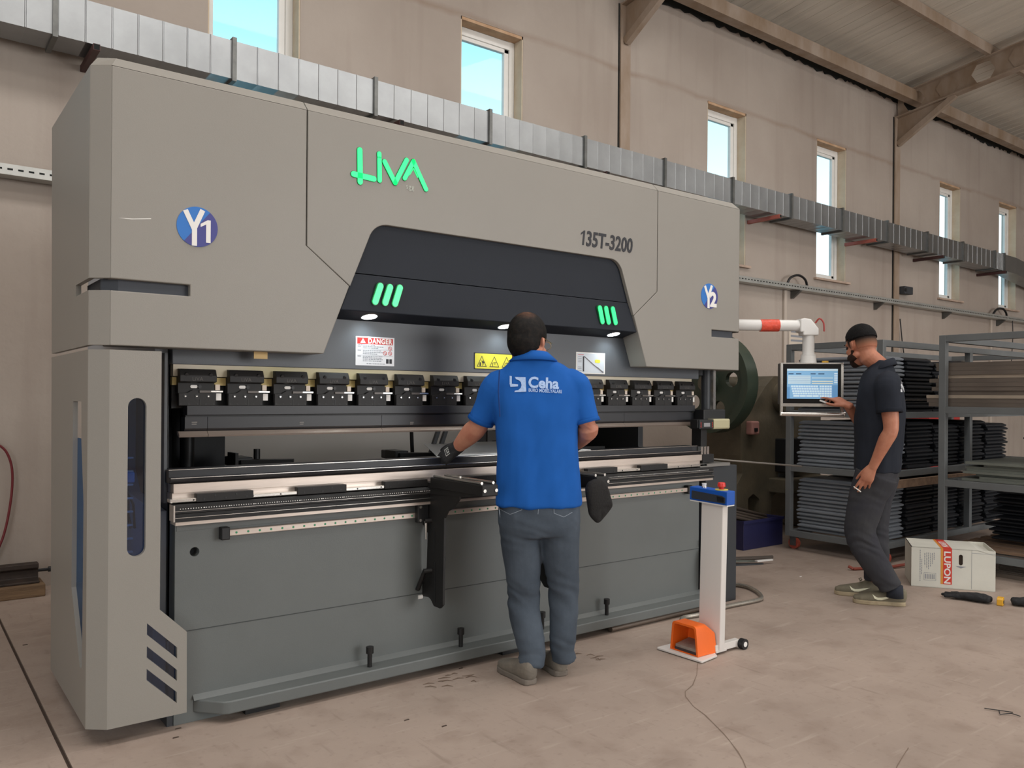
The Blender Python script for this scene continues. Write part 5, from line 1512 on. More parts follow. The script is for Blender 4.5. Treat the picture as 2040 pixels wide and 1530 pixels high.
# prints on chest and back
bs = bvh_of(s2)
cpt = po(1713, 780, -0.12)
CM = frame_m(cpt + Vector((-0.1, 0.25, 0)), (-0.80, -0.6, 0), (0, 0, 1))
M_wprint = mat('white_shirt_print', 'd6d8dc', 0.7)
v, f = text_mesh('LiVA', 0.034, 0, bold=0.0006)
decal('chest_logo', [Vector((q.x - 0.03, q.y - 0.012, 0)) for q in v], f, CM, bs, M_wprint, s2, 0.003, 2)
bpt = po(1798, 765, 0.0)
BM2 = frame_m(Vector((0.0, bpt.y - 0.3, bpt.z)), (1, 0, 0), (0, 0, 1))
v, f = text_mesh('LiVA', 0.13, 0, bold=0.003)
xm = max(q.x for q in v)
decal('back_logo', [Vector((q.x - xm / 2, q.y - 0.05, 0)) for q in v], f, BM2, bs, M_wprint, s2, 0.0035, 3)
# trousers
jn = MB(); st = []
for y, f_, b_, a in ((912, 1700, 1797, 0.172), (935, 1697, 1797, 0.176), (960, 1696, 1790, 0.172)):
    c = po((f_ + b_) / 2, y, 0.0); e_ = po(f_, y, 0.0); st.append((c, a, (e_ - c).length - 0.025))
limb(jn, smooth_pts(st, 3), side=(1, 0, 0), n=26, p=2.2, cap=0.1)
def legB(rows_):
    st = []
    for y, f_, b_, xl, a in rows_:
        c = po((f_ + b_) / 2, y, xl); e_ = po(f_, y, xl); st.append((c, a, (e_ - c).length))
    limb(jn, smooth_pts(st, 3), side=(1, 0, 0), n=22, p=2.1, cap=0.1)
legB([(945, 1702, 1790, -0.09, 0.095), (985, 1693, 1768, -0.09, 0.092), (1025, 1684, 1752, -0.095, 0.085), (1062, 1683, 1745, -0.10, 0.078), (1095, 1697, 1758, -0.10, 0.076), (1130, 1720, 1776, -0.095, 0.070), (1160, 1744, 1792, -0.09, 0.064), (1172, 1752, 1798, -0.085, 0.062)])
legB([(945, 1712, 1792, 0.09, 0.095), (985, 1712, 1780, 0.09, 0.092), (1025, 1712, 1772, 0.09, 0.085), (1062, 1712, 1770, 0.09, 0.076), (1095, 1718, 1772, 0.09, 0.072), (1130, 1722, 1770, 0.095, 0.066), (1156, 1722, 1766, 0.10, 0.062)])
fuse(jn, 'trousers', M_jeansB, op, 0.007, 3, fold_fn=jeans_folds)
# shoes with their side marks
def swoosh(o, heel, toe, side):
    heel, toe = Vector(heel), Vector(toe); d = (toe - heel).normalized(); s = Vector((d.y, -d.x, 0)) * side
    pts = [(0.205, 0.070), (0.195, 0.046), (0.175, 0.036), (0.150, 0.036), (0.115, 0.048), (0.075, 0.068), (0.120, 0.060), (0.150, 0.054), (0.172, 0.052), (0.185, 0.056)]
    vs, fs = plate2d([(p[0], p[1]) for p in pts], [], 0.0001)
    fs = [q for q in fs if all(abs(vs[i].z) < 1e-6 for i in q)]
    right = d if s.dot(d.cross(Vector((0, 0, 1)))) > 0 else -d
    Mx = Matrix(((d.x, 0, s.x, heel.x), (d.y, 0, s.y, heel.y), (d.z, 1, s.z, heel.z), (0, 0, 0, 1)))
    decal('side_mark', vs, fs, Mx, bvh_of(o), M_cream, o, 0.002, 2)
hl, tl_ = wo(5.298, 2.700, 0), wo(5.106, 2.955, 0)
a1 = shoe('shoe', hl, tl_, M_shoeB, op); swoosh(a1, hl, tl_, -1)
hr_, tr_ = wo(5.395, 2.915, 0), wo(5.222, 3.160, 0)
a2 = shoe('shoe', hr_, tr_, M_shoeB, op); swoosh(a2, hr_, tr_, -1)
for o_, h_, t_ in ((a1, hl, tl_), (a2, hr_, tr_)):
    d = (t_ - h_); 
    lc = MB(); c = h_ + d * 0.42 + Vector((0, 0, 0.105)); s_ = Vector((d.y, -d.x, 0)).normalized()
    lc.tube([c + s_ * 0.0, c + s_ * 0.03 + Vector((0, 0, 0.012)), c + s_ * 0.045 + d * 0.05, c + s_ * 0.02 + d * 0.04, c], 0.0028, 6)
    lc.tube([c, c - s_ * 0.025 + Vector((0, 0, 0.010)), c - s_ * 0.04 + d * 0.05, c - s_ * 0.015 + d * 0.04, c], 0.0028, 6)
    lc.build('shoe_lace', M_shoeB, o_, world=False)
MB().rings([oval(aL + Vector((0, 0.0, 0.02)), (0, 0, 1), (1, 0, 0), 0.042, 0.048), oval(aL + Vector((0, 0.0, -0.06)), (0, 0, 1), (1, 0, 0), 0.042, 0.052)]).build('sock', M_sock, op, world=False, smooth='all')
# hair, beard, ring, eyes
def keepB(p):
    if p.y > 0.045: return p.z > 0.060
    if p.y > 0.0: return p.z > 0.030
    return p.z > 0.022 - 0.15 * min(0.0, p.y + 0.05) * 0
hair_cap('hair', H2, M_hairB, op, keepB, 0.008)
def fade_material():
    m = bpy.data.materials.new('hair_fade'); m.use_nodes = True
    nt = m.node_tree; L = nt.links; b = nt.nodes['Principled BSDF']; b.inputs['Roughness'].default_value = 0.75; b.inputs['Specular IOR Level'].default_value = 0.25
    tc = nt.nodes.new('ShaderNodeTexCoord'); sb_ = nt.nodes.new('ShaderNodeVectorMath'); sb_.operation = 'SUBTRACT'; sb_.inputs[1].default_value = H2.translation
    dt = nt.nodes.new('ShaderNodeVectorMath'); dt.operation = 'DOT_PRODUCT'; dt.inputs[1].default_value = (H2.to_3x3() @ Vector((0, 0, 1))).normalized()
    mr = nt.nodes.new('ShaderNodeMapRange'); mr.inputs[1].default_value = -0.042; mr.inputs[2].default_value = 0.034
    L.new(tc.outputs['Object'], sb_.inputs[0]); L.new(sb_.outputs[0], dt.inputs[0]); L.new(dt.outputs['Value'], mr.inputs[0])
    rp = nt.nodes.new('ShaderNodeValToRGB'); rp.color_ramp.elements[0].color = lin('ae7259'); rp.color_ramp.elements[1].color = lin('0d0c0d')
    e1_ = rp.color_ramp.elements.new(0.45); e1_.color = lin('70503f')
    e1_ = rp.color_ramp.elements.new(0.75); e1_.color = lin('2f221c')
    L.new(mr.outputs[0], rp.inputs[0]); L.new(rp.outputs[0], b.inputs['Base Color'])
    return m
def fade_keep(q): return q.y < 0.032 and -0.040 <= q.z < 0.034 and not (abs(q.x) > 0.055 and -0.034 < q.y < 0.012 and q.z < 0.016)
hair_cap('hair_fade', H2, fade_material(), op, fade_keep, 0.0016, 0.004)
bm_ = MB()
def BB(c, r): bm_.ball(H2 @ Vector(c), r, 20, 14, H2.to_3x3())
BB((0, 0.050, -0.092), (0.0465, 0.044, 0.033)); BB((0, 0.073, -0.106), (0.025, 0.023, 0.019))
for s in (-1, 1):
    BB((s * 0.056, 0.026, -0.074), (0.0182, 0.042, 0.0255)); BB((s * 0.0625, 0.010, -0.050), (0.0085, 0.012, 0.024))
    BB((s * 0.018, 0.088, -0.051), (0.02, 0.007, 0.005))
fuse(bm_, 'beard', mat('beard_brown', '241913', 0.85, color2='3a2820', scale=70, spec=0.2), op, 0.005, 3)
for s in (-1, 1): MB().ball(H2 @ Vector((s * 0.031, 0.078, 0.0)), 0.011, 12, 8).build('eye', M_eye, op, world=False)
for s in (-1, 1): MB().tube([H2 @ Vector((s * 0.014, 0.093, 0.020)), H2 @ Vector((s * 0.032, 0.090, 0.026)), H2 @ Vector((s * 0.050, 0.078, 0.020))], 0.0035, 6).build('eyebrow', M_hairB, op, world=False)
# cigarette between the fingers, marker pen at the screen
ci = tipsL[1][0]; q = ci + Vector((-0.012, 0, 0.02))
cg = MB().tube([op.matrix_basis @ (q + Vector((0, 0.02, 0.012))) if False else wmat(op) @ (q + Vector((-0.006, 0.022, 0.014))), wmat(op) @ (q + Vector((-0.008, -0.022, -0.018)))], 0.004, 10)
tag(cg.build('cigarette', mat('cigarette_paper', 'e6e2da', 0.7), None), 'white cigarette between the fingers of the bearded man', 'cigarette')
q = tipsR[1][0]
mk = MB().tube([wmat(op) @ (q + Vector((-0.02, 0.025, 0.02))), wmat(op) @ (q + Vector((-0.025, -0.03, 0.0)))], 0.006, 10)
tag(mk.build('marker_pen', M_white, None), 'short white pen in the hand at the touch screen', 'pen')
# ================================================================ ducts and services on the wall
M_galv = mat('galvanised_sheet', '9a9d9f', 0.32, 0.92, var=0.10, scale=3.0, spec=0.5)
M_galv2 = mat('galvanised_flange', '6d6e6c', 0.45, 0.7, var=0.2, scale=9)
M_primer = mat('red_primer', 'a8584a', 0.6, var=0.15, scale=6)
M_primer2 = mat('brown_primer', '4a2e2c', 0.6, var=0.15, scale=6)
DY0, DY1, DH = 6.13, 6.42, 0.285
def dzb(x): return 3.722 - 0.0085 * x
duct = thing('air_duct', 'long galvanised rectangular air duct along the upper wall', 'duct', (7.0, 6.3, 3.7))
j0, jp_ = 0.851, 1.176
for k in range(-1, 13):
    xa = j0 + jp_ * k; xb = xa + jp_
    if k == 12: xb = 15.33
    st = []
    nb_ = 7; seg_w = (xb - xa - 0.02) / nb_
    for q in range(nb_):
        x0 = xa + 0.01 + q * seg_w
        st += [(x0, 0.0), (x0 + 0.003, 0.004), (x0 + 0.009, 0.004), (x0 + 0.012, 0.0), (x0 + seg_w * 0.35, -0.0012), (x0 + seg_w * 0.65, -0.0012)]
    st.append((xb - 0.01, 0.0))
    rings = []
    for x, o in st:
        z0, z1 = dzb(x), dzb(x) + DH
        rings.append([Vector((x, DY0 - o, z0)), Vector((x, DY0 - o, z1)), Vector((x, DY1, z1 + o)), Vector((x, DY1, z0 - o * 0.6))])
    MB().rings(rings).build('duct_section', M_galv, duct, smooth=25)
    fz = dzb(xb)
    MB().box(xb - 0.016, xb + 0.016, DY0 - 0.02, DY1 + 0.02, fz - 0.02, fz + DH + 0.02).build('joint_flange', M_galv2, duct)
# offset piece where the duct bends down at the far end
e0 = 15.35
rings = []
for x, dz_, dy_ in ((e0, 0, 0), (e0 + 0.5, -0.01, 0.0), (e0 + 1.1, -0.08, 0.0), (e0 + 1.7, -0.14, 0.0), (e0 + 3.5, -0.16, 0.0)):
    z0 = dzb(e0) + dz_; rings.append([Vector((x, DY0 + dy_, z0)), Vector((x, DY0 + dy_, z0 + DH)), Vector((x, DY1 + dy_, z0 + DH)), Vector((x, DY1 + dy_, z0))])
MB().rings(rings).build('duct_bend', M_galv, duct)
bxs = [(at(190, 95, Y=6.1).x, 1), (at(795, 236, Y=6.1).x, 1), (at(1205, 342, Y=6.1).x, 1), (8.74, 0), (11.0, 0), (12.98, 1), (15.22, 1)]
blab = ['dark bracket under the duct at the top left corner of the press brake', 'dark bracket under the duct above the left lit logo', 'dark bracket under the duct near the brown wall column', 'bright red bracket under the duct just right of the press brake', 'bright red bracket under the duct left of the second column', 'dark brown bracket under the duct right of the second column', 'dark brown bracket under the far end of the duct']
for (x, dk), lb in zip(bxs, blab):
    z = dzb(x) - 0.022
    o = MB().box(x - 0.022, x + 0.022, 6.05, YW - 0.002, z - 0.045, z)
    o = o.build('duct_bracket', M_primer2 if dk else M_primer, None, bevel=0.003)
    tag(o, lb, 'bracket', 'duct brackets')
    MB().box(x - 0.017, x + 0.017, 6.048, 6.0505, z - 0.04, z - 0.005).build('tube_mouth', M_dark, o, world=False)

M_tray = mat('tray_zinc', 'b9bab6', 0.4, 0.6, var=0.1, scale=6)
tray = thing('cable_tray', 'perforated zinc cable tray running along the wall', 'cable tray', (8, 6.45, 2.8))
MB().box(X0, X1, 6.38, 6.51, 2.805, 2.810).build('tray_floor', M_tray, tray)
MB().box(X0, X1, 6.38, 6.385, 2.81, 2.876).build('tray_lip', M_tray, tray)
MB().box(X0, X1, 6.505, 6.51, 2.81, 2.876).build('tray_lip', M_tray, tray)
b = MB(); x = -1.0
while x < 18:
    b.box(x, x + 0.032, 6.3785, 6.3805, 2.836, 2.848); x += 0.062
b.build('tray_slot', M_dark, tray, kind='stuff')
for x in (-0.9, 1.2, 3.3, 5.4, 7.5, 9.69, 11.81, 13.96, 16.02):
    MB().prism([(YW - 0.002, 2.803), (6.38, 2.803), (6.38, 2.79), (6.50, 2.70), (YW - 0.002, 2.70)], 'x', x - 0.02, x + 0.02).build('tray_bracket', M_galv2, tray)
def cable(name, pts, r, label, m=M_blk, cat='cable', group=None):
    p = [(Vector(q), r, r) for q in pts]
    sm_ = [q[0] for q in smooth_pts(p, 5)]
    return tag(MB().tube(sm_, r, 8).build(name, m, None, smooth='all'), label, cat, group)
cable('power_cable', [(9.45, 6.44, 2.83), (9.50, 6.42, 2.95), (9.66, 6.40, 3.00), (9.82, 6.40, 2.95), (9.90, 6.42, 2.83)], 0.016, 'black cable looping over the tray right of the press brake', group='cables on the tray')
cable('power_cable', [(15.6, 6.44, 2.83), (15.75, 6.42, 2.97), (15.95, 6.40, 3.0), (16.15, 6.42, 2.94), (16.25, 6.44, 2.83)], 0.018, 'black cable looping over the tray at the far right', group='cables on the tray')
cable('hanging_cable', [(16.3, 6.37, 2.80), (16.32, 6.37, 2.5), (16.33, 6.40, 1.9), (16.4, 6.42, 1.2)], 0.008, 'thin black cable hanging down the wall at far right', group='cables on the tray')
cable('hanging_cable', [at(1793, 635, Y=6.49), at(1795, 655, Y=6.49), at(1798, 685, Y=6.49), at(1803, 720, Y=6.49)], 0.009, 'thin black cable on the wall right of the second column', group='cables on the tray')
tr_ = MB().box(9.49, 9.55, YW - 0.035, YW - 0.001, 0.0, 2.80).build('cable_trunking', mat('trunking_cream', 'bcb0a4', 0.6), None, bevel=0.004)
tag(tr_, 'narrow cream vertical cable trunking below the tray', 'trunking')
tr2 = MB().box(15.72, 15.78, YW - 0.035, YW - 0.001, 0.0, 2.80).build('cable_trunking', MATS['trunking_cream'], None, bevel=0.004)
tag(tr2, 'narrow cream vertical trunking below the tray behind the racks', 'trunking')
nt_ = thing('wall_notice', 'faded notice with yellow field on the wall behind the panel arm', 'notice', (9.9, YW - 0.004, 2.1))
MB().box(9.64, 10.02, YW - 0.006, YW - 0.002, 2.04, 2.30).build('paper', mat('notice_paper', 'cfc3b4', 0.7), nt_)
MB().box(10.02, 10.2, YW - 0.006, YW - 0.002, 2.04, 2.30).build('yellow_field', mat('notice_yellow', 'c9a040', 0.7), nt_)
for z in (2.26, 2.20, 2.14): MB().box(9.68, 9.98, YW - 0.008, YW - 0.006, z - 0.015, z + 0.012).build('text_line', M_inkgrey, nt_)
cam_ = thing('wall_sensor', 'small dark sensor box on the second wall column', 'sensor', (12.5, YW - 0.05, 3.0))
MB().box(12.50, 12.75, YW - 0.12, YW - 0.02, 2.99, 3.11).build('housing', M_frame, cam_, bevel=0.01)
MB().cyl((12.52, YW - 0.125, 3.05), (12.52, YW - 0.12, 3.05), 0.03, 12).build('lens', M_blk, cam_)
cable('air_hose', [(0.50, 6.49, 1.02), (0.588, 6.49, 0.994), (0.640, 6.49, 0.925), (0.665, 6.49, 0.80), (0.655, 6.49, 0.60), (0.61, 6.49, 0.36), (0.52, 6.49, 0.15)], 0.008, 'dark red air hose hanging on the wall left of the press brake', mat('hose_red', '6d2026', 0.5), 'hose')

# ---- steel rail section on a timber block, left of the machine
sr_ = MB()
prof = [(6.24, 0.085), (6.40, 0.085), (6.40, 0.10), (6.335, 0.115), (6.335, 0.165), (6.36, 0.18), (6.36, 0.21), (6.28, 0.21), (6.28, 0.18), (6.305, 0.165), (6.305, 0.115), (6.24, 0.10)]
so2 = sr_.prism(prof, 'x', -0.45, 0.80).build('steel_rail', mat('rail_rust', '4a3f38', 0.6, 0.4, color2='332c29', scale=8), None, bevel=0.004)
tag(so2, 'rusty steel rail section on a timber block by the wall', 'rail')
MB().cyl((0.80, 6.32, 0.155), (0.86, 6.32, 0.155), 0.010, 10).build('rail_bolt', M_blk, so2, world=False)
MB().cyl((0.86, 6.32, 0.155), (0.88, 6.32, 0.155), 0.018, 10).build('bolt_head', M_blk, so2, world=False)
tb = MB().box(-0.45, 0.83, 6.20, 6.44, 0.0, 0.083).build('timber_block', mat('timber_old', '8a6f52', 0.85, color2='5d4936', scale=3, stretch=(0.5, 6, 8), bump=0.4, bscale=30), None, bevel=0.008)
tag(tb, 'worn timber block on the floor under the steel rail', 'timber')

# ================================================================ control pendant
M_pwhite = mat('pendant_white', 'dcdbd8', 0.4)
pr = Vector((math.cos(PA), math.sin(PA), 0))
zc = 1.425
pend = thing('control_panel', 'touch screen control panel hanging from a white swing arm', 'control panel', (PC.x, PC.y, zc), PA)
# local frame: x along the screen, y away from the reader, z up
W2, zt_, zb_ = 0.205, 0.172, -0.115
MB().box(-W2 - 0.004, W2 + 0.004, 0.012, 0.10, zb_, zt_).build('housing', mat('housing_dark', '33363a', 0.45), pend, world=False, bevel=0.006)
MB().box(-W2 + 0.012, W2 - 0.012, -0.002, 0.012, zb_, zt_ - 0.004).build('bezel', mat('bezel_black', '0d0e11', 0.15), pend, world=False, bevel=0.002)
for s in (-1, 1):
    MB().prism(rounded([(-0.012, -0.195), (0.02, -0.195), (0.03, zt_ + 0.002), (-0.006, zt_ + 0.002)], 0.006), 'x', s * W2 - 0.012 if s > 0 else s * W2 - 0.004, s * W2 + 0.004 if s > 0 else s * W2 + 0.012).build('side_rail', M_bright, pend, world=False)
MB().box(-W2, W2, -0.006, 0.012, zt_ - 0.006, zt_ + 0.002).build('top_rail', M_bright, pend, world=False)
MB().box(-W2, W2, -0.008, 0.012, zb_ - 0.014, zb_ + 0.008).build('lower_rail', M_bright, pend, world=False)
MB().cyl((-W2, -0.008, -0.182), (W2 + 0.012, -0.008, -0.182), 0.015, 18).build('grip_bar', M_bright, pend, world=False, smooth=40)
MB().cyl((W2 + 0.008, -0.008, -0.182), (W2 + 0.014, -0.008, -0.182), 0.021, 18).build('grip_cap', M_bright, pend, world=False)
scr = MB().box(-0.165, 0.172, -0.0035, -0.0015, -0.075, 0.132).build('screen', mat('screen_blue', (0.22, 0.45, 0.70, 1), 0.25, emit=0.30), pend, world=False)
M_ui1 = mat('ui_pale', (0.52, 0.68, 0.78, 1), 0.3, emit=0.30); M_ui2 = mat('ui_dark', (0.02, 0.06, 0.14, 1), 0.3, emit=0.2); M_ui3 = mat('ui_key', (0.58, 0.74, 0.88, 1), 0.3, emit=0.34); M_ui4 = mat('ui_mid', (0.12, 0.30, 0.55, 1), 0.3, emit=0.35); M_ui5 = mat('ui_cream', (0.70, 0.72, 0.62, 1), 0.3, emit=0.3)
def ui(name, x0, x1, z0, z1, m, d=0.0004): MB().box(x0, x1, -0.0035 - d, -0.0035, z0, z1).build(name, m, scr, world=False)
ui('title_bar', -0.165, 0.172, 0.118, 0.132, M_ui1)
ui('side_bar', -0.165, -0.145, -0.075, 0.005, M_ui4); ui('side_bar', 0.135, 0.172, -0.075, 0.02, M_ui4)
for x0, x1 in ((-0.155, -0.122), (-0.105, -0.070), (-0.008, 0.025), (0.043, 0.083)): ui('status_field', x0, x1, 0.094, 0.101, M_ui2)
ui('data_panel', -0.158, -0.008, 0.028, 0.086, M_ui1); ui('data_row', 0.0, 0.14, 0.066, 0.072, M_ui1); ui('data_row', 0.0, 0.14, 0.042, 0.049, M_ui5); ui('data_row', 0.0, 0.14, 0.028, 0.034, M_ui5)
for z in (0.040, 0.052, 0.064, 0.076): ui('data_line', -0.155, -0.012, z, z + 0.0015, M_ui4, 0.0007)
for z in (0.10, 0.085, 0.07, 0.055, 0.04): ui('side_button', 0.148, 0.170, z - 0.006, z + 0.004, M_ui3)
for r_ in range(5):
    for c_ in range(11 if r_ < 4 else 4):
        w_ = 0.0145 if r_ < 4 else 0.040
        x0 = -0.138 + r_ * 0.004 + c_ * (0.0165 if r_ < 4 else 0.043)
        ui('screen_key', x0, x0 + w_, 0.004 - r_ * 0.0165, 0.0165 - r_ * 0.0165, M_ui3)
for r_ in range(5):
    for c_ in range(5): ui('screen_key', 0.052 + c_ * 0.0165, 0.066 + c_ * 0.0165, 0.004 - r_ * 0.0165, 0.0165 - r_ * 0.0165, M_ui3)
MB().cyl((0.10, 0.05, zt_), (0.10, 0.05, zt_ + 0.016), 0.022, 18).build('yellow_ring', mat('button_yellow', 'd9a72e', 0.4), pend, world=False)
za = 1.857 - zc
MB().cyl((-0.012, 0.055, zt_), (-0.012, 0.055, za - 0.03), 0.040, 24).build('drop_tube', M_pwhite, pend, world=False, smooth=40)
MB().cyl((-0.012, 0.055, zt_), (-0.012, 0.055, zt_ + 0.05), 0.056, 24, r1=0.05).build('tube_collar', M_pwhite, pend, world=False, smooth=40)
MB().cyl((-0.012, 0.055, zt_ + 0.05), (-0.012, 0.055, zt_ + 0.062), 0.050, 24).build('tube_collar', M_pwhite, pend, world=False, smooth=40)
am0 = wmat(pend) @ Vector((-0.012, 0.055, za)); am1 = Vector((4.556, 3.662, 1.857))
ad = (am1 - am0); ad.z = 0; ad.normalize(); an = Vector((-ad.y, ad.x, 0))
AMx = Matrix(((ad.x, an.x, 0, am0.x), (ad.y, an.y, 0, am0.y), (0, 0, 1, 1.857), (0, 0, 0, 1)))
b = MB().prism([(-0.055, -0.068), (0.055, -0.068), (0.055, -0.045), (0.075, -0.045), (0.075, 0.046), (0.045, 0.052), (0.0, 0.046), (-0.055, -0.02)], 'y', -0.046, 0.046, AMx)
b.build('elbow', M_pwhite, pend, bevel=0.008, seg=3)
La = (am1 - am0).length
MB().cyl(AMx @ Vector((0.07, 0, 0.002)), AMx @ Vector((La, 0, 0.002)), 0.039, 24).build('swing_arm', M_pwhite, pend, smooth=40)
MB().cyl(AMx @ Vector((0.215, 0, 0.002)), AMx @ Vector((0.345, 0, 0.0)), 0.0425, 24).build('red_tape', mat('tape_red', 'd8503c', 0.3, var=0.15, scale=30, bump=0.5, bscale=40), pend, smooth=40)
q = [AMx @ Vector(p) for p in ((-0.04, 0.02, 0.02), (-0.06, 0.04, 0.05), (-0.085, 0.05, 0.02), (-0.09, 0.05, -0.04))]
MB().tube([p[0] for p in smooth_pts([(v_, 1, 1) for v_ in q], 4)], 0.006, 8).build('red_cable', mat('cable_red', 'a03a34', 0.5), pend)

# ================================================================ foot control on a pedestal
M_pw = mat('pedestal_white', 'd8d3ce', 0.45)
M_orange = mat('guard_orange', 'ee6a1c', 0.4, var=0.05, scale=6)
fc = thing('foot_control', 'white pedestal foot control with orange pedal guard and blue button box', 'foot control', (3.42, 2.84, 0))
front_pts = rounded([(3.275, 3.015), (3.285, 2.715), (3.43, 2.735), (3.455, 2.77), (3.455, 3.015)], 0.01)
MB().prism(front_pts, 'z', 0.004, 0.014).build('base_plate', M_pw, fc, bevel=0.002)
TL = Matrix.Translation((3.50, 2.83, 0)) @ Matrix.Rotation(math.radians(1.6), 4, 'X') @ Matrix.Rotation(math.radians(-0.6), 4, 'Y')
MB().prism(rounded([(-0.022, -0.072), (0.022, -0.072), (0.022, 0.072), (-0.022, 0.072)], 0.006), 'z', 0.02, 0.80, TL).build('post', M_pw, fc, smooth=30)
MB().box(3.455, 3.66, 2.765, 2.80, 0.014, 0.05).build('axle_bar', M_pw, fc, bevel=0.002)
MB().box(3.455, 3.54, 2.76, 2.90, 0.012, 0.022).build('foot_bracket', M_pw, fc)
wz = 0.028
MB().cyl((3.665, 2.735, wz), (3.665, 2.765, wz), 0.028, 20).build('wheel', M_blk, fc, smooth=40)
MB().cyl((3.665, 2.733, wz), (3.665, 2.7355, wz), 0.014, 14).build('wheel_hub', M_white, fc)
# guard: hood open to the left
def hood(x0, x1, y0, y1, h0, h1, t):
    b = MB()
    outer = rounded([(y0, 0.015), (y1, 0.015), (y1 - 0.015, h0), (y0 + 0.015, h0)], [0, 0, 0.02, 0.02]); inner = rounded([(y0 + t, 0.015 + t * 0.2), (y1 - t, 0.015 + t * 0.2), (y1 - 0.015 - t, h0 - t), (y0 + 0.015 + t, h0 - t)], [0, 0, 0.015, 0.015])
    sc = h1 / h0
    def R(poly, x, k=1.0): return [Vector((x, p[0], p[1] * k)) for p in poly]
    b.rings([R(inner, x1 - 0.03, sc), R(inner, x0), R(outer, x0), R(outer, x0 + (x1 - x0) * 0.55), R(outer, x1, sc)], cap=True)
    return b
hood(3.315, 3.465, 2.765, 2.955, 0.168, 0.120, 0.012).build('pedal_guard', M_orange, fc, bevel=0.003, smooth=35)
MB().prism([(3.33, 0.03), (3.44, 0.055), (3.44, 0.062), (3.33, 0.045)], 'y', 2.79, 2.93).build('pedal', mat('pedal_grey', '8b8178', 0.5, var=0.2, scale=20), fc, bevel=0.002)
MB().box(3.33, 3.44, 2.785, 2.935, 0.014, 0.03).build('pedal_base', M_frame, fc)
MB().cyl((3.455, 2.79, 0.075), (3.47, 2.79, 0.075), 0.008, 10).build('guard_bolt', M_blk, fc)
BX = TL
MB().box(-0.036, 0.030, -0.108, 0.142, 0.795, 0.868, TL).build('button_box', mat('box_blue', '1554b0', 0.4), fc, bevel=0.004)
MB().box(-0.034, 0.028, -0.106, 0.140, 0.790, 0.796, TL).build('box_base', M_white, fc)
MB().prism(rounded([(-0.098, 0.805), (0.125, 0.805), (0.125, 0.848), (-0.075, 0.843), (-0.098, 0.835)], 0.006), 'x', -0.040, -0.035, TL).build('grip_recess', mat('recess_grey', '34383f', 0.4), fc)
MB().prism([(-0.09, 0.812), (-0.05, 0.812), (-0.045, 0.838), (-0.09, 0.835)], 'x', -0.0425, -0.039, TL).build('recess_port', M_blk, fc)
c0 = TL @ Vector((-0.003, 0.07, 0.868)); zz = Vector((0, 0, 1))
MB().cyl(c0, c0 + zz * 0.006, 0.014, 16).build('switch_ring', M_bright, fc); MB().cyl(c0 + zz * 0.006, c0 + zz * 0.022, 0.010, 16, r1=0.013).build('white_switch', M_white, fc)
c1 = TL @ Vector((-0.003, -0.045, 0.868))
MB().cyl(c1, c1 + zz * 0.004, 0.034, 24).build('yellow_disc', mat('disc_yellow', 'd8c860', 0.5), fc); MB().cyl(c1 + zz * 0.004, c1 + zz * 0.02, 0.013, 16).build('button_stem', M_red, fc)
MB().cyl(c1 + zz * 0.016, c1 + zz * 0.040, 0.022, 20, r1=0.019).build('stop_button', mat('stop_red', 'd4302a', 0.35), fc, bevel=0.004, smooth=40)
hp = [(3.47, 2.88, 0.05), (3.62, 3.02, 0.02), (3.72, 3.20, 0.016), (3.83, 3.315, 0.016), (3.99, 3.31, 0.016), (4.27, 3.335, 0.016), (4.54, 3.322, 0.016), (4.655, 3.345, 0.016), (4.78, 3.48, 0.016), (4.84, 3.63, 0.016), (4.76, 3.80, 0.016), (4.60, 3.95, 0.016)]
cable('conduit_hose', hp, 0.0135, 'braided metal conduit looping on the floor behind the pedestal', mat('conduit_steel', 'a8a298', 0.35, 0.7, var=0.2, scale=80), 'conduit')
pp = MB().tube([(3.30, 3.392, 0.018), (4.18, 3.398, 0.018)], 0.017, 12).build('steel_pipe', mat('pipe_brown', '6a5e54', 0.5, 0.4), None, smooth=40)
tag(pp, 'dark steel pipe on the floor along the press brake plinth', 'pipe')

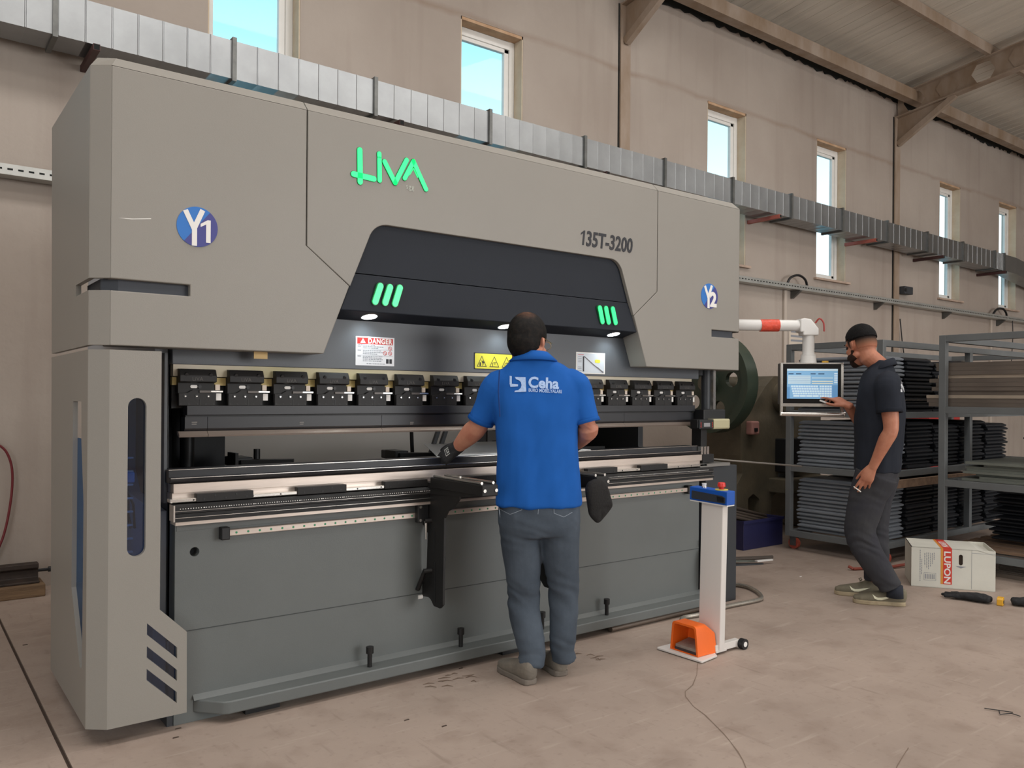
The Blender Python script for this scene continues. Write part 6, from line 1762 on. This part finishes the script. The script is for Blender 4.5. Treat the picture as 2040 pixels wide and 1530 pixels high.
# ================================================================ racks and their loads
M_rack = mat('rack_paint', '626566', 0.5, var=0.08, scale=5)
M_wood = mat('pallet_wood', '8a705a', 0.85, color2='6c5544', scale=3, stretch=(6, 1, 6), bump=0.3, bscale=30)
def rack(name, label, x0, x1, y0, y1, levels, top, posts, t=0.052, wheels=True):
    r = thing(name, label, 'rack', ((x0 + x1) / 2, (y0 + y1) / 2, 0), group='storage racks')
    z0 = 0.125 if wheels else 0.0
    for px_ in posts:
        for y in (y0, y1 - t):
            MB().box(px_, px_ + t, y, y + t, z0, top).build('post', M_rack, r, bevel=0.003)
    for z in list(levels) + [top]:
        for y in (y0, y1 - t): MB().box(x0 + t, x1 - t, y + 0.002, y + t - 0.002, z - t, z).build('long_beam', M_rack, r, bevel=0.002)
        for px_ in (x0, x1 - t): MB().box(px_ + 0.002, px_ + t - 0.002, y0 + t, y1 - t, z - t, z).build('cross_beam', M_rack, r, bevel=0.002)
    for z in levels:
        n_ = 5
        for k in range(n_):
            xx = x0 + 0.25 + (x1 - x0 - 0.5) * k / (n_ - 1)
            MB().box(xx - 0.03, xx + 0.03, y0 + t, y1 - t, z - 0.02, z).build('shelf_slat', M_rack, r)
    if wheels:
        for px_ in (x0 + 0.08, x1 - 0.13):
            for y in (y0 + 0.03, y1 - 0.03):
                f_ = MB(); f_.box(px_ - 0.005, px_ + 0.0, y - 0.03, y + 0.03, 0.03, 0.122); f_.box(px_ + 0.045, px_ + 0.05, y - 0.03, y + 0.03, 0.03, 0.122); f_.box(px_ - 0.005, px_ + 0.05, y - 0.03, y + 0.03, 0.116, 0.124)
                fo = f_.build('caster_fork', M_galv2, r)
                MB().cyl((px_ + 0.004, y, 0.05), (px_ + 0.041, y, 0.05), 0.05, 20).build('caster_wheel', mat('caster_red', 'b0503e', 0.5), fo, smooth=40)
    return r


rack('storage_rack', 'grey steel rack on red casters behind the bearded man', 6.40, 9.50, 3.46, 4.36, (0.175, 0.755, 1.245), 1.835, (6.40, 7.95, 9.45))
rack('storage_rack', 'grey steel rack holding long brown profiles at the right edge', 6.62, 8.35, 1.30, 3.12, (0.175, 0.72, 1.295), 1.86, (6.62, 8.298), wheels=False)

M_tray1 = mat('sheet_grey_lit', '80858c', 0.5, 0.2, var=0.12, scale=3)  # grey includes the light reflected off the left stack's faces
M_tray2 = mat('sheet_dark', '202227', 0.5, 0.2, var=0.15, scale=4)  # dark sheet colour, deepened to stand for the unlit stacks
M_prof = mat('profile_brown', '786d63', 0.5, 0.3, color2='5f564f', scale=3, stretch=(4, 0.5, 4))
M_prof2 = mat('profile_grey', '7c8078', 0.45, 0.35, var=0.12, scale=3)
def tray_mesh(w, d, h, m):
    """pressed sheet tray: sloping flanges along the long sides and ends"""
    lo = [(-w / 2, -d / 2), (w / 2, -d / 2), (w / 2, d / 2), (-w / 2, d / 2)]
    a = 0.028
    def R(k, z): return [Vector((x - math.copysign(k, x), y - math.copysign(k, y), z)) for x, y in lo]
    b = MB(); b.rings([R(0.004, 0.0), R(0.0, h * 0.18), R(0.0, h * 0.42), R(a, h * 0.86)])
    me = b.mesh('sheet_tray'); me.materials.append(m); return me
def stack(name, me, x, y, z0, n, dz, label, cat, group, jx=0.012, jy=0.012, jr=0.006, seed=1):
    rnd = random.Random(seed)
    for k in range(n):
        o = bpy.data.objects.new(name, me); col.objects.link(o)
        o.location = (x + rnd.uniform(-jx, jx), y + rnd.uniform(-jy, jy), z0 + k * dz + 0.001)
        o.rotation_euler = (0, 0, rnd.uniform(-jr, jr)); tag(o, label, cat, group)
tA = tray_mesh(0.38, 0.76, 0.036, M_tray1); tB = tray_mesh(0.46, 0.76, 0.036, M_tray2)
for zi, (z0, n_, nm) in enumerate(((0.175, 14, 'bottom'), (0.755, 12, 'middle'), (1.245, 14, 'top'))):
    stack('sheet_tray', tA, 6.68, 3.91, z0, n_, 0.0335, 'grey pressed sheet tray in the left stack on the %s shelf behind the control panel' % nm, 'sheet tray', 'grey trays on the %s shelf' % nm, seed=zi)
    for ci_, cx_ in enumerate((7.14, 7.64, 8.16, 8.68)):
        stack('sheet_tray', tB, cx_, 3.91, z0, n_ - (ci_ % 2), 0.0335, 'dark pressed sheet tray in the stacks on the %s shelf behind the bearded man' % nm, 'sheet tray', 'dark trays on the %s shelf' % nm, 0.02, 0.012, 0.01, seed=10 + zi * 5 + ci_)
# long profiles on the second rack
def chan(w, h, L_, m, t=0.004):
    b = MB(); b.prism([(-w / 2, 0), (w / 2, 0), (w / 2, h), (w / 2 - 0.012, h), (w / 2 - 0.012, t), (-w / 2 + 0.012, t), (-w / 2 + 0.012, h), (-w / 2, h)], 'y', -L_ / 2, L_ / 2)
    me = b.mesh('steel_profile'); me.materials.append(m); return me
cA = chan(0.24, 0.032, 1.72, M_prof); cB = chan(0.24, 0.026, 1.72, mat('profile_pale', 'a89a8a', 0.5, 0.3, var=0.15, scale=3))
rnd = random.Random(5)
for row, x in enumerate((6.84, 7.10, 7.36)):
    z = 1.296
    for k in range(11):
        me = cB if rnd.random() < 0.25 else cA
        o = bpy.data.objects.new('steel_profile', me); col.objects.link(o)
        o.location = (x + rnd.uniform(-0.008, 0.008), 2.34 + rnd.uniform(-0.04, 0.07), z); z += 0.033 if me is cA else 0.027
        tag(o, 'long brown steel profile on the top shelf of the right rack', 'steel profile', 'profiles on the right rack')
pl_ = MB().prism(rounded([(-0.45, -0.62), (0.45, -0.62), (0.45, 0.62), (-0.45, 0.62)], 0.01, 2), 'z', 0, 0.018); mp_ = pl_.mesh('steel_plate'); mp_.materials.append(M_prof2)
z = 0.721
for k in range(8):
    o = bpy.data.objects.new('steel_plate', mp_); col.objects.link(o); o.location = (7.16 + rnd.uniform(-0.02, 0.05), 2.30 + rnd.uniform(-0.10, 0.06), z); z += 0.0185; o.rotation_euler = (0, 0, rnd.uniform(-0.02, 0.02))
    tag(o, 'grey green steel plate stacked on the middle shelf of the right rack', 'steel plate', 'plates on the right rack')
tC = tray_mesh(0.50, 0.46, 0.034, M_tray2)
stack('sheet_tray', tC, 7.95, 2.65, 0.721, 12, 0.033, 'dark sheet tray behind the plates on the right rack', 'sheet tray', 'dark trays behind the plates', 0.03, 0.05, 0.05, 31)
stack('sheet_tray', tC, 7.35, 2.70, 0.235, 12, 0.033, 'dark bent sheet on the bottom shelf of the right rack', 'sheet tray', 'bent sheets on the bottom shelf', 0.04, 0.05, 0.05, 32)
for k in range(6):
    o = MB().box(-0.06, 0.06, -0.85, 0.85, 0, 0.022).build('wooden_board', M_wood, None, bevel=0.002)
    o.location = (6.82 + k * 0.19, 2.25, 0.176); tag(o, 'brown wooden board lying on the bottom shelf of the right rack', 'board', 'boards on the bottom shelf')
for k in range(7):
    o = MB().box(-0.02, 0.02, -0.7, 0.7, 0, 0.03).build('flat_bar', M_prof, None)
    o.location = (6.75 + 0.075 * k, 2.10 + 0.03 * (k % 3), 0.001); o.rotation_euler = (0, 0, 0.02 * (k % 3 - 1)); tag(o, 'brown flat steel bar on the floor under the right rack', 'bar', 'bars under the right rack')
bm2 = MB().box(6.45, 9.4, 3.42, 3.455, 0.62, 0.685).build('wooden_plank', M_wood, None)
tag(bm2, 'brown plank along the front of the rack behind the bearded man', 'plank')
wb = MB().box(6.50, 7.6, 3.50, 4.30, 0.177, 0.178)
tl2 = thing('teal_drum', 'teal drum standing far behind the right rack', 'drum', (9.6, 2.9, 0))
MB().cyl((9.6, 2.9, 0), (9.6, 2.9, 0.95), 0.28, 28).build('drum_body', mat('drum_teal', '2a6a74', 0.45), tl2, smooth=40)
for z in (0.32, 0.63, 0.94): MB().cyl((9.6, 2.9, z - 0.012), (9.6, 2.9, z + 0.012), 0.29, 28).build('drum_hoop', MATS['drum_teal'], tl2, smooth=40)
rb_ = thing('red_cabinet', 'small red steel cabinet by the wall behind the racks', 'cabinet', (11.6, 5.6, 0))
MB().box(11.2, 12.1, 5.4, 5.9, 0.0, 1.22).build('cabinet_body', mat('cabinet_red', '9a2e2c', 0.5), rb_, bevel=0.01)
MB().box(11.19, 11.2, 5.42, 5.88, 0.1, 1.18).build('cabinet_door', MATS['cabinet_red'], rb_)
MB().box(11.18, 11.19, 5.46, 5.48, 0.6, 0.75).build('door_handle', M_bright, rb_)

# ================================================================ old eccentric press behind the machine
M_press = mat('press_olive', '675d4c', 0.55, color2='514c3f', scale=4, bump=0.25, bscale=25)
M_fly = mat('flywheel_green', '2c3b31', 0.45, color2='3a4236', scale=5)
ep = thing('eccentric_press', 'old dark olive eccentric press with big green flywheel', 'press', (6.95, 5.2, 0))
front_plate(rounded([(6.50, 1.17), (6.62, 1.20), (6.88, 1.47), (7.02, 1.575), (7.75, 1.575), (7.85, 1.45), (7.85, 0.55), (7.95, 0.40), (7.95, 0.0), (7.62, 0.0), (7.62, 0.36), (7.50, 0.44), (7.12, 0.44), (7.0, 0.36), (6.98, 0.0), (6.36, 0.0), (6.36, 0.34), (6.44, 0.52), (6.53, 0.62), (6.50, 0.80)], 0.03, 3), [rounded([(6.62, 0.16), (6.62, 0.38), (6.70, 0.42), (6.80, 0.36), (6.80, 0.16)], 0.03, 3)], 4.92, 0.55).build('frame', M_press, ep, bevel=0.012)
MB().cyl((7.15, 4.84, 1.36), (7.15, 4.95, 1.36), 0.16, 28).build('bearing_housing', M_press, ep, bevel=0.01, smooth=40)
MB().cyl((7.15, 4.82, 1.36), (7.15, 4.86, 1.36), 0.08, 24).build('shaft_end', mat('shaft_dark', '3a2a24', 0.5), ep, smooth=40)
MB().box(7.05, 7.45, 4.80, 4.93, 0.62, 0.95).build('slide', M_blk, ep, bevel=0.01)
MB().box(6.95, 7.75, 4.70, 4.95, 0.42, 0.56).build('bolster', M_press, ep, bevel=0.01)
MB().cyl((6.15, 5.09, 1.49), (6.55, 5.09, 1.49), 0.07, 20).build('shaft', M_press, ep, smooth=40)
# flywheel: rim, web with holes, hub
FY, FZ, FR = 5.09, 1.49, 0.475
def circ(r, n=48, cy=0, cz=0): return [(cy + r * math.cos(2 * PI * i / n), cz + r * math.sin(2 * PI * i / n)) for i in range(n)]
b = MB()
def cr_(r, x): return [Vector((x, FY + p[0], FZ + p[1])) for p in circ(r)]
b.rings([cr_(FR - 0.07, 6.19), cr_(FR, 6.19), cr_(FR, 6.35), cr_(FR - 0.07, 6.35), cr_(FR - 0.07, 6.19)], cap=False)
b.build('flywheel_rim', M_fly, ep, smooth=40)
side_plate(circ(FR - 0.06, 48, FY, FZ), [circ(0.07, 20, FY + 0.26 * math.cos(a), FZ + 0.26 * math.sin(a)) for a in [0.5 + 2 * PI * k / 5 for k in range(5)]], 6.24, 0.05).build('flywheel_web', M_fly, ep)
MB().cyl((6.17, FY, FZ), (6.36, FY, FZ), 0.11, 24).build('flywheel_hub', M_fly, ep, smooth=40)
sx_ = MB().box(6.58, 6.70, 4.85, 4.93, 1.00, 1.13).build('switch_box', mat('switch_pink', 'b08078', 0.5), ep, bevel=0.015)
MB().box(6.61, 6.65, 4.835, 4.85, 1.03, 1.065).build('switch_knob', M_blk, ep)
MB().box(7.10, 7.20, 4.90, 4.92, 0.565, 0.60).build('name_plate', M_galv2, ep)
rodb = MB().tube([at(1402, 913, Y=3.62), at(1597, 929, Y=3.36)], 0.006, 8).build('measuring_rod', mat('rod_grey', '8d8882', 0.4, 0.5), None)
tag(rodb, 'thin grey rod reaching from the press brake towards the rack', 'rod')
# board and drum behind the gap on the right of the machine
bd_ = MB().box(5.30, 5.75, 5.55, 5.60, 0.0, 1.15).build('plywood_sheet', mat('panel_tan', 'a89070', 0.8, color2='b8a486', scale=1.2, stretch=(8, 1, 0.5)), None)
tag(bd_, 'tan plywood sheet standing behind the press brake', 'plywood')
MB().box(5.50, 5.53, 5.535, 5.55, 0.0, 1.15).build('panel_batten', MATS['panel_tan'], bd_, world=False)
# blue crate with rods
cr = thing('plastic_crate', 'dark blue plastic crate holding steel rods below the old press', 'crate', (6.35, 4.72, 0))
MB().box(6.02, 6.60, 4.52, 4.53, 0.0, 0.26).build('side', mat('crate_blue', '23244f', 0.5), cr, bevel=0.003)
MB().box(6.02, 6.60, 4.90, 4.91, 0.0, 0.26).build('side', MATS['crate_blue'], cr, bevel=0.003)
MB().box(6.02, 6.03, 4.53, 4.90, 0.0, 0.26).build('end', MATS['crate_blue'], cr, bevel=0.003)
MB().box(6.59, 6.60, 4.53, 4.90, 0.0, 0.26).build('end', MATS['crate_blue'], cr, bevel=0.003)
MB().box(6.03, 6.59, 4.53, 4.90, 0.0, 0.01).build('base', MATS['crate_blue'], cr)
MB().box(6.01, 6.61, 4.51, 4.52, 0.235, 0.26).build('rim', MATS['crate_blue'], cr)
rnd = random.Random(9)
for k in range(9):
    y = 4.56 + k * 0.036; z = 0.10 + 0.03 * (k % 4)
    o = MB().tube([(5.70 - 0.03 * (k % 3), y - 0.01 + rnd.uniform(-.008, .008), z + 0.26), (6.55, y, z + 0.06)], 0.014, 8).build('steel_rod', mat('rod_dark', '5a5048', 0.5, 0.4), None, smooth=40)
    tag(o, 'dark steel rod leaning in the blue crate', 'rod', 'rods in the blue crate')
for k, (p, q, r_) in enumerate((((5.10, 4.55, 0.012), (5.95, 4.17, 0.012), 0.012), ((5.30, 4.42, 0.012), (5.90, 4.14, 0.012), 0.011))):
    o = MB().tube([p, q], r_, 8).build('steel_rod', mat('rod_floor', '4d443d', 0.6), None, smooth=40)
    tag(o, ['longer dark steel rod lying on the floor behind the pedestal', 'shorter dark steel rod lying on the floor behind the pedestal'][k], 'rod')
for k, (p, q, w_, m_, lb) in enumerate((((5.42, 4.16), (5.66, 4.06), 0.02, M_frame, 'dark metal offcut on the floor near the rods'), ((5.50, 4.22), (5.68, 4.10), 0.022, M_prof2, 'pale metal offcut crossing the dark one on the floor'), ((5.60, 4.08), (5.76, 4.04), 0.018, M_white, 'white strip offcut on the floor near the rods'))):
    d = Vector((q[0] - p[0], q[1] - p[1], 0)); n_ = Vector((-d.y, d.x, 0)).normalized() * w_
    P0, P1 = Vector((p[0], p[1], 0)), Vector((q[0], q[1], 0))
    o = MB().prism([tuple((P0 - n_)[:2]), tuple((P1 - n_ * 0.6)[:2]), tuple((P1 + n_ * 0.4)[:2]), tuple((P0 + n_)[:2])], 'z', 0.001 + 0.012 * k, 0.012 + 0.012 * k).build('metal_offcut', m_, None)
    tag(o, lb, 'offcut')
for k, (x, y, a, m_) in enumerate(((5.05, 4.95, 0.3, M_press), (4.78, 4.62, 1.0, M_frame))):
    c_ = Vector((x, y, 0))
    o = MB(); o.prism(rounded([(-0.16, -0.05), (0.16, -0.05), (0.16, 0.05), (-0.16, 0.05)], 0.02, 2), 'z', 0, 0.07, Matrix.Translation(c_) @ Matrix.Rotation(a, 4, 'Z')); o.tube([c_ + Vector((0.1, 0, 0.05)), c_ + Vector((0.22, -0.04, 0.08)), c_ + Vector((0.3, -0.10, 0.01))], 0.02, 8)
    tag(o.build('scrap_bracket', m_, None), ['dark scrap bracket on the floor right of the press brake', 'black scrap bracket on the floor behind the pedestal'][k], 'scrap')
# red clamp on the floor under the rack
rc = MB(); rc.tube([(6.05, 3.50, 0.012), (6.35, 3.36, 0.014), (6.9, 3.20, 0.05)], 0.012, 8); rc.tube([(6.05, 3.50, 0.012), (6.03, 3.53, 0.03)], 0.012, 8)
tag(rc.build('red_bar', mat('bar_red', '8f4638', 0.5), None, smooth=40), 'thin red steel bar on the floor behind the carton', 'bar')
# things behind the tool gap
sp = MB().box(3.42, 3.72, 4.786, 4.80, 0.98, 1.30).build('rear_panel', mat('rear_panel_grey', '77736f', 0.5), mach)
for z in (1.02, 1.10, 1.18):
    for x in (3.46, 3.58): MB().box(x, x + 0.06, 4.784, 4.788, z, z + 0.012).build('vent_slot', M_blk, sp)
MB().box(3.86, 3.92, 4.784, 4.79, 1.0, 1.13).build('paper_label', M_white, mach)
MB().box(3.98, 4.16, 4.74, 4.79, 0.98, 1.20).build('green_unit', mat('unit_green', '1f4a34', 0.4), mach)

# ================================================================ carton, gloves, tape measure, wire on the floor
BA = math.radians(-56.9)
ct = thing('cardboard_box', 'white cardboard box printed with a red vertical band on the floor', 'box', (5.90, 2.965, 0), BA)
M_card = mat('carton_white', 'd3d1c6', 0.75, var=0.05, scale=5)
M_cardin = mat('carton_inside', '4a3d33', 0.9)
BL, BD, BH = 0.535, 0.40, 0.285
hole = capsule2((0.318, 0.185), (0.318, 0.235), 0.013, 8)
vs, fs = plate2d([(0, 0), (BL, 0), (BL, BH), (0, BH)], [hole], 0.005)
MB().add([Vector((v.x, -v.z, v.y)) for v in vs], fs).build('front_panel', M_card, ct, world=False)
MB().box(0, BL, BD - 0.005, BD, 0, BH).build('back_panel', M_card, ct, world=False)
MB().box(0, 0.005, 0.005, BD - 0.005, 0, BH).build('end_panel', M_card, ct, world=False)
MB().box(BL - 0.005, BL, 0.005, BD - 0.005, 0, BH).build('end_panel', M_card, ct, world=False)
MB().box(0, BL * 0.80, 0, BD, BH - 0.004, BH).build('top_panel', M_card, ct, world=False)
b = MB(); b.prism([(BL * 0.80, BH), (BL, BH - 0.03), (BL, BH - 0.034), (BL * 0.80, BH - 0.004)], 'y', 0, BD); b.build('top_flap', M_card, ct, world=False)
MB().box(0.0, BL, 0, BD, 0, 0.004).build('bottom_panel', M_card, ct, world=False)
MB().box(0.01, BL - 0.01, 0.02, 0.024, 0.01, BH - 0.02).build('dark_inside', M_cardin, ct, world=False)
M_bred = mat('band_red', 'cf3a2b', 0.6); M_bor = mat('band_orange', 'd9913a', 0.6)
MB().box(0.205, 0.262, -0.0008, 0, 0.03, BH).build('red_band', M_bred, ct, world=False)
MB().box(0.190, 0.205, -0.0008, 0, 0.03, BH).build('orange_band', M_bor, ct, world=False)
MB().box(0.205, 0.262, 0, BD, BH, BH + 0.0008).build('red_band', M_bred, ct, world=False)
MB().box(0.190, 0.205, 0, BD, BH, BH + 0.0008).build('orange_band', M_bor, ct, world=False)
v, f = text_mesh('LUPON', 0.062, 0.0003, bold=0.0014)
xm = max(q.x for q in v); k_ = 0.232 / xm
MB().add([Vector((0.213 + q.y * 0.93, -0.0012 - q.z, 0.268 - q.x * k_)) for q in v], f).build('brand_lettering', M_white, ct, world=False)
MB().add([Vector((0.213 + q.y * 0.93, 0.30 - q.x * k_ + 0.0, BH + 0.0012 + q.z)) for q in v], f).build('brand_lettering', M_white, ct, world=False)
rnd = random.Random(4)
for x0, z0, z1 in ((0.055, 0.04, 0.265), (0.066, 0.09, 0.20), (0.085, 0.16, 0.245), (0.098, 0.14, 0.25), (0.110, 0.13, 0.25), (0.122, 0.15, 0.25), (0.134, 0.17, 0.25), (0.146, 0.20, 0.25)):
    b = MB(); z = z0
    while z < z1:
        h_ = rnd.uniform(0.006, 0.018); b.box(x0, x0 + 0.0045, -0.0007, 0, z, min(z + h_, z1)); z += h_ + 0.004
    b.build('text_line', M_inkgrey, ct, world=False)
b = MB()
for p in ((0.082, 0.084, 0.05, 0.105), (0.158, 0.160, 0.05, 0.105), (0.082, 0.160, 0.05, 0.052), (0.082, 0.160, 0.103, 0.105)): b.box(p[0], p[1], -0.0007, 0, p[2], p[3])
b.build('print_frame', M_inkgrey, ct, world=False)
for x0 in range(6): MB().box(0.09 + x0 * 0.011, 0.096 + x0 * 0.011, -0.0007, 0, 0.06, 0.095).build('print_column', M_inkgrey, ct, world=False)
MB().prism([(0.285, 0.165), (0.352, 0.165), (0.318, 0.150)], 'y', -0.0008, 0).build('arrow_mark', M_inkgrey, ct, world=False)
b = MB(); b.box(0.386, 0.388, -0.0008, 0, 0.01, BH); b.box(0.388, BL, -0.0008, 0, BH - 0.022, BH - 0.020); b.build('flap_crease', M_inkgrey, ct, world=False)


def glove_on_floor(name, loc, rz, label, s=1):
    g = MB()
    limb(g, [((0, -0.09, 0.02), 0.042, 0.018), ((0, -0.03, 0.022), 0.046, 0.02), ((0, 0.03, 0.02), 0.050, 0.018), ((0, 0.07, 0.018), 0.046, 0.015)], n=16, p=2.4)
    for i, (x, L_, a) in enumerate(((-0.034, 0.070, -0.42), (-0.012, 0.090, -0.14), (0.012, 0.085, 0.12), (0.034, 0.066, 0.40))):
        d = Vector((math.sin(a), math.cos(a), 0)); limb(g, [(Vector((x, 0.05, 0.016)), 0.0125, 0.011), (Vector((x, 0.07, 0.016)) + d * L_ * 0.5, 0.012, 0.010), (Vector((x, 0.07, 0.013)) + d * L_, 0.010, 0.009)], n=10)
    limb(g, [(Vector((s * 0.035, -0.02, 0.016)), 0.015, 0.012), (Vector((s * 0.075, 0.02, 0.016)), 0.013, 0.011), (Vector((s * 0.095, 0.05, 0.013)), 0.010, 0.009)], n=10)
    o = fuse(g, name, M_glove, None, 0.006, 3, 0.008, 0.03)
    o.scale = (1.15, 1.15, 1.3); o.location = loc; o.rotation_euler = (0, 0, rz); tag(o, label, 'glove', 'work gloves on the floor')
    return o
glove_on_floor('work_glove', (5.80, 2.50, 0.002), math.radians(8), 'black work glove lying on the floor left of the yellow tape measure')
glove_on_floor('work_glove', (5.95, 2.20, 0.002), math.radians(-150), 'black work glove lying on the floor right of the yellow tape measure', -1)
tm = thing('tape_measure', 'small yellow tape measure on the floor between the black gloves', 'tape measure', (5.835, 2.34, 0), math.radians(15))
MB().prism(rounded([(-0.035, 0.0), (0.035, 0.0), (0.035, 0.035), (0.02, 0.052), (-0.025, 0.052), (-0.035, 0.04)], 0.008), 'y', -0.018, 0.018).build('case', mat('tape_yellow', 'e0a82a', 0.45), tm, world=False, bevel=0.003)
MB().box(-0.02, 0.02, -0.019, -0.018, 0.012, 0.032).build('case_label', M_ink, tm, world=False)
MB().box(0.035, 0.043, -0.008, 0.008, 0.002, 0.006).build('tape_end', M_bright, tm, world=False)
wr = MB(); wr.tube([at(1961, 1411, Z=0.006), at(1990, 1415, Z=0.006), at(2018, 1419, Z=0.006)], 0.0022, 6); wr.tube([at(1990, 1415, Z=0.006), at(1992, 1423, Z=0.006), at(2015, 1421, Z=0.008), at(2033, 1427, Z=0.006)], 0.0022, 6)
tag(wr.build('binding_wire', M_blk, None), 'thin black bent wire on the floor at lower right', 'wire')
pn_ = MB().tube([at(884, 1284, Z=0.098), at(912, 1279, Z=0.098)], 0.004, 8).build('steel_pin', M_bright, None)
tag(pn_, 'thin bright pin lying on the plinth beside a bolt', 'pin')
# smears of dirt on the floor
M_smear = mat('floor_smear', '6a5648', 0.95, color2='7d6a5c', scale=30)
for k, (px_, py_, w_, h_, n_, sd) in enumerate(((905, 1352, 34, 9, 9, 1), (1165, 1310, 24, 6, 6, 2), (860, 1368, 20, 4, 4, 3))):
    rnd = random.Random(sd); b = MB()
    for q in range(n_):
        x, y = px_ + rnd.uniform(-w_, w_), py_ + rnd.uniform(-h_, h_); L_ = rnd.uniform(8, 26)
        sb2 = flat_strip([at(x, y, Z=0), at(x + L_ * 0.5, y - 2 + rnd.uniform(-2, 2), Z=0), at(x + L_, y + rnd.uniform(-4, 2), Z=0)], [0.003, 0.007, 0.002], 0.0010 + 0.0001 * q)
        b.add(sb2.v, sb2.f)
    b.build('dirt_smear', M_smear, fl, kind='stuff')
for k, (px_, py_) in enumerate(((50, 1285), (355, 1452), (350, 1470), (918, 1332), (885, 1447), (810, 1235 + 200), (1595, 1149))):
    p = at(px_, py_, Z=0); rnd = random.Random(k)
    b = MB().prism([(p.x - 0.012, p.y - 0.003), (p.x + 0.012, p.y - 0.002), (p.x + 0.010, p.y + 0.004), (p.x - 0.010, p.y + 0.003)], 'z', 0.0, 0.003)
    b.build('debris_chip', M_joint if k != 6 else M_white, fl)
